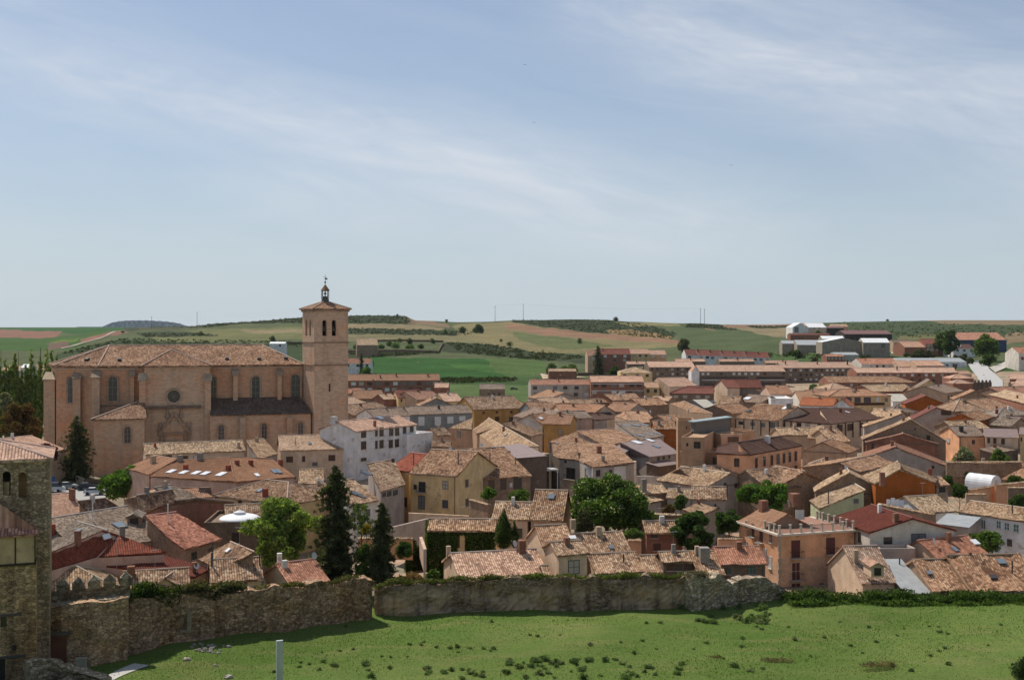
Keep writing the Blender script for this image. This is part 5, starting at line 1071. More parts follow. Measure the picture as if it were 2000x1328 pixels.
R('brown tiled wing left of the skylight row, with a square chimney', [[(245, 914, 8), (291, 927, 8), (345, 897, 10), (300, 889)]], roof='orb', wall='pi', ch=[(299, 904, .9, 1.4, 'cr')])
H('long mottled-roof house standing right in front of the church portal', (283, 888), (480, 880), 7.5, vr=863, s=.4, roof='oldp', wall='cr', w=[(385, 893, 12, 7, 'wh'), (320, 893, 30, 6, 'dk'), (362, 893, 9, 5, 'dk')], ch=[(466, 872, .7, 1, 'cr'), (303, 872, .5, .8, 'rd')])
H('cream house with pale ribbed roof and five brown windows before the church', (546, 880), (692, 876), 7, vr=849, s=.42, roof='pale', wall='cr', w=[(565.6, 897, 12, 10, 'br'), (593, 896, 5, 10, 'br'), (615, 906, 9, 6, 'gy'), (648, 894, 12, 10, 'br'), (677, 893, 12, 10, 'br')], sk=[(605, 866, 6, 4, 'bl')], ch=[(577, 868, .15, 1.6, 'dk')])
R('old tiled roof with a grey gable left of the pale ribbed roof', [[(505, 897, 6.5), (543, 886, 6.5), (515, 857, 8.6), (481, 861)]], roof='oldp', wall='gr')
H('small pale tiled roof tucked under the cream five-windowed house', (582, 944), (632,), 4.6, vr=916, rot=8, s=.42, roof='oldp', wall='ad')
H('tall white house with dark paired windows and pink tiled roof', (697, 843), (816, 829), 11.2, vr=817, s=.34, roof='pkl', wall='wh', sk=[(742, 816, 12, 5, 'wh')], w=[(710, 847, 9, 13, 'dk'), (710, 869.5, 9, 14, 'dk'), (735, 844, 4, 14, 'dk'), (745, 843, 7, 16, 'dk'), (764, 842, 7, 16, 'dk'), (775.5, 841, 7, 17, 'dk'), (735, 868, 4, 14, 'dk'), (745, 867, 7, 14, 'dk'), (763, 866.5, 7, 14, 'dk'), (775, 865, 7, 14, 'dk'), (790, 866, 7, 15, 'dk'), (710, 897, 10, 5, 'dk'), (790, 839, 6, 13, 'dk'), (804, 837, 6, 12, 'dk')], ch=[(652, 826, 1.2, 1.5, 'wh'), (732, 832, .5, 1.3, 'br')])
H('white walled terrace block right of the tall white house', (795, 849), (845, 843), 9.2, 'flat', dep=10, wall='wh', name='outbuilding')
H('slate-blue house with four white arched windows', (800, 810), (924, 806), 7, vr=792, s=.38, roof='gb', wall='bg', w=[(823, 822.5, 12, 17, 'wh', 'wh'), (855, 822, 12, 16, 'wh', 'wh'), (879.5, 820, 12, 13, 'wh', 'wh'), (903, 817, 12, 9, 'wh', 'wh')], ch=[(857, 797, .6, .9, 'dk')])
H('pale grey-tiled wing left of the slate-blue house', (731, 815), (803, 811), 7.5, vr=797, s=.38, roof='gb', wall='wh')
H('orange-yellow plastered house under a large old roof', (925, 800), (1023, 797), 7, vr=774, s=.4, roof='old', wall='oy', w=[(944.5, 806, 5, 5, 'br'), (970.5, 805, 5, 5, 'br'), (998.7, 804.5, 5, 5, 'br'), (971, 818, 8, 9, 'oc' if False else 'br'), (998, 819, 8, 9, 'br')])
R('very long old mottled roof running towards the camera, with a dark open gallery', [[(922, 840, 6.5), (967, 872, 6.5), (1052, 872, 9.6), (954, 816)], [(875, 836, 6.8), (922, 840, 6.5), (924, 817, 9.3)]], roof='oldp', wall='ta', w=[(905, 852, 20, 20, 'dk', 0), (896, 848, 10, 14, 'dk', 0)], sk=[(988, 850, 6, 5, 'bl')])
H('small brown tiled porch roof by the dark gallery', (856, 851), (884, 849), 6.2, vr=836, s=.4, roof='old2', wall='ta')
H('low dark tiled roof below the dark gallery', (842, 872), (880, 872), 6.2, vr=861, s=.3, roof='old2', wall='ta')
H('yellow three-storey house with a red-streaked roof and corner drainpipe', (798, 924), (893, 930), 8.6, vr=880, s=.42, roof='oldr', wall='ye', w=[(824.6, 951, 12, 19, 'dk', 'dk', 'b'), (811, 950.5, 5, 8, 'dk'), (823.5, 981, 12, 25, 'gy', 'dk'), (870, 947, 10, 14, 'lt'), (869.7, 984, 10, 14, 'gl'), (911.7, 943.5, 5, 13, 'gl'), (912, 981, 5, 13, 'gl')], ch=[(895, 905, .2, 2, 'dk'), (808, 905, .2, 1.8, 'dk')])
H('lower yellow wing with a red-tiled verge left of the yellow house', (757, 917), (799, 921), 8.3, vr=886, s=.4, roof='red2', wall='ye', w=[(789, 980, 11, 17, 'dk'), (768, 899, 5, 6, 'dk')])
R('grey-gabled house with old tiles in front of the yellow house', [[(743, 960, 7), (792, 946, 7), (770, 897, 9.8), (717, 906)]], roof='old', wall='gr', sk=[(716, 925, 16, 7, 'dk')], w=[(750, 966, 6, 7, 'gl'), (760, 964, 7, 8, 'gl'), (772, 962, 8, 8, 'gl')])
R('white-walled house with two dark roof dormers behind the tall conifer', [[(687, 986, 6), (741, 977, 6), (690, 935, 8.4), (640, 944)]], roof='old', wall='ow', sk=[(693, 964, 14, 7, 'dk'), (706, 970, 8, 7, 'dk')], w=[(691, 1004, 5, 11, 'gy'), (702, 1004, 5, 12, 'gy'), (719, 1001, 6, 12, 'gy')])
R('dark brown barn roof left of the tall conifer', [[(590, 965, 5.5), (622, 975, 5.5), (650, 945, 7.6), (600, 945)]], roof='old2', wall='br')
H('broad old-tiled house with a deep dark porch beside the yellow house', (920, 937), (1040, 929), 6.8, vr=876, s=.36, roof='oldr', wall='ad', w=[(937, 946, 13, 18, 'dk'), (960, 945, 12, 22, 'dk', 0), (983, 944, 12, 24, 'dk', 0), (1011, 943, 16, 24, 'dk', 0), (998, 947, 5, 8, 'wh', 0)], ch=[(957, 905, .2, 2, 'dk'), (1007, 907, .2, 1.4, 'dk'), (886, 886, .4, 1, 'dk')], an=[(880, 884, .9, True), (941, 876, 1.3, True)])
tr_ = R('house with a mauve flat-pitched roof and a covered terrace on white posts', [[(1003, 895, 9), (1070, 890, 9), (1020, 866, 9.9), (955, 872)]], roof='mv', wall='db', name='terrace_house', ch=[(993, 893, .6, 1.3, 'br')])
par = tr_[0]; a, b = P(1022, 921, 6.0), P(1091, 917, 6.0); d_ = (b - a).normalized(); n_ = Vector((d_.y, -d_.x, 0)); L_ = (b - a).length
g = MB(); g.obox((a + b) / 2 - n_ * 2.2, d_ * L_ / 2, n_ * 2.2, UP * .14); g.build('balcony', 'paint', par, (.55, .54, .52)); g = MB()
for i in range(40): g.obox(a.lerp(b, i / 39) + UP * .6, d_ * .012, n_ * .012, UP * .5)
g.obox((a + b) / 2 + UP * 1.1, d_ * L_ / 2, n_ * .03, UP * .03); g.build('railing', 'paint', par, (.08, .08, .08)); g = MB()
for f in (.02, .62, .97): q = a.lerp(b, f); g.box(P3(q, -2.5), .18, .18, 8.4, 0)
g.build('post', 'paint', par, (.6, .6, .6)); g = MB(); q = b + d_ * .2; g.quad([P3(q, -2.5), P3(q - n_ * 5, -2.5), P3(q - n_ * 5, 9.2), P3(q, 8.0)]); g.quad([P3(a - n_ * 4.4, -2.5), P3(b - n_ * 4.4, -2.5), P3(b - n_ * 4.4, 8.8), P3(a - n_ * 4.4, 8.8)]); g.build('side_wall', 'stucco', par, (.22, .17, .13, .2))
R('grey and white corner house with a big window under an old hipped roof', [[(1080, 893, 7), (1131, 899, 7), (1125, 864, 9.2), (1078, 868)], [(1131, 899, 7), (1158, 912, 7), (1240, 903, 7), (1200, 868), (1125, 864)]], roof='oldr', wall='cg', w=[(1115, 925, 16, 21, 'dk', 'dk', 'b'), (1146.6, 924, 10, 16, 'dk'), (1168, 924, 7, 11, 'dk'), (1192.6, 921, 5, 6, 'dk'), (1104.6, 901, 3, 5, 'dk')], ch=[(1170, 885, 1.0, 1.6, 'br'), (1125, 864, .6, 1.2, 'br'), (1087, 868, .4, .6, 'wh'), (1075, 885, .25, 2.4, 'dk')], free=True)
H('bright white wall with small windows at the old corner house', (1158, 913), (1226, 907), 6.8, 'mono', dep=3, s=.25, roof='oldr', wall='wh', w=[(1168, 924, 7, 11, 'dk'), (1192.6, 921, 5, 6, 'dk')])
H('white corner house end with a small pergola window', (1224, 906), (1243, 900), 6.6, 'flat', dep=5, wall='wh', w=[(1233, 913, 8, 10, 'gl')], name='outbuilding')
H('low white garden wall of the paved courtyard', (1228, 930), (1297, 930), 2.0, 'flat', dep=1.0, wall='wh', name='garden_wall', cat='garden wall')
R('big barn-like house with a mauve-brown sheet roof and white skylights', [[(1269, 892, 6), (1328, 885, 6), (1288, 857, 8.2), (1210, 864)], [(1216, 889, 5.2), (1269, 892, 6), (1210, 864, 8.2)]], roof='mv', wall='gr', sk=[(1244, 864, 16, 6, 'wh'), (1270, 860.5, 10, 5, 'wh'), (1282, 872, 10, 5, 'bl')], w=[(1286, 896, 3, 6, 'dk'), (1296, 894, 3, 5, 'dk'), (1307, 892, 3, 5, 'dk')])
H('low mauve porch roof in front of the mauve-brown barn', (1286, 911), (1330, 905), 4.2, 'mono', vr=900, s=.15, roof='mv', wall='db')
H('small mauve-roofed lean-to left of the mauve-brown barn', (1186, 886), (1216, 888), 6, vr=868, s=.25, roof='mv', wall='gr')
# ------------------------------------------------------------------ middle and right of the town
b8 = R('tan L-shaped hotel block with brown hipped roof and rows of brown shutters', [[(1398, 885, 10), (1466, 888, 10), (1441, 864, 11.4), (1400, 872)], [(1466, 888, 10), (1567, 870, 10), (1524, 852, 12), (1441, 864)]], roof='dbn', wall='oc', name='hotel', free=True, ch=[(1499, 863, .9, 1.3, 'wh')],
  w=[(1477, 904, 4, 18, 'br'), (1492.6, 901, 4, 17, 'br'), (1507.4, 898.5, 4, 18, 'br'), (1519.6, 896, 5, 18, 'gy'), (1531, 894.5, 4, 17, 'br'), (1542.4, 892.5, 4, 17, 'br'), (1554, 890.5, 4, 17, 'br'), (1508, 921, 4, 12, 'br'), (1519.6, 921, 4, 14, 'dk'), (1531, 922, 4, 18, 'br'), (1542.4, 921, 4, 17, 'br'), (1554, 918, 4, 17, 'br'), (1439, 903, 9, 15, 'dk')])
WC['tn'] = (.46, .30, .19, .0)
H('tan flat-topped hotel wing with tall windows, left of the brown hip roof', (1328, 881), (1466, 888), 9.6, 'flat', dep=10, wall='tn', name='hotel_wing', w=[(1362.6, 904, 9, 24, 'dk'), (1397.6, 903, 10, 19, 'dk'), (1438, 903, 10, 15, 'dk'), (1337, 904, 3, 5, 'dk')])
H('curved-front tan upper storey with one square window', (1331, 853), (1374, 855), 13, 'flat', dep=16, rot=-18, wall='tn', w=[(1361.6, 869, 12, 12, 'dk'), (1342.4, 868, 4, 6, 'dk')], name='hotel_wing')
H('tan box storey with a dark garage-like opening behind the hotel', (1409, 848), (1450,), 12.5, 'flat', dep=6, rot=20, wall='ta', w=[(1432, 858, 20, 9, 'dk')], name='hotel_wing')
H('tan corner box storey right of the dark opening', (1450, 842), (1474, 840), 12.8, 'flat', dep=6, wall='tn', name='hotel_wing')
H('tall tan stair tower left of the glass pavilion', (1324, 820), (1356,), 15, 'flat', dep=6, rot=-5, wall='tn', w=[(1341, 835, 2, 5, 'dk')], name='hotel_wing')
# glass roof pavilion
a, b = P(1356, 824, 15.0), P(1427, 815, 15.75); d_ = (b - a).normalized(); n_ = Vector((d_.y, -d_.x, 0)); L_ = (b - a).length; par = thing('glass_pavilion', (a.x + 3, a.y + 3, 11), 'rooftop glass pavilion with a thin pale slanting roof', 'pavilion')
g = MB(); g.obox((a + b) / 2 - n_ * 1.0, d_ * (L_ / 2 + .2), n_ * 1.4, UP * .12); g.build('roof', 'paint', par, (.26, .33, .35)); g = MB(); g.obox((a + b) / 2 - n_ * 1.0 - UP * 1.5, d_ * (L_ / 2 - .2), n_ * 1.0, UP * 1.38); g.build('glazing', 'paint', par, (.17, .15, .13)); g = MB()
for i in range(9): g.obox(a.lerp(b, (i + .1) / 8.2) - UP * 1.5 - n_ * .1, d_ * .07, n_ * .07, UP * 1.4)
g.build('post', 'paint', par, (.07, .08, .08)); g = MB(); g.obox((a + b) / 2 - n_ * 1.3 - UP * 4, d_ * (L_ / 2), n_ * 1.3, UP * 1.1); g.build('base_wall', 'stucco', par, WC['tn'])
H('half-timbered row under a huge sagging old roof', (1436, 816), (1519, 822), 8, vr=791, s=.36, roof='oldr', wall='cr', w=[(1490, 830, 9, 8, 'gy'), (1509, 830, 9, 9, 'gy'), (1470, 828, 9, 7, 'gy'), (1447, 826, 9, 6, 'dk')], ch=[(1541, 797, 1.1, 1.4, 'gr')], sk=[(1533, 797, 8, 5, 'wh'), (1462, 803, 8, 4, 'dk')])
R('half-timbered house with a very dark brown roof, left section', [[(1519, 820, 8), (1622, 828, 8), (1600, 797, 10.3), (1542, 797)]], roof='dbn', wall='cr', w=[(1528, 830, 8, 7, 'dk'), (1560.6, 830, 8, 8, 'dk'), (1577.6, 831, 8, 8, 'lt'), (1600, 832, 6, 8, 'dk')])
R('half-timbered corner house with a very dark brown roof, right section', [[(1622, 828, 8), (1722, 817, 8), (1680, 798, 10.3), (1600, 797)]], roof='dbn', wall='cr', w=[(1640, 836, 10, 12, 'br'), (1660, 834, 10, 12, 'br'), (1683, 830, 5, 8, 'dk')], ch=[(1642, 805, .6, 1, 'rd')], sk=[(1655, 805, 5, 3, 'wh')])
g = MB()
for (p, q, n) in (((1436, 817), (1519, 823), 5), ((1519, 821), (1622, 828), 8), ((1624, 829), (1722, 818), 7)):
    a, b = P(p[0], p[1], 7.9), P(q[0], q[1], 7.9); d_ = (b - a).normalized(); n_ = Vector((d_.y, -d_.x, 0))
    for i in range(n + 1): r_ = a.lerp(b, i / n); g.obox(P3(r_, 5.6) + n_ * .02 - n_ * -.02 * 0 - n_ * .22, d_ * .13, n_ * .1, UP * 2.2)
_hp = [x for x in bpy.data.objects if str(x.get('label', '')).startswith('half-timbered house')][0]; g.build('timber', 'wood', _hp, (.05, .035, .03))
H('tiny tiled house below the half-timbered row, left', (1524, 850), (1600,), 6, vr=835, rot=6, s=.38, roof='oldp', wall='ta')
H('small tiled house with a sunlit right-hand gable below the timbered row', (1577, 856), (1606, 857), 8, vr=832, s=.5, roof='oldp', wall='ta')
H('square little roof of pale old tiles beside the narrow street', (1624, 863), (1662, 862), 8, vr=838, s=.42, roof='tl', wall='ta')
H('wide tan blank gable left of the narrow street', (1564, 880), (1658, 885), 7, 'gy', vr=863, dep=10, roof='oldr', wall='ta', ax=.45)
H('little pyramid-roofed house with greenish walls and orange side', (1567, 913), (1645, 917), 6, 'hip', dep=8, s=.42, roof='tl', wall='ye', w=[(1590, 929, 5, 5, 'dk')])
H('broad brown-adobe barn gable right of the green tree', (1590, 960), (1745,), 5.5, 'gy', rot=-13, vr=923, dep=7, ax=.45, roof='oldp', wall='ad')
R('pale green house with a long sun-bleached monopitch roof', [[(1580, 977, 4.2), (1600, 993, 4.2), (1690, 957, 7.2), (1662, 940)]], roof='oldp', wall='lg', w=[(1672, 978, 8, 7, 'gy'), (1673, 1005, 10, 8, 'gy')], ch=[(1618, 983, .2, 2.4, 'dk')])
H('old tiled barn with a small chimney above the green tree', (1500, 955), (1565, 950), 5.5, vr=916, s=.4, roof='old', wall='ad')
H('grey-walled gabled house left of the green tree', (1378, 952), (1474, 940), 5.4, 'gy', vr=924, dep=13, roof='oldp', wall='gr', w=[(1437, 948, 5, 7, 'br'), (1416, 946, 4, 5, 'br')])
H('ruinous dark-red tiled barn with a collapsed corner', (1356, 936), (1462, 925), 6, vr=910, s=.4, roof='old', wall='db', ch=[(1443, 917, .9, 1, 'gr')], sk=[(1385, 928, 18, 9, 'dk')])
H('sagging old roof between ruinous barn and brown barn gable', (1462, 938), (1520, 950), 5.8, vr=915, s=.4, roof='oldr', wall='ad', sag=.2)
H('small house half brown half white with ribbed dark tiles', (1349, 974), (1420, 976), 5, vr=950, s=.45, roof='old', wall='cg', w=[(1397, 986, 4, 4, 'dk')], ch=[(1420, 968, .25, 2, 'dk')])
H('whitewashed half-wall beside the ribbed dark tiles', (1380, 977), (1416, 977), 4.7, 'flat', dep=2, wall='wh', w=[(1397, 986, 4, 5, 'dk')], name='outbuilding')
H('low old roof with an outdoor chimney right of the flowering tree', (1244, 965), (1308, 962), 4.2, vr=946, s=.35, roof='oldp', wall='ad', ch=[(1257, 958, .9, 2.2, 'gr')])
H('small sloping tiled shed roof below the outdoor chimney', (1300, 972), (1350,), 3.6, vr=955, rot=-15, s=.35, roof='oldp', wall='gr')
H('grey blank shed behind the garden bushes', (1262, 984), (1297, 976), 3.2, 'mono', dep=4, s=.2, roof='oldp', wall='gr', name='shed')
H('narrow lean-to roof climbing left of the big green tree', (1366, 1008), (1417, 985), 3.6, 'mono', dep=3, s=.3, roof='oldp', wall='gr', name='shed')
R('house with rust-orange sheet gable and sunlit tiled slope', [[(1680, 930, 7.6), (1708, 943, 7.8), (1759, 913, 10.43), (1757, 905, 10.43)], [(1827, 942, 7.8), (1835, 932, 7.8), (1757, 905, 10.43), (1759, 913, 10.43)]], roof='oldp', wall='or', ch=[(1723, 945, .8, 2.0, 'br'), (1817, 928, .6, 1.2, 'rd')], free=True)
H('small stone annex with a tiled roof right of the rust-orange gable', (1828, 948), (1856, 947), 7, vr=931, s=.4, roof='tl', wall='st', w=[(1840, 956, 11, 10, 'dk')])
H('long sunlit tiled roof behind the rust-orange house', (1680, 922), (1750, 905), 8, vr=895, s=.35, roof='oldr', wall='ad', dep=12)
RC['pn'] = (.34, .20, .155, .4)
R('long grey-brown gabled house with a pinkish roof by the street', [[(1686, 883, 7), (1686, 893, 7), (1750, 873, 9.3), (1748, 864, 9.3)], [(1862, 915, 4.5), (1857, 905, 4.5), (1748, 864, 9.3), (1750, 873, 9.3)]], roof='pn', wall='gr', w=[(1822, 912, 4, 5, 'dk')], an=[(1740, 872, 2)], free=True)
H('brick-coloured gable behind the pinkish-roofed long house', (1690, 864), (1834,), 6.8, 'gy', rot=-15, vr=847, ax=.52, dep=6, roof='pn', wall='br', ch=[(1704, 878, .5, 1.6, 'dk')])
H('big dark adobe gable with an uneven roofline', (1684, 858), (1850,), 7.2, 'gy', rot=-14, vr=819, ax=.58, dep=7, roof='oldp', wall='ad', w=[(1787, 838, 3, 4, 'dk'), (1813, 855, 6, 9, 'dk')])
H('dark grey windowless gable above the adobe gable', (1686, 834), (1800,), 8.0, 'gy', rot=-14, vr=808, ax=.66, dep=7, roof='oldp', wall='gr')
H('ochre house with a pale grey roof and dark chimney behind the olive tree', (1872, 852), (1926, 852), 7, vr=832, rot=3, s=.35, roof='gb', wall='oc', w=[(1852, 860, 6, 6, 'wh'), (1901, 863, 5, 7, 'br')], ch=[(1877, 842, .9, 1.3, 'dk')])
H('cream house with mauve-brown roof and three tall windows', (1923, 853), (1991, 855), 7, vr=837, s=.3, roof='mv', wall='cr', w=[(1931, 860, 4, 9, 'br'), (1943, 861, 5, 10, 'br'), (1959, 862, 6, 10, 'br')])
H('yellow house cut by the right edge of the town', (1990, 848), (2040, 850), 8, 'gx', dep=8, roof='mv', wall='ye', w=[(1995, 858, 3, 8, 'dk')])
H('dark open lean-to under a tiled roof in the right-hand gardens', (1940, 885), (1990, 878), 4, 'mono', vr=873, s=.2, roof='gb', wall='db', name='shed')
H('dark-roofed gabled house at the right edge', (1974, 832), (2040, 828), 7, vr=813, s=.35, roof='dbn', wall='cr', w=[(1984, 839, 9, 6, 'dk')])
H('hipped weathered roof near the right edge', (1945, 815), (2030, 814), 7.5, 'hip', vr=797, s=.38, roof='gy', wall='ad')
H('old pale roof in front of the terracotta end wall', (1866, 838), (1934, 836), 7, vr=822, s=.36, roof='oldp', wall='ad')
H('small grey tiled roof right of the terracotta end wall', (1932, 830), (1974, 833), 7.5, vr=815, s=.38, roof='gy', wall='ad')
H('house with bare terracotta end wall', (1912, 822), (1945, 815), 8.5, vr=804, s=.4, roof='oldr', wall='or', ch=[(1947, 806, .7, 1, 'rd')])
H('long gabled house with a white-framed attic opening', (1780, 820), (1916,), 7, 'gy', rot=-12, vr=796, ax=.36, dep=10, roof='mrn', wall='cg', w=[(1848, 806, 20, 9, 'dk', 'wh')])
H('second house with rust-orange sheet gable, farther off', (1767, 789), (1850,), 9, 'gy', rot=-12, vr=773, dep=12, roof='mrn', wall='or')
H('small grey hip-roofed house below the far rust-orange gable', (1738, 806), (1795, 805), 7, 'hip', vr=793, s=.35, roof='gb', wall='cr', w=[(1775, 811, 4, 6, 'br')])
H('uneven old roof left of the small hip-roofed house', (1692, 812), (1748, 815), 6.5, vr=799, s=.36, roof='oldp', wall='ad')
H('pyramid-shaped old roof in the right of the town', (1862, 803), (1930, 803), 8, 'hip', vr=779, s=.42, roof='old', wall='ad')
H('reddish old roof right of the pyramid-shaped roof', (1930, 803), (1985, 798), 8, vr=779, s=.38, roof='oldr', wall='ad', ch=[(1947, 800, .5, 1.2, 'br'), (1883, 798, .8, 1.2, 'gr')])
H('tall adobe gable behind the pyramid-shaped roof', (1862, 780), (1946,), 9, 'gy', rot=-12, vr=763, ax=.5, dep=9, roof='oldr', wall='ad')
H('long sunlit roof with a whitish wall near the far gate', (1930, 770), (2010, 790), 8.5, 'gx', dep=12, s=.3, roof='oldp', wall='br', ch=[(1987, 777, .6, 1, 'br')])
H('plain brown roof at the right edge beyond the long sunlit roof', (1965, 772), (2040, 770), 8, vr=755, s=.3, roof='pn', wall='ad')
H('pale pink tiled roof at the right edge below the road', (1975, 755), (2040, 757), 9, vr=741, s=.3, roof='pkl', wall='ta', ch=[(1971, 755, .5, 1.8, 'gr')])
H('terracotta brick house beside the far road', (1972, 740), (2010,), 8.5, base=2, rot=-24, vr=730, s=.3, roof='pkl', wall='br')
H('low house with flat pinkish roof in front of the terracotta brick house', (1974, 749), (2010,), 7.0, 'mono', rot=-24, base=1, dep=5, s=.15, roof='pkl', wall='ta')
H('yellow gabled house near the castle gate', (1786, 760), (1848,), 9, 'gy', rot=-12, vr=742, dep=12, roof='gb', wall='ye')
H('house with an arcade of narrow dark windows near the gate', (1848, 768), (1885, 763), 9, vr=752, s=.3, roof='gb', wall='ta', w=[(1853, 776, 3, 8, 'dk', 0), (1859, 775, 3, 8, 'dk', 0), (1865, 775, 3, 8, 'dk', 0), (1871, 774, 3, 8, 'dk', 0), (1877, 773, 3, 8, 'dk', 0)])
H('old ragged roof left of the yellow gabled house', (1783, 771), (1850, 771), 7.5, vr=757, s=.34, roof='old', wall='br', w=[(1839, 776, 6, 6, 'dk')])
H('pale old roof strip left of the ragged roof', (1704, 765), (1790, 763), 8, vr=751, s=.34, roof='oldp', wall='br')
H('grey-white sheet roof shed among the old roofs', (1743, 784), (1777, 784), 6, vr=769, s=.3, roof='pgs', wall='wh', name='shed')
H('yellow apartment house with a long glazed dark balcony', (1618, 774), (1742, 773), 10, 'hip', vr=760, s=.28, roof='orb', wall='ye', w=[(1655, 781, 16, 10, 'gl', 0), (1675, 781, 12, 10, 'gl', 0), (1694, 781, 14, 10, 'gl', 0), (1714, 780, 6, 8, 'wh', 0), (1688, 789, 80, 5, 'dk', 0), (1731, 781, 6, 7, 'gy', 0)], sk=[(1668, 765, 6, 3, 'dk')])
H('house with bright orange-red roof and white-grey gable', (1560, 791), (1628, 793), 8, vr=777, s=.36, roof='ora', wall='wh')
H('small white gabled wall right of the orange-red roof', (1626, 792), (1662, 793), 8, 'gy', vr=779, dep=10, roof='ora', wall='wh')
H('chalky white roof among old tiles, small hipped', (1621, 760), (1666, 759), 7, 'hip', vr=748, s=.38, roof='pale', wall='ta')
H('white-gabled warehouse at the foot of the apartment blocks', (1541, 777), (1563, 786), 7, 'gy', vr=764, dep=14, roof='orb', wall='ow')
H('pale warehouse with a faded peach wall', (1505, 770), (1550, 770), 8, vr=753, s=.3, roof='orb', wall='pi', w=[(1525, 778, 14, 4, 'wh', 0)])
H('grey-gabled warehouse beside the faded peach wall', (1563, 771), (1605, 775), 8, 'gy', vr=762, ax=.2, dep=20, roof='orb', wall='ow')
H('narrow white modern wall left of the peach warehouse', (1492, 772), (1506, 778), 9, 'flat', dep=8, wall='wh', name='outbuilding')
H('cream-gabled house with a dark red-brown roof and tiny yellow sign', (1421, 757), (1490, 757), 9, vr=741, s=.5, roof='mrn', wall='bk', aw=(5, 1, 7.2, 3, 1.4, 1.5, 'gy'))
H('tall cream blank side wall of the dark red-brown house', (1394, 753), (1420, 757), 9.2, 'gy', vr=741, dep=6, roof='mrn', wall='cr')
H('low brick house with dark red roof under the white gable', (1307, 768), (1394, 769), 7, 'hipL', vr=757, s=.38, roof='mrn', wall='bk', aw=(4, 1, 5.6, 3, 1.8, 1.1, 'lt'))
H('dark red roof low behind the cream blank wall', (1345, 763), (1396, 763), 7.6, vr=754, s=.35, roof='mrn', wall='bk')
H('jumbled low roofs with a pale skylight below the cream gable', (1440, 784), (1486, 787), 7, vr=772, s=.35, roof='gb', wall='ad', sk=[(1460, 778, 14, 4, 'wh')])
H('sloping pale sheet roof with a steel frame', (1375, 796), (1402, 795), 6.8, vr=780, s=.35, roof='pgs', wall='gr', sk=[(1392, 785, 10, 5, 'dk')])
H('old ribbed roof between pale sheet roof and jumbled roofs', (1402, 789), (1442, 790), 7.2, vr=774, s=.36, roof='old', wall='ad')
R('pair of old brown slopes with a small gable in the town centre', [[(1307, 788, 7), (1350, 805, 7), (1392, 808, 8.4), (1335, 783)]], roof='oldr', wall='ad', ch=[(1344, 803, .6, .7, 'wh')])
H('small mauve gabled roof among the old roofs', (1388, 806), (1426, 806), 7, 'hip', vr=799, s=.35, roof='pn', wall='ad')
H('old roof joining the sagging timbered row at left', (1430, 808), (1476, 803), 7.5, vr=789, s=.36, roof='oldr', wall='ad')
H('little house with terracotta side wall and flue, left of the stair tower', (1278, 838), (1322, 838), 6.6, vr=822, s=.4, roof='oldr', wall='or', ch=[(1287, 830, .8, 1.4, 'gr')])
H('old roof with two pale flues behind the terracotta side wall', (1302, 824), (1340, 822), 8, vr=810, s=.38, roof='oldr', wall='ad', ch=[(1310, 818, .4, 1.0, 'wh')])
# centre
R('grey-tiled roof with seven skylights', [[(1250, 859, 6), (1298, 851, 6), (1248, 822, 8.2), (1202, 824)]], roof='gb', wall='gr', sk=[(1223, 832, 8, 5, 'bl'), (1242, 831, 9, 5, 'bl'), (1259, 830, 9, 5, 'bl'), (1251, 851, 8, 5, 'bl'), (1268, 849, 8, 5, 'bl'), (1284, 847, 8, 5, 'bl')])
R('old roof with a moss-grey gable in the middle of the town', [[(1182, 871, 6), (1246, 858, 6), (1200, 837, 7.9), (1126, 842)], [(1070, 863, 5.5), (1182, 871, 6), (1126, 842, 7.9)]], roof='oldr', wall='gr', free=True)
H('boxy house with an orange-yellow wall and brown roof', (1060, 828), (1114, 829), 8, vr=810, s=.33, roof='orb', wall='oy', w=[(1094, 843, 6, 10, 'lt')])
H('white gable left of the boxy orange-yellow house', (1000, 826), (1060, 829), 7.6, 'gy', vr=810, ax=.55, dep=9, roof='orb', wall='ow', sk=[(1056, 817, 12, 4, 'wh')])
H('long blank cream wall in the middle of the town', (1108, 822), (1210, 818), 5.5, 'flat', dep=3, wall='cr', name='garden_wall', cat='garden wall')
H('pale grey sheet-like roof over a pinkish wall', (1085, 818), (1158, 816), 6.4, vr=803, s=.3, roof='gb', wall='pi')
H('wide brown roof with a cream right gable', (1096, 806), (1160, 805), 7.5, vr=789, s=.3, roof='orb', wall='cr')
H('cream gable facing front, centre of the town', (1158, 808), (1206, 806), 7, 'gy', vr=792, dep=12, roof='orb', wall='cr')
H('orange-brown flat-looking roof, town centre', (1200, 802), (1240, 802), 7.6, vr=785, s=.3, roof='bn', wall='ta', ch=[(1241, 791, .8, 1, 'br')])
H('grey gable right of the orange-brown roof', (1226, 805), (1268, 800), 7.4, 'gy', vr=788, dep=10, roof='orb', wall='gr')
H('dark mauve low roof in shade, town centre', (1160, 820), (1212, 817), 5.6, vr=807, s=.3, roof='dbn', wall='gr')
R('red-mottled old roof with little gable, centre', [[(1240, 826, 7), (1284, 824, 7), (1262, 803, 8.8), (1220, 803)], [(1200, 812, 7), (1240, 826, 7), (1220, 803, 8.8)]], roof='oldr', wall='ta', free=True, an=[(1270, 808, 1.2, True)])
H('old roof with pale streaks left of the grey tile roof', (1030, 775), (1062, 782), 7, vr=764, s=.34, roof='oldr', wall='gr')
H('pale straw-coloured roof with two flues', (1060, 788), (1116, 786), 7.5, vr=776, s=.34, roof='pale', wall='cr', ch=[(1100, 786, .6, .8, 'br'), (1095, 777, .5, .8, 'wh')])
H('long low band of mottled tiles before the brick block', (1112, 788), (1196, 786), 7, vr=779, s=.34, roof='old', wall='ad', ch=[(1166, 784, .5, .7, 'dk'), (1174, 785, .5, .7, 'dk')])
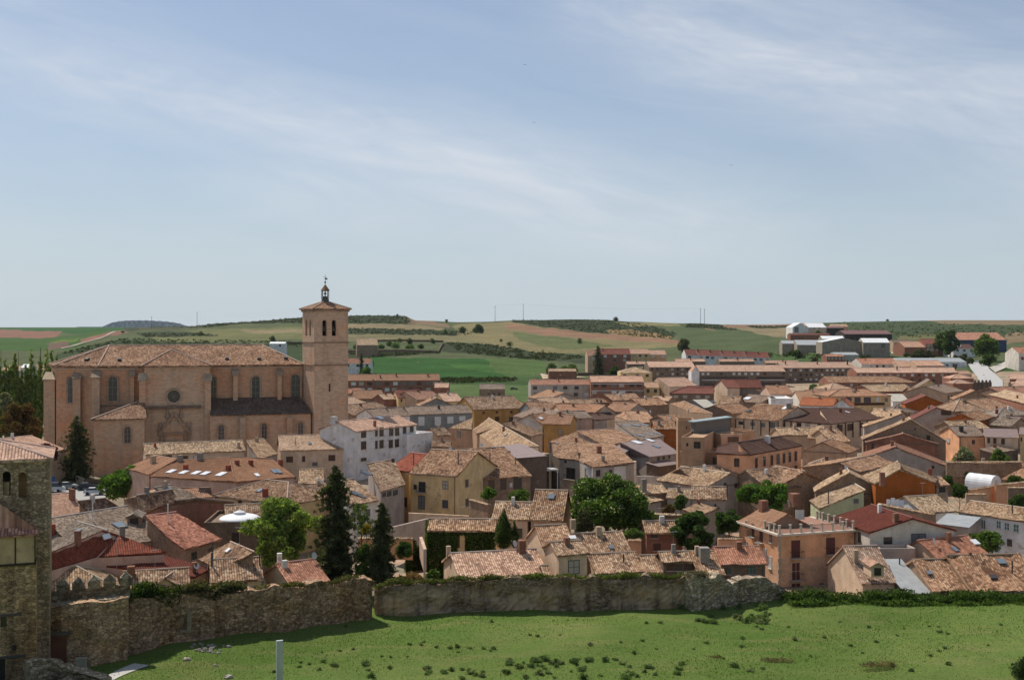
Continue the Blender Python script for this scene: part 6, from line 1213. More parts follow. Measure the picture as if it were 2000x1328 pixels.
H('old roof with a brick gable right of the mottled band', (1196, 782), (1256, 780), 8, vr=769, s=.34, roof='oldr', wall='br')
H('red-tiled old roof row behind the orange-brown roof', (1055, 800), (1100, 797), 7, vr=787, s=.34, roof='oldr', wall='ad')
H('pink mottled roof near the brick hip roof', (1252, 792), (1306, 790), 7.6, vr=777, s=.34, roof='oldr', wall='ad')
H('pale flat-pitched roof beside the brick hip roof', (1268, 782), (1306, 783), 7, vr=774, s=.25, roof='pale', wall='ad')
H('grey gable with old tiles left of the long cream wall', (1012, 800), (1040, 806), 6.6, 'gy', vr=785, dep=8, roof='oldr', wall='bg')
# left of centre, beyond the bell tower
H('long brick-red apartment row with orange-brown roof right of the bell tower', (600, 744), (860, 742.5), 9.5, vr=731, s=.3, roof='bn', wall='br', aw=(16, 2, 8.0, 2.9, 2.2, 1.6), ch=[(743, 738, .7, 1.4, 'br'), (774, 735, .7, 1.6, 'br'), (836, 735, .7, 1.6, 'br')])
H('small brick annex with pink roof at the end of the brick-red row', (848, 757), (876, 757), 7.5, vr=748, s=.4, roof='pkl', wall='br')
H('brown gabled barn right of the bell tower', (694, 779), (752, 778), 6.5, vr=762, s=.35, roof='bn', wall='ad')
H('low pink roof strip between barn and brick-red row', (680, 768), (718, 766), 7, vr=759, s=.3, roof='pk', wall='ad')
H('small yellow house with a dark red pitched roof', (777, 777), (828, 776), 7.5, vr=761, s=.4, roof='mrn', wall='ye', w=[(784, 782, 3, 6, 'dk'), (801, 784, 5, 8, 'wh')])
H('white-chalky roof left of the small yellow house', (750, 780), (776, 779), 6.8, vr=769, s=.35, roof='pale', wall='br')
H('old roof with brown front near the small yellow house', (815, 781), (868, 778), 7, vr=764, s=.34, roof='pn', wall='ta')
H('pale pink roof ridge above the slate-blue house', (868, 784), (905, 783), 7, vr=768, s=.34, roof='pkl', wall='ye')
H('grey gable with old tiled slope above the slate-blue house', (818, 793), (888, 792), 7, 'gy', vr=777, dep=10, roof='oldr', wall='bg')
H('long pale sheet roof with a dark rough wall right of the bell tower', (679, 806), (738, 792), 7, vr=781, s=.3, roof='pale', wall='st')
H('flat brown old roof below the long pale sheet roof', (690, 811), (775, 802), 6.4, vr=789, s=.3, roof='old2', wall='ad')
H('jumble of old tiles touching the bell tower', (680, 790), (715, 787), 6.6, vr=776, s=.35, roof='oldr', wall='ad', sk=[(693, 783, 10, 4, 'wh')])
H('old patchy roof right of the long towards-camera roof', (1036, 852), (1062, 846), 6.8, vr=826, s=.36, roof='old', wall='ta')
H('weathered roof peak between orange house and white gable', (1000, 812), (1050, 822), 6.6, vr=800, s=.34, roof='gb', wall='gr')
H('cream gable wall right of the orange-yellow house', (1022, 828), (1062, 834), 6.5, 'gy', vr=811, dep=9, roof='oldr', wall='ow')
H('little hipped roof above the orange-yellow house', (1006, 792), (1030, 790), 7.4, vr=778, s=.34, roof='oldr', wall='gr')
H('stone barn with a ragged grey roof at the edge of the green field', (936, 760), (986, 760), 6.5, vr=750, s=.4, roof='gy', wall='ad', base=-1, w=[(955, 769, 3, 4, 'dk', 0), (964, 770, 4, 5, 'dk', 0), (975, 770, 5, 6, 'dk', 0)])
H('long grey-beige house with a brown roof and yellow gable end', (1037, 751.5), (1154, 751), 9, vr=741, s=.32, roof='pn', wall='cg', aw=(6, 2, 7.6, 3.1, 1.9, 1.5), ch=[(1091, 745, .5, 1.2, 'br')])
H('brick block with white bands, balconies and a pink roof', (1154, 746), (1258, 746), 10.5, vr=734, s=.32, roof='pkl', wall='br', aw=(6, 2, 9.0, 3.1, 2.2, 1.6), name='apartment_block', cat='apartment block')
_bb = ALLB[-1]; g = MB(); a, b = _bb[1][0], _bb[1][1]; d_ = (b - a).normalized(); n_ = Vector((d_.y, -d_.x, 0))
for z in (9.7, 6.6): g.obox(P3((a + b) / 2, z) + n_ * .05, d_ * (b - a).length / 2 * .985, n_ * .12, UP * .16)
g.build('white_band', 'paint', _bb[0], (.55, .55, .53))
H('small mustard-yellow house right of the white-banded brick block', (1258, 757), (1288, 757), 7.5, vr=746, s=.35, roof='pale', wall='ye', aw=(2, 1, 6, 3, 1.4, 1.6, 'dk'))
H('cream gable with pink roof between mustard house and dark block', (1270, 752), (1308, 755), 8, 'gy', vr=738, ax=.35, dep=16, roof='pkl', wall='cr')
H('brick house with white-edged hip roof behind the mustard house', (1212, 728), (1274, 728), 9, 'hip', vr=717, s=.3, roof='oldp', wall='ye', aw=(3, 1, 7.4, 3, 1.8, 1.6, 'dk'), sk=[(1251, 718, 9, 4, 'wh')], dd=None)
def far(label, uA, vA, uB, d, kind='gx', **kw): return H(label, (uA, vA), (uB,), 0, kind, dd=d, rot=kw.pop('rot', 2), base=kw.pop('base', 0), **kw)
AP = dict(name='apartment_block', cat='apartment block')
far('long dark-brick apartment block, left part with square holes', 1268, 717, 1358, 700, vr=706, s=.3, roof='pkl', wall='bk', aw=(9, 3, None, 2.9, 1.5, 1.3), **AP)
far('long dark-brick apartment block behind, right of the white gable', 1528, 718.5, 1672, 700, vr=707, s=.3, roof='pkl', wall='bk', aw=(14, 3, None, 2.9, 1.5, 1.3), ch=[(1534, 711, .7, 2, 'br'), (1596, 711, .7, 2, 'br'), (1655, 712, .7, 3, 'dk')], **AP)
far('dark apartment block with long black balconies beside the white gable', 1366, 725.5, 1535, 660, vr=713, s=.3, roof='pkl', wall='bk', aw=(14, 1, None, 3, 1.6, 1.4), w=[(1416, 738, 90, 5, 'dk', 0), (1505, 738, 56, 5, 'dk', 0), (1416, 742, 90, 1.5, 'wh', 0), (1505, 742, 56, 1.5, 'wh', 0), (1450, 750, 150, 6, 'dk', 0)], **AP)
far('narrow brilliant white gable end of the apartment block', 1350.5, 726, 1366, 657, 'gy', vr=716, dep=9, roof='pkl', wall='wh', **AP)
for i, (u0, u1, v, l) in enumerate([(1225, 1262, 711, 'pink roof stub above the yellow hip-roofed house'), (1320, 1378, 706, 'low pink roof section behind the white gable, left'), (1406, 1474, 706, 'low pink roof section behind the apartment block, centre'), (1496, 1562, 709, 'low pink roof section behind the apartment block, right')]):
    far(l, u0, v, u1, 745, vr=v - 5, s=.3, roof='pkl', wall='bk', ch=[((u0 + u1) / 2, v - 3, .7, 1.8, 'br')])
far('brick apartment row with pink roof in front of the grey warehouse', 1674, 728, 1875, 640, vr=718, s=.3, roof='pkl', wall='br', aw=(14, 2, None, 2.9, 1.6, 1.4), ch=[(1866, 722, .6, 3, 'dk'), (1752, 722, .6, 2, 'dk')], **AP)
far('low brick row with mottled pink roof, nearest of the brick rows', 1619, 747, 1789, 570, 'hipR', vr=735, s=.32, roof='oldr', wall='br', aw=(10, 1, None, 3, 1.5, 1.3), **AP)
far('white-walled houses with orange-pink roofs before the warehouse', 1683, 711, 1757, 700, vr=700, s=.3, roof='pk', wall='ow', aw=(6, 1, None, 3, 1.6, 1.5), ch=[(1690, 704, .6, 1, 'br')])
far('small pink roof left of the grey warehouse', 1757, 716, 1785, 690, vr=704, s=.3, roof='pkl', wall='ta')
far('pinkish gable-roofed house in front of the grey warehouse', 1790, 714, 1845, 680, vr=704, s=.3, roof='pkl', wall='ta')
far('wide grey sheet-roofed warehouse by the road', 1758, 707, 1888, 740, vr=699, s=.22, roof='gys', wall='wh', w=[(1865, 715, 9, 9, 'dk', 0), (1850, 713, 4, 4, 'dk', 0)], name='warehouse', cat='warehouse')
far('small hipped pink house just left of the gate, lower', 1862, 749, 1902, 560, 'hip', vr=741, s=.35, roof='pkl', wall='br')
far('small hipped pink house just left of the gate, upper', 1857, 739, 1902, 600, 'hip', vr=731, s=.35, roof='pkl', wall='br')
far('last pink roof of the row by the road bend', 1874, 730, 1898, 640, vr=724, s=.35, roof='pkl', wall='ta')
for i, (u0) in enumerate([1340, 1364, 1387, 1411, 1434, 1458, 1481]):
    far('dark red stepped row house with a chimney, number %s from the left' % ['first', 'second', 'third', 'fourth', 'fifth', 'sixth', 'seventh'][i] if False else '%s from the left in the row of stepped dark-red roofed houses' % ['leftmost', 'second', 'third', 'fourth', 'fifth', 'sixth', 'last, seventh'][i], u0, 693.5 + i * .9, u0 + 23, 850, vr=682.5 + i * .9, s=.45, roof='mrn', wall='wh', aw=(2, 1, None, 3, 2.4, 1.8), group='stepped row houses on the slope', ch=[(u0 + 22.5, 685 + i, .9, 1.5, 'br')])
far('brick-walled house with brown roof behind the tall cedar', 1172, 692, 1232, 840, vr=681, s=.45, roof='mrn', wall='br', aw=(3, 2, None, 3, 2.2, 1.8), ch=[(1177, 684, .8, 1.5, 'br')])
far('lower brick wing left of the tall cedar', 1148, 695, 1174, 835, vr=684, s=.4, roof='pn', wall='ta', aw=(1, 1, None, 3, 2, 1.6))
far('yellowish twin house with pale pink roof above the blocks, left', 1232, 691, 1269, 860, vr=682, s=.35, roof='pkl', wall='ye', aw=(3, 1, None, 3, 1.8, 1.6))
far('orange-brick twin house with pale pink roof above the blocks, right', 1269, 692.5, 1302, 865, vr=684, s=.35, roof='pkl', wall='oc', aw=(2, 1, None, 3, 2.2, 1.6, 'wh'))
far('long low red-brick barn at the end of the green field', 1072, 725, 1126, 720, vr=720, s=.3, roof='oldp', wall='br', name='barn', cat='barn')
far('white house with brown roof half hidden by the bell tower', 670, 710, 724, 800, vr=700, s=.4, roof='pn', wall='wh', aw=(3, 1, None, 3, 1.8, 1.8, 'dk'))
far('small white farm cabin behind the church roof', 526, 671, 557, 1000, vr=667.5, s=.3, roof='whs', wall='wh', w=[(547, 675, 4, 4, 'dk', 0)], name='cabin', cat='cabin')
far('roofless stone farm building on the hillside', 697, 674, 738, 1080, vr=661, s=.5, roof='oldp', wall='ad', rot=10)
far('large white hangar with grey door on the right hilltop', 1548, 639, 1579, 1250, 'gy', vr=630.5, dep=42, rot=-4, roof='whs', wall='wh', w=[(1555.5, 644, 8, 11, 'gy', 0)], name='hangar', cat='hangar')
far('beige side section of the hilltop hangar with two round vents', 1579, 639.5, 1614, 1250, vr=631, s=.35, roof='whs', wall='cr', w=[(1591, 641, 3, 2.5, 'dk', 0), (1600, 641, 3, 2.5, 'dk', 0)], name='hangar', cat='hangar')
far('dark shed with maroon doors right of the hilltop hangar', 1615, 640.5, 1648, 1260, vr=637, s=.2, roof='mrs', wall='dk', name='shed', cat='shed')
far('ochre rounded haystack barn beside the dark maroon shed', 1626, 638, 1657, 1290, vr=633, s=.4, roof='oldp', wall='oc', name='barn', cat='barn')
far('brick farm building above the grey sheds', 1544, 654, 1622, 1080, vr=651, s=.25, roof='mrn', wall='br', w=[(1555, 660, 2.5, 3, 'dk', 0), (1562, 660, 2.5, 3, 'dk', 0), (1567, 660, 2.5, 3, 'dk', 0)], name='barn', cat='barn')
far('left low shed with a light blue-grey sheet roof', 1528, 671, 1560, 980, vr=665, s=.25, rot=-6, roof='gys', wall='fw', name='shed', cat='shed')
far('right long shed with a light blue-grey sheet roof', 1557, 673.5, 1628, 960, vr=664, s=.25, rot=-6, roof='gys', wall='fw', name='shed', cat='shed')
far('grey-walled shed with a white roof edge behind the long factory', 1606, 662, 1650, 1010, vr=656, s=.25, rot=-6, roof='whs', wall='fw', name='factory', cat='factory')
far('factory hall with bright white sheet roof, left bay', 1606, 668, 1686, 895, 'gy', vr=660, dep=30, rot=-6, roof='whs', wall='fw', name='factory', cat='factory')
far('factory hall with bright white sheet roof and a blue sign', 1686, 669, 1738, 885, vr=660.5, s=.3, rot=-6, roof='whs', wall='fw', w=[(1725, 675, 7, 8, 'gl', 0)], name='factory', cat='factory')
far('maroon-roofed shed with black open front above the factory', 1650, 652.5, 1742, 1090, vr=645, s=.25, roof='mrs', wall='dk', name='shed', cat='shed')
far('small brick house with yellow-topped arches left of the factory foot', 1615, 696, 1650, 800, vr=692, s=.2, roof='pk', wall='br', aw=(5, 1, None, 3, 1.2, 2, 'lt'))
far('low blue-grey shed roofs at the factory foot', 1632, 693, 1678, 830, vr=688, s=.2, roof='gys', wall='cg', name='shed', cat='shed')
far('large hall with pink roof and blue walls on the far right', 1874, 664, 1966, 950, vr=649.5, s=.35, roof='pk', wall='pb', name='hall', cat='hall')
far('red-brick villa with a glazed porch near the big trees', 1808, 672, 1852, 900, vr=662, s=.35, roof='mrn', wall='br', aw=(5, 2, None, 3, 2.4, 2, 'lt'))
far('low pink-roofed bungalow left of the villa', 1767, 678, 1810, 900, vr=667, s=.35, roof='pkl', wall='br')
far('pale beige bungalow roof farther left of the villa', 1745, 669, 1782, 960, vr=664, s=.3, roof='gb', wall='ta')
far('white cottage with a dark slate roof between the big trees', 1862, 681, 1904, 880, vr=672, s=.35, roof='dbn', wall='wh', ch=[(1871, 676, .8, 2, 'wh'), (1877, 677, .8, 1.6, 'wh')], aw=(3, 1, None, 3, 2, 1.6, 'dk'))
far('pale blue-grey house at the right edge above the road', 1990, 690, 2040, 700, vr=678, s=.4, roof='pk', wall='ow', w=[(1997, 700, 5, 6, 'mr', 0)])
far('bright white gabled house half hidden by the poplars', 40, 718, 60, 620, vr=711, s=.4, roof='whs', wall='ow', base=-1)
far('pale tiled houses behind the poplars', 60, 722, 130, 640, vr=712, s=.4, roof='pkl', wall='cr', base=-1)
far('grey rear houses low behind the poplars', 0, 724, 60, 640, vr=714, s=.4, roof='pkl', wall='gr', base=-1)
H('pink gabled house peeking over the big tower', (-40, 878), (57, 886), 7.5, 'gy', vr=858, ax=.3, dep=10, wall='ta', roof='pkl')
# castellated gate
par = thing('gate_tower', tuple(P(1920, 775, 0)), 'small dark battlemented gate tower at the end of the road', 'tower'); a, b = PD(1902, 747, 560), PD(1937, 746, 560); g = MB(); z1 = a.z; g.quad([P3(a, -1), P3(b, -1), P3(b, z1), P3(a, z1)]); g.obox(P3((a + b) / 2 + Vector((0, 2.5, 0)), (z1 - 1) / 2), (b - a) / 2, Vector((0, 2.4, 0)), UP * (z1 + 1) / 2); g.build('wall', 'rubble', par, (.16, .12, .09, .2)); 
for i in range(5):
    q = a.lerp(b, (i + .4) / 4.8); g = MB(); g.box(P3(q + Vector((0, .4, 0)), z1), .9, .7, .9); g.box(P3(q + Vector((0, .4, 0)), z1 + .9), .9, .7, .5, taper=.1); g.build('merlon', 'rubble', par, (.17, .13, .10, .2))
# ------------------------------------------------------------------ vegetation
def leaves(centers, radii, n, size, squash=1.0, aspect=1.0, shell=.7, up=.0, seed=1, offset=(0, 0, 0)):
    """n leaf faces spread through the outer part of the given blobs; returns vertices (4n, 3)"""
    r = np.random.default_rng(seed); c = np.asarray(centers, float); R = np.asarray(radii, float); k = r.choice(len(c), n, p=R ** 2 / (R ** 2).sum())
    d = r.normal(size=(n, 3)); d[:, 2] += up; d /= np.linalg.norm(d, axis=1)[:, None]; f = shell + (1 - shell) * r.random(n) ** .5; f *= np.where(r.random(n) < .12, 1.18, 1.0)
    p = c[k] + d * (R[k] * f)[:, None] * np.array([1, 1, squash]); a = r.normal(size=(n, 3)) + d * .2; a /= np.linalg.norm(a, axis=1)[:, None]
    b = np.cross(a, r.normal(size=(n, 3))); b /= np.linalg.norm(b, axis=1)[:, None]; s = size * (.6 + .8 * r.random(n))[:, None]; a = a * s; b = b * s * aspect
    return np.stack([p - a, p - b * .6, p + a, p + b * .6], 1).reshape(-1, 3) + np.array(offset)
def leaf_mesh(name, V):
    n = len(V) // 4; me = bpy.data.meshes.new(name); me.vertices.add(4 * n); me.vertices.foreach_set('co', V.astype(np.float32).ravel()); me.loops.add(4 * n); me.loops.foreach_set('vertex_index', np.arange(4 * n, dtype=np.int32))
    me.polygons.add(n); me.polygons.foreach_set('loop_start', np.arange(0, 4 * n, 4, dtype=np.int32)); me.polygons.foreach_set('loop_total', np.full(n, 4, np.int32)); me.update(calc_edges=True); me.materials.append(MT['leaf']); return me
def leaf_obj(name, V, color, parent=None):
    o = bpy.data.objects.new(name, leaf_mesh(name, V)); sc.collection.objects.link(o); o.color = (*color, 1); o.parent = parent; return o
def crown(kind, W, Hc, n, size, seed):
    """crown centred on the axis, from z=0 to z=Hc, width W"""
    r = random.Random(seed); C = []; R = []
    if kind == 'broad':
        for i in range(40):
            th = r.uniform(0, 6.283); ph = math.acos(r.uniform(-.8, 1)); f = r.uniform(.45, .86) * (1 + .16 * math.sin(3 * th + seed) + .08 * math.sin(5 * ph)); rr = r.uniform(.11, .21)
            C.append((W / 2 * f * math.sin(ph) * math.cos(th), W / 2 * f * math.sin(ph) * math.sin(th), Hc * (.5 + .5 * f * math.cos(ph)))); R.append(rr * min(W, Hc * 1.2))
        return leaves(C, R, n, size, .82, .8, .5, .3, seed)
    if kind == 'loose':
        for i in range(60):
            th = r.uniform(0, 6.283); h = r.random(); f = r.uniform(.2, .95) * math.sin(math.pi * (.12 + .8 * h)) ** .6
            C.append((W / 2 * f * math.cos(th), W / 2 * f * math.sin(th), Hc * h)); R.append(r.uniform(.07, .13) * W)
        return leaves(C, R, n, size, .8, .8, .35, .3, seed)
    if kind == 'conifer':
        for i in range(int(150 + Hc * 9)):
            h = r.random() ** 1.25; th = r.uniform(0, 6.283); lob = 1 + .26 * math.sin(2 * th + 7 * h + seed) + .16 * math.sin(19 * h + 3 * th + seed) + .10 * math.sin(41 * h)
            rad = W / 2 * (1 - h) ** .52 * lob * (.75 + .25 * min(1, h * 6 + .3)); L = rad * r.uniform(.72, 1.05); dr_ = r.uniform(.1, .5)
            for t in (.3, .6, .9): C.append((L * t * math.cos(th), L * t * math.sin(th), Hc * (h * .96 + .02) - L * t * t * dr_ + .2)); R.append(.14 + .15 * rad * (1.15 - t))
        C.append((0, 0, Hc * .985)); R.append(.2)
        return leaves(C, R, n, size, .7, .45, .25, 0, seed)
    if kind == 'cypress':
        for i in range(50):
            h = (i + .5) / 50; rad = W / 2 * min(1, (1 - h) * 1.7 + .08) * min(1, .5 + h * 3); th = r.uniform(0, 6.283)
            C.append((rad * .5 * math.cos(th), rad * .5 * math.sin(th), Hc * h)); R.append(max(.12, rad * .62))
        return leaves(C, R, n, size, 1.2, .4, .6, .2, seed)
    if kind == 'poplar':
        ns = max(3, int(W / 1.3))
        for s_ in range(ns):
            x = W * (.5 + s_ - ns / 2) / ns * .8; y = r.uniform(-1.2, 1.2); top = Hc * r.uniform(.72, 1)
            for i in range(60):
                h = (i + r.random()) / 60; rad = W / ns * .75 * (math.sin(math.pi * (.16 + .80 * h)) ** .8) * r.uniform(.6, 1.1) + .1; th = r.uniform(0, 6.283)
                C.append((x + rad * .6 * math.cos(th), y + rad * .6 * math.sin(th), top * h)); R.append(rad * .6)
        return leaves(C, R, n, size, 1.7, .5, .1, .3, seed)
    if kind == 'bush':
        for i in range(22):
            th = r.uniform(0, 6.283); f = r.uniform(0, .7); h = r.uniform(.1, .75) * (1 - .4 * f)
            C.append((W / 2 * f * math.cos(th), W / 2 * f * math.sin(th), Hc * h)); R.append(r.uniform(.16, .26) * min(W, Hc * 1.3))
        return leaves(C, R, n, size, .9, .7, .5, .3, seed)
TC = {'lg': (.20, .28, .075), 'g': (.10, .185, .04), 'dg': (.065, .11, .036), 'con': (.075, .088, .045), 'cy': (.055, .10, .03), 'pop': (.19, .27, .08), 'br': (.12, .085, .04), 'pu': (.085, .035, .045), 'ol': (.20, .23, .14), 'ch': (.075, .135, .03), 'yl': (.42, .33, .03), 'br2': (.25, .17, .08), 'mg': (.10, .16, .045)}
def tree(label, u, vtop, vbot, wpx, d, kind='broad', col='g', n=None, size=.28, zg=None, name='tree', cat='tree', group=None, trunk=True, seed=None):
    x = (u - 1000) / F * d; zg = zt(x, d) if zg is None else zg; k = d / F; z1 = HC - (vtop - V0) * k; z0 = max(HC - (vbot - V0) * k, zg + .1); z0 = min(z0, zg + 1.0) if d > 500 else z0; W = wpx * k; Hc = z1 - z0
    seed = seed or int(u * 7 + vtop); par = thing(name, (x, d, zg), label, cat, group); n = n or int(1200 + 60 * W * Hc / (size * size) * .06)
    n = min(n, 26000); V = crown(kind, W, Hc, n, size, seed); V[:, 2] += z0 - zg; o = leaf_obj('crown', V, TC[col], par)
    if trunk:
        g = MB(); r0 = max(.12, W * .035); b = Vector((x, d, zg - .3)); t = Vector((x, d, z0 + Hc * (.35 if kind in ('broad', 'loose', 'bush') else .93))); g.cyl(b, t, r0, r0 * (.55 if kind in ('broad', 'loose') else .2), 8)
        if kind in ('broad', 'loose', 'bush'):
            r = random.Random(seed)
            for i in range(9): th = i * 2.4; L = W * .33; s_ = b.lerp(t, .55 + .05 * i); g.cyl(s_, s_ + Vector((math.cos(th) * L, math.sin(th) * L, Hc * r.uniform(.2, .45))), r0 * .4, r0 * .1, 6)
        elif kind == 'conifer':
            for i in range(16): h = .15 + i * .045; th = i * 2.4; L = W * .42 * (1 - h); s_ = Vector((x, d, z0 + Hc * h)); g.cyl(s_, s_ + Vector((math.cos(th) * L, math.sin(th) * L, -L * .12)), r0 * .25, r0 * .06, 5)
        g.build('trunk', 'wood', par, (.10, .07, .05))
    return par, o
tree('tallest dark conifer rising in the middle of the lower town', 655, 909, 1135, 128, 150, 'conifer', 'con', 24000, .30, zg=-1, name='conifer')
tree('second tall dark conifer, slimmer, just behind the gap in the town wall', 745, 983, 1140, 84, 147, 'conifer', 'con', 14000, .26, zg=-1.5, name='conifer')
tree('large fresh light-green tree left of the tall conifer', 550, 982, 1100, 146, 158, 'loose', 'lg', 20000, .24, zg=-1, seed=12)
t1 = tree('big flowering chestnut tree with pale blossom in the centre', 1185, 925, 1052, 158, 178, 'broad', 'ch', 22000, .28, zg=-2.5, name='chestnut_tree')
ch_ = t1[0]; k = 178 / F
V = crown('broad', 158 * k * 1.02, 127 * k * 1.0, 3800, .17, int(1185 * 7 + 925)); V = V.reshape(-1, 4, 3); V = V[(V[:, 0, 2] > 127 * k * .45)]; V = V.reshape(-1, 3); V[:, 2] += HC - (1052 - V0) * k - ch_.location.z + .12; leaf_obj('blossom', V, (.55, .55, .36), ch_)
tree('dark rounded conifer in front of the chestnut tree', 1142, 981, 1040, 42, 170, 'bush', 'con', 4500, .22, zg=-2.5, name='conifer')
tree('bright green garden bush right of the chestnut tree', 1238, 1030, 1055, 42, 166, 'bush', 'mg', 2600, .2, zg=-2.5, name='bush', cat='bush')
tree('tall slim cypress with a pointed top beside the ivy house', 984, 993, 1068, 31, 164, 'cypress', 'cy', 5200, .2, zg=-2.5, name='cypress')
tree('shorter cypress to the right of the tall slim one', 1005, 1017, 1068, 16, 163, 'cypress', 'cy', 2600, .18, zg=-2.5, name='cypress')
tree('rounded bright green tree above the ochre house', 1490, 940, 1000, 108, 192, 'broad', 'g', 14000, .26, zg=-2.5)
tree('wide spreading dark conifer left of the ochre house', 1360, 1007, 1072, 92, 168, 'loose', 'dg', 11000, .25, zg=-2.5, name='conifer')
tree('dark leafy tree between spreading conifer and ochre house', 1424, 996, 1048, 50, 175, 'broad', 'dg', 6000, .24, zg=-2.5)
tree('small dark round tree in the walled garden right of the chestnut', 1330, 964, 993, 30, 200, 'bush', 'dg', 2800, .22, zg=-2, name='bush', cat='bush')
tree('brownish low shrub next to the small dark round tree', 1306, 984, 1003, 26, 195, 'bush', 'br', 1800, .2, zg=-2, name='bush', cat='bush')
tree('leafy green tree by the church car park', 250, 912, 982, 102, 218, 'broad', 'g', 15000, .28, zg=-2)
tree('green shrub against the dark porch of the broad tiled house', 955, 949, 974, 32, 196, 'bush', 'g', 2600, .2, zg=-2.5, name='bush', cat='bush')
tree('feathery olive-green willow bush behind the lower tiled wing', 1014, 952, 982, 60, 188, 'bush', 'mg', 4200, .22, zg=-2.5, name='bush', cat='bush')
tree('silvery olive tree in the right-hand gardens', 1882, 867, 906, 46, 250, 'bush', 'ol', 5000, .25, zg=-1.5, name='olive_tree')
tree('bright green fruit tree right of the silvery olive', 1952, 875, 908, 46, 252, 'bush', 'mg', 4500, .25, zg=-1.5)
tree('bushy shrub below the plastic greenhouse', 1874, 942, 969, 34, 205, 'bush', 'dg', 3600, .24, zg=-2.5, name='bush', cat='bush')
tree('low hedge-like shrubs left of the plastic greenhouse', 1886, 916, 932, 50, 238, 'bush', 'g', 3600, .24, zg=-2.5, name='bush', cat='bush')
tree('low shrubs right of the plastic greenhouse', 1978, 926, 946, 40, 222, 'bush', 'dg', 3600, .24, zg=-2.5, name='bush', cat='bush')
tree('dark green shrubbery at the right edge below the garden terraces', 1990, 966, 1002, 60, 192, 'bush', 'dg', 4200, .24, zg=-2.5, name='bush', cat='bush')
tree('pale green bush in front of the white farmhouse', 1925, 1042, 1072, 70, 166, 'loose', 'mg', 4200, .2, zg=-3, name='bush', cat='bush')
tree('dark shrub beside the rust-orange house', 1850, 925, 948, 24, 215, 'bush', 'dg', 1800, .22, zg=-2, name='bush', cat='bush')
tree('dark spruce standing against the church apse', 150, 812, 938, 88, 255, 'conifer', 'con', 12000, .34, zg=-1, name='conifer')
tree('purple-leaved plum tree by the apse', 90, 866, 905, 42, 246, 'broad', 'pu', 4200, .28, zg=-1)
tree('sparse brownish tree at the far left below the poplars', 45, 790, 860, 90, 300, 'loose', 'br', 9000, .34, zg=0)
for i, (u, vt_, w_, l) in enumerate([(2, 668, 46, 'first poplar, cut by the left edge'), (36, 672, 42, 'slim poplar, second from the left edge'), (79, 664, 74, 'widest poplar, multi-stemmed, left of the church'), (112, 676, 40, 'poplar closest to the church')]):
    tree(l, u, vt_, 862, w_, 335, 'poplar', 'pop', 22000, .42, zg=0, name='poplar')
tree('pale grey-green shrub under the poplars', 12, 768, 800, 34, 325, 'loose', 'ol', 3000, .3, zg=0, name='bush', cat='bush')
tree('yellow-flowering forsythia left of the second conifer', 716, 1018, 1043, 20, 158, 'bush', 'yl', 1500, .16, zg=-2, name='bush', cat='bush')
tree('bare pale spring tree between the two tall conifers', 706, 985, 1040, 50, 160, 'loose', 'mg', 1500, .16, zg=-2)
tree('bright green shrub at the foot of the two conifers', 707, 1096, 1136, 40, 148, 'bush', 'mg', 2600, .2, zg=-1.5, name='bush', cat='bush')
tree('green shrub beside the concrete utility pole', 846, 1108, 1135, 30, 148, 'bush', 'mg', 1900, .18, zg=-1.5, name='bush', cat='bush')
tree('dry ochre brush behind the town wall by the second conifer', 800, 1115, 1140, 66, 146, 'bush', 'br2', 2600, .18, zg=-1.5, name='bush', cat='bush')
tree('dark clipped hedge block behind the two tall conifers', 712, 1056, 1100, 46, 156, 'bush', 'cy', 3200, .2, zg=-1.5, name='hedge', cat='hedge', trunk=False)
tree('dark hedge behind the slim conifer', 790, 1055, 1085, 40, 158, 'bush', 'cy', 2800, .2, zg=-1.5, name='hedge', cat='hedge', trunk=False)
# countryside trees
def ftree(label, u, vb, vt_, w_, kind='bush', col='dg', n=900, dmin=640, group=None):
    p = terr(u, vb, dmin=dmin); tree(label, u, vt_, vb, w_, p.y, kind, col, n, max(.3, w_ * p.y / F * .055), zg=p.z - .3, group=group, trunk=kind != 'bush', name='tree' if kind != 'bush' or w_ > 14 else 'bush', cat='tree' if kind != 'bush' or w_ > 14 else 'bush')
ftree('big dark round tree standing alone above the stepped row houses', 1337, 687, 654, 27, 'bush', 'con', 3500)
ftree('dark round bush alone in the tan field', 1132, 671, 658, 13); ftree('small dark bush at the top edge of the tan field', 996, 676, 664, 14); ftree('large dark round tree on the slope left of the tan field', 934, 651, 629, 22, 'bush', 'dg', 2400)
ftree('low dark tree left of the large round hillside tree', 903, 650, 637, 20, 'bush', 'dg', 1500); ftree('lone tree on the skyline above the tan field', 1203, 627, 617, 14, 'bush', 'con', 900); ftree('tiny tree on the skyline right of the bell tower', 776, 621, 611, 9)
ftree('tiny bush on the skyline beyond the mesa', 872, 630, 621, 8); ftree('pair of bushes below the scrub slope', 870, 654, 640, 12); ftree('small bush in the tan field, upper', 979, 668, 660, 8); ftree('dark bush behind the church roof', 532, 667, 653, 15, 'bush', 'dg', 1300)
ftree('bush in the olive field above the church roof', 392, 657, 644, 13); ftree('small bush by the dirt track', 240, 650, 646, 10); ftree('dark tree at the corner of the green field', 1060, 698, 681, 12, 'conifer', 'con', 900); ftree('tiny skyline bush on the far right', 1733, 628, 622, 7)
tree('tall dark cedar in front of the brick-walled house', 1168, 674, 728, 34, 790, 'conifer', 'con', 4000, .7, name='cedar'); tree('rounded bright green tree at the cedar foot', 1103, 706, 722, 20, 770, 'bush', 'g', 1200, .7)
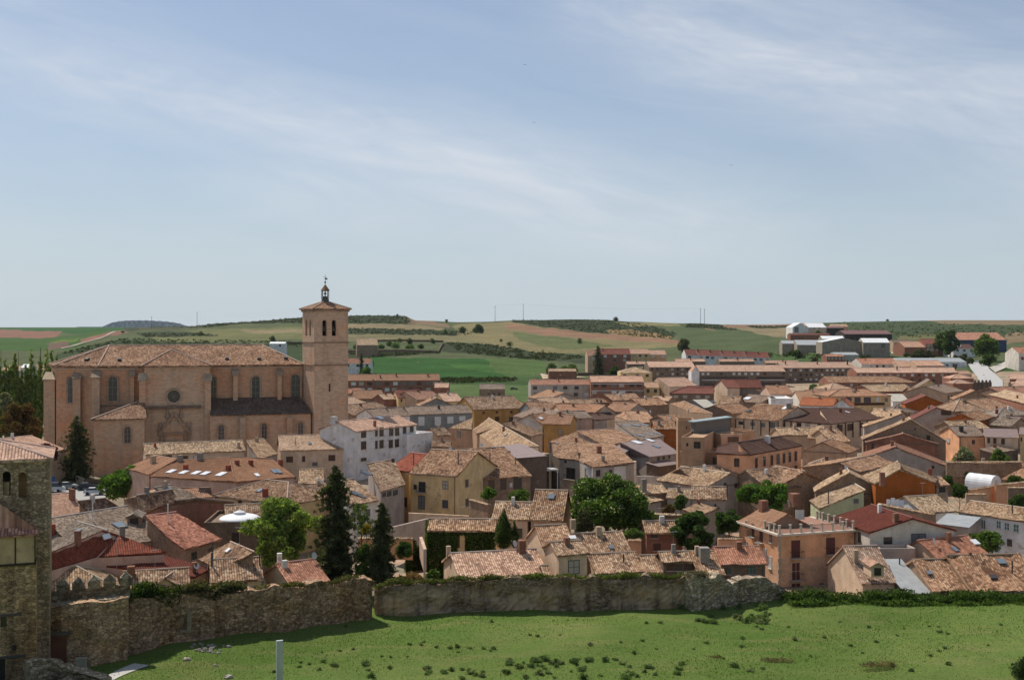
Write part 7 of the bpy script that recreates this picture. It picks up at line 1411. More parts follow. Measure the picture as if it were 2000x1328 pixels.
tree('dark bush right of the cedar foot', 1200, 712, 730, 28, 780, 'bush', 'dg', 1200, .7, name='bush', cat='bush'); tree('green bush beside the brick barn', 1118, 704, 722, 28, 780, 'bush', 'mg', 1200, .7, name='bush', cat='bush'); tree('dark bush left of the brick barn', 1078, 700, 718, 22, 800, 'bush', 'dg', 1200, .7, name='bush', cat='bush')
tree('dark fir beside the white house near the bell tower', 706, 690, 728, 15, 770, 'conifer', 'con', 1600, .6, name='conifer'); tree('round green tree in front of the white house near the tower', 717, 713, 731, 22, 760, 'bush', 'g', 1500, .6)
tree('tall tree behind the white house near the tower', 722, 687, 706, 16, 840, 'bush', 'dg', 900, .7)
tree('broad grey-green tree left of the red-brick villa roofline', 1856, 645, 684, 34, 860, 'broad', 'dg', 3500, .8, seed=3); tree('leafy grey-green tree with a pale gap, beside the villa', 1834, 648, 664, 22, 900, 'broad', 'mg', 1800, .8, seed=4)
tree('huge round tree by the road bend on the right', 1926, 655, 700, 54, 800, 'broad', 'mg', 5500, .8, seed=5); tree('smaller round tree in front of the huge road-bend tree', 1930, 688, 712, 30, 740, 'bush', 'dg', 1800, .7)
tree('dark hedge mass left of the road bend', 1880, 690, 706, 60, 780, 'bush', 'con', 2200, .8, name='hedge', cat='hedge', trunk=False); tree('dark hedge below the villa', 1800, 682, 696, 90, 840, 'bush', 'con', 2600, .8, name='hedge', cat='hedge', trunk=False)
tree('round tree in front of the factory foot', 1685, 684, 702, 18, 800, 'bush', 'dg', 1100, .7); tree('shrubs in front of the hilltop hangar', 1598, 646, 653, 34, 1180, 'bush', 'dg', 1200, .9, name='bush', cat='bush')
tree('bushes along the lane below the grey sheds', 1560, 682, 690, 70, 900, 'bush', 'dg', 1800, .8, name='bush', cat='bush'); tree('dark bush beside the brick arches house', 1592, 692, 704, 18, 790, 'bush', 'con', 900, .7, name='bush', cat='bush'); tree('yellow-green tree in front of the dark apartment block', 1590, 743, 756, 22, 560, 'bush', 'mg', 1100, .5)
tree('second yellow-green tree in front of the dark apartment block', 1606, 746, 760, 18, 555, 'bush', 'lg', 900, .5)
k = 0
for (u, vb, vt_, w_) in [(760, 676, 664, 16), (772, 680, 666, 20), (800, 674, 658, 12), (845, 671, 657, 12), (800, 681, 672, 22), (822, 681, 671, 18), (697, 682, 671, 16), (720, 680, 670, 12), (745, 681, 672, 18), (780, 668, 660, 12)]:
    p = terr(u, vb, dmin=900); tree(['rounded bush', 'tall bush', 'thin bush'][k % 3] + ' inside the stone enclosure, %s' % ['beside the roofless farm building', 'near its middle', 'by the back wall', 'by its right end', 'centre front', 'right of centre front', 'left of the farm building', 'in front of the farm building', 'left of centre', 'against the back wall, centre'][k], u, vt_, vb, w_, p.y, 'bush', ['mg', 'g', 'dg'][k % 3], 500, .8, name='bush', cat='bush'); k += 1
def farwall(label, pts, h, col=(.24, .16, .115, .8), name='stone_wall', cat='stone wall', dmin=640):
    g = MB(); W = [terr(*p, dmin=dmin) for p in pts]
    for a, b in zip(W[:-1], W[1:]):
        n = max(1, int((b - a).length / 4)); pr = None
        for i in range(n):
            p, q = a.lerp(b, i / n), a.lerp(b, (i + 1) / n); zp, zq = zt(p.x, p.y), zt(q.x, q.y); d_ = (q - p).to_2d().to_3d().normalized(); n_ = Vector((-d_.y, d_.x, 0)) * .4; hh = h + random.uniform(-.15, .15)
            A = [P3(p - n_, zp - .5), P3(q - n_, zq - .5), P3(q + n_, zq - .5), P3(p + n_, zp - .5)]; B = [P3(v_, v_.z + .5 + hh) for v_ in A]
            g.quad([A[0], A[1], B[1], B[0]]); g.quad([A[2], A[3], B[3], B[2]]); g.quad(B); g.quad([A[1], A[2], B[2], B[1]]); g.quad([A[3], A[0], B[0], B[3]])
    o = g.build(name, 'stucco', None, col); props(o, label, cat, kind='thing')
farwall('long front wall of the stone enclosure on the hillside', [(600, 687), (700, 689), (800, 688), (856, 690), (867, 672)], 2.6, dmin=900)
farwall('back wall of the stone enclosure on the hillside', [(728, 668), (800, 667), (866, 669)], 2.4, dmin=900); farwall('low stone wall running left from the brick barn towards the cedar', [(1128, 734), (1172, 733), (1215, 735)], 2.2, dmin=600)
farwall('dark stone terrace wall behind the small white cabin', [(556, 672), (590, 673)], 2.5, (.13, .10, .08, .8), dmin=900)
# scrub on the dark bands (uncountable)
r = np.random.default_rng(5); C = []; R_s = []
for poly, cnt in (([(240, 640), (380, 634), (470, 618), (600, 612), (600, 631), (480, 632), (400, 640)], 500), ([(660, 610), (790, 610), (806, 633), (660, 631)], 420), ([(660, 640), (870, 645), (945, 650), (905, 656), (660, 653)], 300), ([(110, 692), (185, 674), (240, 662), (600, 668), (600, 676), (250, 690)], 700),
                  ([(870, 670), (955, 673), (1050, 688), (1160, 698), (1070, 706), (900, 690)], 520), ([(1000, 625), (1180, 625), (1262, 634), (1320, 650), (1312, 663), (1160, 650), (1000, 630)], 900), ([(1340, 632), (1400, 634), (1440, 645), (1340, 640)], 200), ([(1600, 628), (1780, 628), (2050, 640), (2050, 656), (1700, 660)], 420), ([(860, 740), (1010, 738), (1010, 746), (860, 749)], 180), ([(660, 690), (860, 690), (730, 698)], 160), ([(270, 652), (400, 652), (430, 656), (280, 659)], 160), ([(1500, 690), (1660, 686), (1740, 690), (1700, 704), (1500, 700)], 160), ([(1460, 637), (1560, 637), (1560, 640), (1470, 641)], 120)):
    us = [q[0] for q in poly]; vs = [q[1] for q in poly]; k = 0; tr = 0
    ds = np.geomspace(640, 3200, 900)
    while k < cnt and tr < cnt * 12:
        tr += 1; u, v = r.uniform(min(us), max(us)), r.uniform(min(vs), max(vs))
        if not inpolyg(np.array([u]), np.array([v]), poly)[0]: continue
        z = zterr(np.full_like(ds, u), ds); zr = HC - (v - V0) * ds / F; q = np.nonzero(zr <= z)[0]
        if not len(q): continue
        d = ds[q[0]]; C.append(((u - 1000) / F * d, d, z[q[0]] + .3)); R_s.append(r.uniform(.8, 1.9)); k += 1
C = np.array(C); R_s = np.array(R_s); kk = np.repeat(np.arange(len(C)), 9); dd = r.normal(size=(len(kk), 3)); dd[:, 2] = np.abs(dd[:, 2]); dd /= np.linalg.norm(dd, axis=1)[:, None]; p = C[kk] + dd * R_s[kk][:, None] * np.array([1, 1, .7]); a = r.normal(size=p.shape); a /= np.linalg.norm(a, axis=1)[:, None]; b = np.cross(a, r.normal(size=p.shape)); b /= np.linalg.norm(b, axis=1)[:, None]; s = (R_s[kk] * .45)[:, None]
o = leaf_obj('scrub', np.stack([p - a * s, p - b * s, p + a * s, p + b * s], 1).reshape(-1, 3), (.050, .066, .03)); props(o, 'dark low scrub covering the hill slopes', 'scrub', kind='stuff')

# ivy, wall-top growth, hedge
def patch(name, label, pts, wid, hgt, n, size, col, cat='plant', seed=1, zoff=0, droop=0, parent=None, gap=0.0):
    """foliage along a 3-D polyline: wid = spread across, hgt = spread upwards"""
    r = np.random.default_rng(seed); P_ = np.array([tuple(p) for p in pts]); L = np.linalg.norm(np.diff(P_, axis=0), axis=1); cum = np.concatenate([[0], np.cumsum(L)]); t = r.random(n) * cum[-1]
    keep = (np.sin(t * 1.3 + seed) + np.sin(t * .47 + 2 * seed) + np.sin(t * 3.1)) / 3 > gap - 1; t = t[keep]; n = len(t); q = np.stack([np.interp(t, cum, P_[:, i]) for i in range(3)], 1)
    hm = hgt * (.55 + .25 * np.sin(t * 1.7 + seed) + .2 * np.sin(t * .6)); q[:, 0] += r.uniform(-wid, wid, n) * .5; q[:, 1] += r.uniform(-wid, wid, n) * .5; q[:, 2] += r.random(n) ** 1.3 * hm - droop * r.random(n) * (.5 + .5 * np.sin(t * .9 + seed)) + zoff
    a = r.normal(size=(n, 3)); a /= np.linalg.norm(a, axis=1)[:, None]; b = np.cross(a, r.normal(size=(n, 3))); b /= np.linalg.norm(b, axis=1)[:, None]; s = size * (.5 + r.random(n))[:, None]
    o = leaf_obj(name, np.stack([q - a * s, q - b * s * .6, q + a * s, q + b * s * .6], 1).reshape(-1, 3) - (np.array(parent.location) if parent else 0), col, parent)
    if not parent: props(o, label, cat)
    return o
def topline(S, i0, i1, back=.7): return [Vector((q.x, q.y, z)) + Vector((-d_.y, d_.x, 0)) * back for q, z, d_ in S[int(len(S) * i0):max(int(len(S) * i1), int(len(S) * i0) + 2)]]
patch('ivy', 'dark green ivy hanging over the left end of the town wall', topline(S1, .0, .22), 1.6, 1.5, 6500, .13, (.05, .08, .022), 'ivy', 3, .0, 1.6)
patch('ivy', 'dull grey-green ivy mound along the wall right of the first ivy', topline(S1, .22, .46), 1.5, 1.3, 6500, .13, (.085, .09, .045), 'ivy', 5, .0, 1.0)
patch('wall_plants', 'dry grass growing on the highest part of the wall before the gap', topline(S1, .5, 1.0), 1.2, .55, 4500, .1, (.10, .105, .045), 'plant', 7, .0, .5)
patch('wall_plants', 'olive weeds along the top of the plastered wall, left part', topline(S2, .0, .45), 1.2, .8, 7000, .11, (.10, .115, .04), 'plant', 9, -.05, .5)
patch('wall_plants', 'green and straw weeds on top of the plastered wall, right part', topline(S2, .45, 1.0), 1.2, .75, 8000, .11, (.105, .135, .04), 'plant', 11, -.05, .3)
patch('wall_plants', 'grey dry brush on the ruined wall block', topline(S3, .0, .4), 1.3, .8, 1400, .1, (.16, .14, .10), 'plant', 13, 0, .2)
hp = [P(1548, 1176, .1), P(1620, 1180, .1), P(1700, 1178, .1), P(1800, 1180, .1), P(1900, 1181, .1), P(2060, 1181, .1)]
patch('hedge', 'long unkempt green hedge between the meadow and the right-hand houses', [p + Vector((0, 1.2, 0)) for p in hp], 2.6, 1.7, 30000, .14, (.06, .105, .028), 'hedge', 15)
patch('hedge', 'lighter green weeds along the front of the hedge', [p + Vector((0, -.3, 0)) for p in hp], 1.5, .9, 9000, .12, (.10, .17, .04), 'plant', 16, 0, 0, None, .45)
ih = ivyh[0]; fa, fb = ivyh[2][0], ivyh[2][1]
ivy_ = []
r = np.random.default_rng(21); n = 9000; t = r.random(n); z = r.random(n) * 7.4 - 2.5; dens = (np.sin(t * 21) + np.sin(t * 9 + 1) > -1.0) | (z < 0) | (t < .2) | (z > 4.3); t, z = t[dens], z[dens]
q = np.array([tuple(fa)]) + (np.array([tuple(fb)]) - np.array([tuple(fa)])) * t[:, None]; q[:, 2] = z; q[:, 1] += .28 - .25 * r.random(len(t)); q[:, :] -= np.array(ih.location)
a = r.normal(size=q.shape); a[:, 1] *= .4; a /= np.linalg.norm(a, axis=1)[:, None]; b = np.cross(a, r.normal(size=q.shape)); b /= np.linalg.norm(b, axis=1)[:, None]; s = .14
leaf_obj('ivy', np.stack([q - a * s, q - b * s, q + a * s, q + b * s], 1).reshape(-1, 3), (.06, .105, .022), ih)
L0 = fa.copy(); bx = [Vector((fa.x - .1, fa.y + i, 0)) for i in range(0, 7)]
patch('ivy', '', [P3(fa + Vector((-.1, .2, 0)), -1), P3(fa + Vector((-.3, 6, 0)), -1)], .5, 7.5, 2500, .15, (.07, .12, .025), 'ivy', 23, 0, 0, ih)
gw = P(793, 1118, -1.5), P(836, 1112, -1.5)
g = MB(); g.obox((gw[0] + gw[1]) / 2 + UP * 1.6, (gw[1] - gw[0]) / 2, Vector((0, .2, 0)), UP * 1.9); o = g.build('garden_wall', 'stucco', None, WC['ad']); props(o, 'ivy-clad garden wall left of the ivy-covered house', 'garden wall', kind='thing')
patch('ivy', 'thick ivy covering the garden wall left of the ivy house', [P3(gw[0] - Vector((0, .3, 0)), -1.3), P3(gw[1] - Vector((0, .3, 0)), -1.3)], .5, 5.2, 4500, .14, (.05, .085, .02), 'ivy', 25)
g = MB(); q = P(829, 1150, -1); g.cyl(P3(q, -1), P3(q, HC - (1072 - V0) * q.y / F), .17, .13, 8); o = g.build('utility_pole', 'paint', None, (.42, .40, .37)); props(o, 'concrete utility pole behind the wall near the ivy house', 'pole')

# meadow: grass tufts (uncountable) and single weed clumps
r = np.random.default_rng(31); n = 75000; d = r.uniform(110, 146.5, n); u = r.uniform(150, 2040, n); x = (u - 1000) / F * d
ybase = np.interp(u, [250, 480, 727, 731, 1357, 1442, 1556, 2050], [118, 127, 134.5, 137.2, 139.2, 143, 145.5, 145.5]); ok = d < ybase; u, d, x = u[ok], d[ok], x[ok]
cl = np.sin(x * .35 + 1) * np.sin(d * .5) + np.sin(x * .11 - d * .17); ok = r.random(len(x)) < .45 + .3 * cl; x, d, u = x[ok], d[ok], u[ok]; z = zterr(u, d); n = len(x)
p = np.stack([x, d, z - .02], 1); th = r.uniform(0, 6.283, n); w_ = np.stack([np.cos(th), np.sin(th), np.zeros(n)], 1) * .05; h = (.05 + .13 * r.random(n) ** 2)[:, None]; top = p + np.stack([r.normal(0, .05, n), r.normal(0, .05, n), np.ones(n)], 1) * np.concatenate([h, h, h], 1)
o = leaf_obj('grass', np.stack([p - w_, p + w_, top + w_ * .3, top - w_ * .3], 1).reshape(-1, 3), (.10, .165, .035)); props(o, 'short green meadow grass', 'grass', kind='stuff')
protos = []
for i in range(5):
    V = crown('bush', 1.25, .55, 420, .075, 100 + i); V[:, 2] -= .05; protos.append(leaf_mesh('weed', V))
pos = [(745, 1283), (763, 1284), (800, 1256), (822, 1258), (852, 1262), (880, 1264), (893, 1262), (918, 1263), (945, 1262), (964, 1262), (665, 1268), (690, 1267), (629, 1269), (1035, 1240), (1050, 1243), (1094, 1240), (1022, 1297), (1040, 1292), (1062, 1290), (1152, 1265), (1255, 1257), (1238, 1277), (1355, 1266), (1290, 1222), (1262, 1222), (1662, 1255), (1583, 1277), (1488, 1228), (1478, 1222), (1540, 1222), (588, 1296), (604, 1300), (585, 1305), (632, 1294), (536, 1312), (720, 1306), (725, 1318), (895, 1270), (1212, 1260), (1610, 1242), (1850, 1240), (1930, 1262), (1752, 1238), (1700, 1290), (1450, 1245), (1394, 1213), (960, 1218), (1640, 1215), (1815, 1225)]
rr = random.Random(4)
for i in range(64): pos.append((rr.gauss(1050, 210), rr.uniform(1290, 1326)))
for i in range(26): pos.append((rr.uniform(1330, 1500), rr.uniform(1182, 1214)))
for i in range(26): pos.append((rr.uniform(640, 2000), rr.uniform(1215, 1320)))
cols = [(.13, .20, .08), (.15, .22, .085), (.11, .17, .075), (.17, .21, .11)]
for i, (u, v) in enumerate(pos):
    p = P(u, v, 0); p.z = zt(p.x, p.y)
    if 1330 < u < 1500 and v < 1216: s = rr.uniform(1.2, 2.2); l = 'leafy dark green weed clump at the foot of the ruined wall'; gname = 'weeds at the ruined wall'
    elif v > 1286 and 640 < u < 1500: s = rr.uniform(.6, 1.7); l = 'dark green thistle clump in the thick patch along the bottom edge'; gname = 'thistles along the bottom edge'
    else: s = rr.uniform(.55, 1.1); l = 'single small weed clump dotted on the open meadow'; gname = 'weed clumps on the open meadow'
    o = bpy.data.objects.new('weed_clump', protos[i % 5]); sc.collection.objects.link(o); o.location = p; s *= .72; o.scale = (s, s, s * rr.uniform(.8, 1.2)); o.rotation_euler.z = rr.uniform(0, 6); o.color = (*cols[i % 4], 1); props(o, l, 'weed', gname)
for i, (u, v, w_, l) in enumerate([(1518, 1292, 2.6, 'dry brownish brush patch on the meadow, centre right'), (1716, 1300, 3.2, 'long dry brownish brush patch on the right of the meadow'), (1393, 1286, 1.0, 'small dry brush tuft left of the brown patches')]):
    p = P(u, v, 0); patch('dry_brush', l, [p - Vector((w_ / 2, 0, 0)), p + Vector((w_ / 2, 0, 0))], 1.2, .55, 1400, .06, (.17, .15, .08), 'dry brush', 40 + i)
p = P(1990, 1318, 0); patch('bush', 'dark bush cut by the lower right corner', [p, p + Vector((3, 0, 0))], 1.6, 1.9, 5200, .1, (.05, .075, .03), 'bush', 50)
# stones
def stone(label, u, v, s, group=None, col=(.45, .41, .35)):
    p = P(u, v, 0); p.z = zt(p.x, p.y); g = MB(); n = 7; rings = []
    for j, (h, f) in enumerate(((-.1, .9), (.25, 1), (.6, .7), (.75, .25))): rings.append([p + Vector((math.cos(6.283 * i / n) * s * f * random.uniform(.8, 1.15), math.sin(6.283 * i / n) * s * .7 * f * random.uniform(.8, 1.15), s * h * random.uniform(.8, 1.1))) for i in range(n)])
    for a, b in zip(rings[:-1], rings[1:]):
        for i in range(n): g.quad([a[i], a[(i + 1) % n], b[(i + 1) % n], b[i]])
    g.quad(rings[-1]); o = g.build('stone', 'stucco', None, (*col, .3)); props(o, label, 'stone', group)
stone('largest pale stone lying on the grass near the wall shadow', 365, 1296, .42); stone('pale stone in the grass right of the largest one', 420, 1304, .25); stone('pale stone at the right end of the rubble heap', 427, 1280, .25); stone('pale stone cut off at the bottom edge by the low wall', 446, 1327, .5)
for i in range(34): stone('grey rubble stone in the heap lying in the wall shadow', random.gauss(403, 15), random.uniform(1262, 1281), random.uniform(.13, .34), 'rubble heap in the wall shadow', (.30, .27, .23))
# ------------------------------------------------------------------ cars
def car(label, u, v, yaw, col, z=None, van=False, dmin=150, nm='car'):
    p = terr(u, v, dmin=dmin) + UP * (.2 if z is None else z); par = thing(nm, p, label, 'van' if van else 'car'); par.rotation_euler = (0, 0, 0); cy, sy = math.cos(yaw), math.sin(yaw)
    def w(x, y, z_): return p + Vector((x * cy - y * sy, x * sy + y * cy, z_))
    L, W_ = 4.3, 1.72
    prof = [(-2.15, .35), (-2.18, .75), (-2.0, .95), (-1.0, 1.02), (.95, 1.0), (1.9, .88), (2.15, .7), (2.15, .35)] if not van else [(-2.4, .35), (-2.42, 1.1), (-2.3, 1.15), (1.5, 1.15), (2.2, 1.0), (2.4, .7), (2.4, .35)]
    cab = [(-1.85, .97), (-1.2, 1.42), (.1, 1.45), (1.0, 1.0)] if not van else [(-2.3, 1.12), (-2.25, 2.0), (1.1, 2.0), (1.7, 1.15)]
    def extr(pr, hw, inset, name, m_, c, par_):
        g = MB(); a = [w(x, -(hw - (inset if z_ > 1.2 else 0)), z_) for x, z_ in pr]; b = [w(x, (hw - (inset if z_ > 1.2 else 0)), z_) for x, z_ in pr]; n = len(pr)
        g.quad(a); g.quad(b[::-1])
        for i in range(n): g.quad([a[i], b[i], b[(i + 1) % n], a[(i + 1) % n]])
        return g.build(name, m_, par_, c)
    extr(prof, W_ / 2, 0, 'body', 'paint', col, par); extr(cab, W_ / 2 - .08, .14, 'cabin', 'glass', (.03, .035, .04), par)
    g = MB(); x0, x1, zt_ = (-1.2, .1, 1.46) if not van else (-2.25, 1.1, 2.02); g.quad([w(x0, -.68, zt_), w(x1, -.68, zt_), w(x1, .68, zt_), w(x0, .68, zt_)]); g.build('roof', 'paint', par, col)
    for x in (-1.35, 1.35):
        for y in (-.8, .8): g = MB(); g.cyl(w(x, y - .1, .32), w(x, y + .1, .32), .32, .32, 14); g.build('wheel', 'paint', par, (.02, .02, .02))
    for y in (-.6, .6): g = MB(); g.obox(w(2.15, y, .68), Vector((cy, sy, 0)) * .03, Vector((-sy, cy, 0)) * .18, UP * .08); g.build('headlight', 'glass', par, (.6, .6, .6))
car('silver saloon car parked by the leafy tree near the church', 185, 967, .15, (.45, .48, .52)); car('dark car parked behind the silver saloon', 171, 957, .4, (.03, .035, .04)); car('white van nearest the big tower in the church car park', 104, 962, .05, (.6, .6, .58), van=True, nm='van'); car('grey car between the white van and the silver saloon', 133, 956, .1, (.25, .27, .27))
car('black car beyond the houses by the green field', 1004, 762, 0, (.03, .03, .03), dmin=500); car('white car on the road below the huge road-bend tree', 1911, 708, 2, (.7, .7, .7), dmin=600)
g = MB()
for (u0, v0, u1, v1) in ((95, 907, 165, 936),): 
    a, b = PD(u0, v0, 264), PD(u1, v1, 250); g.quad([P3(a, -2), P3(b, -2), b, a]); d_ = (b - a); g.obox((a + b) / 2, d_ / 2, Vector((0, .3, 0)), UP * .12)
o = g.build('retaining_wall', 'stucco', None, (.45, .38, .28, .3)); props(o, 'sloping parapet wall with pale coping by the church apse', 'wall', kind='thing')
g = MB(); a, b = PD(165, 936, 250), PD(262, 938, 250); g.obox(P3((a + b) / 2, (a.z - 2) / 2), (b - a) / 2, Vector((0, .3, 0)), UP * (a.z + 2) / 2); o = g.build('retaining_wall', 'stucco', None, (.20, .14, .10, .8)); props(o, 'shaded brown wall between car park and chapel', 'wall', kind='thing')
g = MB(); q = PD(103, 935, 249); g.obox(q, Vector((.45, 0, 0)), Vector((0, .05, 0)), UP * .5); g.cyl(P3(q, -2), q, .05, .05, 6); o = g.build('road_sign', 'paint', None, (.05, .14, .40)); props(o, 'plain square blue sign by the car park wall', 'sign')
for i, (u, vt_, d, l) in enumerate([(98.5, 880, 248, 'thin lamp post beside the purple plum tree'), (1456, 712, 640, 'lamp post at the end of the apartment blocks')]):
    g = MB(); q = PD(u, vt_, d); g.cyl(P3(q, zt(q.x, q.y)), q, .08, .05, 6); g.obox(q + Vector((.3, 0, 0)), Vector((.35, 0, 0)), Vector((0, .1, 0)), UP * .06); o = g.build('lamp_post', 'paint', None, (.2, .2, .2)); props(o, l, 'lamp post')
# greenhouse and garden walls
c = PD(1920, 953, 224); r_ = -.95; X = Vector((math.cos(r_), math.sin(r_), 0)); Y = Vector((-X.y, X.x, 0)); par = thing('greenhouse', c, 'white plastic tunnel greenhouse in the right-hand gardens', 'greenhouse'); g = MB(); L_, R_ = 5.6, 1.9; n = 12; cc_ = c + UP * .9
for i in range(n):
    a0, a1 = math.pi * i / n, math.pi * (i + 1) / n
    for j in range(6):
        x0, x1 = -L_ / 2 + L_ * j / 6, -L_ / 2 + L_ * (j + 1) / 6; s0, s1 = 1 - .02 * (j % 2), 1 - .02 * ((j + 1) % 2); g.quad([cc_ + X * x0 + Y * R_ * s0 * math.cos(a0) + UP * R_ * s0 * math.sin(a0), cc_ + X * x1 + Y * R_ * s1 * math.cos(a0) + UP * R_ * s1 * math.sin(a0), cc_ + X * x1 + Y * R_ * s1 * math.cos(a1) + UP * R_ * s1 * math.sin(a1), cc_ + X * x0 + Y * R_ * s0 * math.cos(a1) + UP * R_ * s0 * math.sin(a1)])
for s_ in (-1, 1): g.quad([cc_ + X * s_ * L_ / 2 + Y * R_ * math.cos(math.pi * i / n) + UP * R_ * math.sin(math.pi * i / n) for i in range(n + 1)] + [c + X * s_ * L_ / 2 - Y * R_ - UP, c + X * s_ * L_ / 2 + Y * R_ - UP])
for s_ in (-1, 1): g.quad([c + Y * s_ * R_ - X * L_ / 2 - UP, c + Y * s_ * R_ + X * L_ / 2 - UP, cc_ + Y * s_ * R_ + X * L_ / 2, cc_ + Y * s_ * R_ - X * L_ / 2])
g.build('cover', 'paint', par, (.72, .74, .76)); g = MB(); g.obox(c + X * L_ / 2 + UP * .9, X * .05, Y * .5, UP * 1.0); g.build('door', 'paint', par, (.5, .52, .52))
def gwall(label, p0, p1, h, d0, d1, col='oc', cap=True, t=.22):
    """garden wall whose top runs between two pixels at given distances"""
    a, b = PD(p0[0], p0[1], d0), PD(p1[0], p1[1], d1); d_ = (b - a).to_2d().to_3d().normalized(); n_ = Vector((-d_.y, d_.x, 0)); g = MB()
    A = [a - n_ * t, b - n_ * t, b + n_ * t, a + n_ * t]; B = [P3(q, q.z - h) for q in A]
    g.quad([B[0], B[1], A[1], A[0]]); g.quad([B[2], B[3], A[3], A[2]]); g.quad([B[1], B[2], A[2], A[1]]); g.quad([B[3], B[0], A[0], A[3]]); g.quad(A)
    if not cap: o = g.build('garden_wall', 'stucco', None, WC[col]); props(o, label, 'garden wall', kind='thing'); return
    par = thing('garden_wall', P3((a + b) / 2, min(a.z, b.z) - h), label, 'garden wall'); g.build('wall', 'stucco', par, WC[col]); g = MB()
    tile_plane(g, [a - n_ * (t + .2) - UP * .02, b - n_ * (t + .2) - UP * .02, b + n_ * .05 + UP * .18, a + n_ * .05 + UP * .18], True, .06, sag=.01); tile_plane(g, [b + n_ * (t + .2) - UP * .02, a + n_ * (t + .2) - UP * .02, a - n_ * .05 + UP * .18, b - n_ * .05 + UP * .18], True, .06, sag=.01); g.build('coping', ['tile', 'paint'], par, RC['oldp'])
gwall('orange garden wall with tile coping left of the ochre house', (1402, 1052), (1449, 1051), 4, 160, 160); gwall('short orange garden wall left of the red-walled outbuilding', (1226, 1055), (1252, 1057), 4, 162, 162, 'oc')
gwall('stone garden wall with uneven tile coping behind the red outbuilding', (1268, 1003), (1362, 1010), 3.5, 182, 180, 'ad'); gwall('adobe wall with tile coping below the rust-orange house', (1716, 984), (1826, 1005), 6, 192, 181, 'ad')
gwall('upper terrace wall of the right-hand gardens', (1892, 957), (1944, 950), 3, 206, 212, 'oc'); gwall('stepped terrace wall at the right edge of the gardens', (1944, 947), (2030, 940), 5, 210, 216, 'oc'); gwall('low front terrace wall beneath the greenhouse', (1886, 965), (1925, 966), 4, 200, 200, 'ta'); gwall('dark shaded terrace wall at the right edge', (1968, 952), (2030, 951), 5, 206, 206, 'bk')
gwall('greenish curved yard wall right of the second conifer', (765, 1029), (836, 1012), 4, 178, 190, 'gr', False); gwall('grey parapet in front of the yellow house', (798, 1001), (916, 1007), 3, 196, 196, 'cr', False); gwall('tile-topped low wall behind the second conifer', (700, 1051), (806, 1053), 3, 166, 166, 'oc')
gwall('white-topped slanting stair wall left of the ivy house', (822, 1048), (830, 1072), 3, 168, 158, 'pi', False); gwall('small brick yard wall between yellow house and broad tiled house', (918, 975), (955, 985), 3, 196, 190, 'ad'); gwall('grey yard wall in front of the greenish pyramid-roofed house', (1560, 948), (1640, 955), 3, 214, 210, 'ad')
gwall('long tiled garden wall right of the olive tree', (1848, 903), (1995, 906), 3, 236, 238, 'ad'); H('sprawling old tiled roofs below the olive tree', (1848, 925), (2030, 928), 3.6, vr=903, s=.33, roof='oldr', wall='ad')
H('low jumble of reddish old roofs at the right edge above the terraces', (1955, 935), (2040, 948), 4.2, 'gx', vr=905, s=.33, roof='oldr', wall='ad')
H('small house with hanging laundry and a bleached roof behind the dark red roof', (1740, 975), (1768, 979), 4.5, vr=963, s=.35, roof='oldp', wall='ow')
# white awning etc: laundry
g = MB(); q = PD(1747, 985, 190)
for i in range(4): g.obox(q + Vector((i * .75 - 1, .02 * i, random.uniform(-.2, .1))), Vector((.33, 0, 0)), Vector((0, .02, 0)), UP * random.uniform(.7, 1.1))
o = g.build('laundry', 'paint', None, (.75, .76, .78)); props(o, 'white washing hanging on a line behind the dark red roof', 'laundry', kind='stuff')
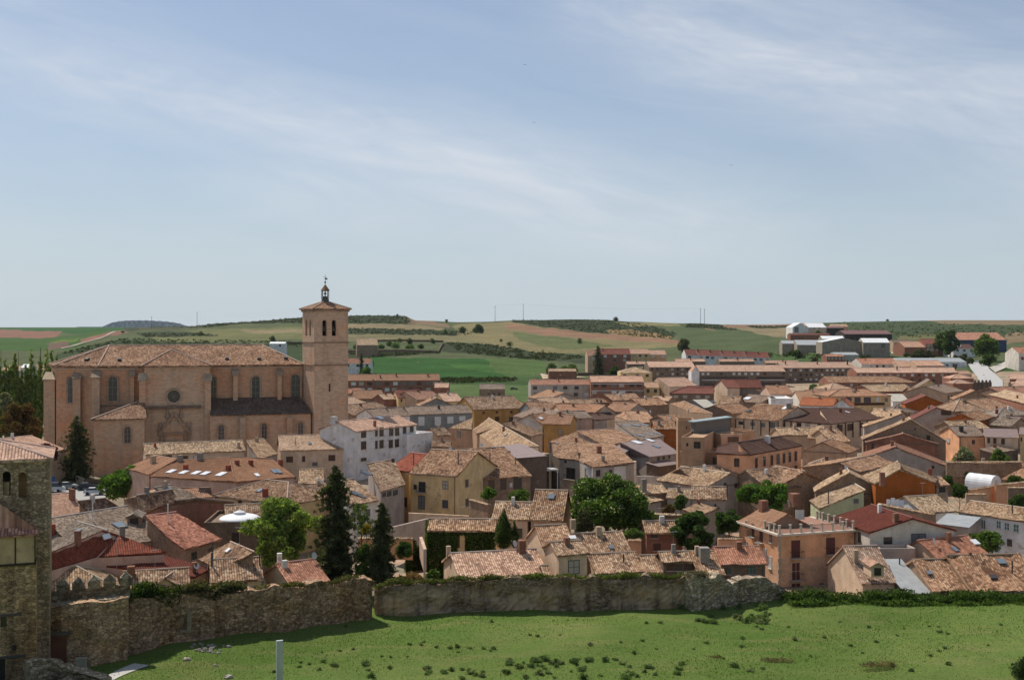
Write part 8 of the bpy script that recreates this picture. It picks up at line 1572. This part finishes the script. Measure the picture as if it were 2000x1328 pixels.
# hilltop poles and wires, birds
poles = []
for (u, vt_, vb, l) in [(967, 597, 627, 'wooden pole on the skyline left of the tallest one'), (1022, 594, 625, 'tallest wooden pole on the central skyline'), (1368, 602, 632, 'left one of the two close power poles'), (1376, 603, 634, 'right one of the two close power poles'), (385, 609, 634, 'power pole on the skyline behind the church roof'), (296, 618, 637, 'faint power pole left above the church')]:
    d = 2150 if u not in (1368, 1376, 385) else 1950; q = PD(u, vt_, d); g = MB(); g.cyl(P3(q, zt(q.x, q.y) - 1), q, .42, .30, 6); g.obox(q - UP * 1.2, Vector((1.4, 0, 0)), Vector((0, .2, 0)), UP * .15); o = g.build('power_pole', 'paint', None, (.12, .11, .10)); props(o, l, 'power pole'); poles.append(q)
for (i, j, l) in [(0, 1, 'thin overhead wire between the two central skyline poles'), (1, 2, 'thin overhead wire from the tallest pole to the close pair')]:
    g = MB(); a, b = poles[i], poles[j]; pr = a
    for k in range(1, 25): t = k / 24; q = a.lerp(b, t) - UP * (math.sin(math.pi * t) * (a - b).length * .012); g.cyl(pr, q, .07, .07, 4); pr = q
    o = g.build('power_line', 'paint', None, (.3, .3, .3)); props(o, l, 'wire')
for (u, v, l) in [(1025, 127, 'highest of the three birds, above the tower side of the sky'), (1043, 240, 'middle bird in the sky'), (1428, 323, 'lowest bird, right part of the sky')]:
    q = PD(u, v, 140); g = MB()
    for s_ in (-1, 1): g.quad([q, q + Vector((s_ * .13, .06, .05)), q + Vector((s_ * .27, -.03, .02)), q + Vector((s_ * .12, -.07, .03))])
    g.cyl(q + Vector((0, .11, 0)), q + Vector((0, -.10, 0)), .03, .012, 6); o = g.build('bird', 'paint', None, (.04, .04, .045)); props(o, l, 'bird')
# ------------------------------------------------------------------ aerial haze
hm_ = bpy.data.materials.new('haze'); hm_.use_nodes = True; t = NT(hm_.node_tree)
pv = t.N('ShaderNodeVolumePrincipled', i={'Color': (.86, .93, 1.0, 1), 'Density': 0.000018, 'Anisotropy': .2}); t.N('ShaderNodeOutputMaterial', i={1: pv.outputs[0]})
MT['haze'] = hm_; g = MB(); g.obox((0, 6900, 50), Vector((11000, 0, 0)), Vector((0, 7000, 0)), UP * 60); o = g.build('haze', 'haze'); props(o, 'pale blue air between the town and the hills', 'haze', kind='stuff')
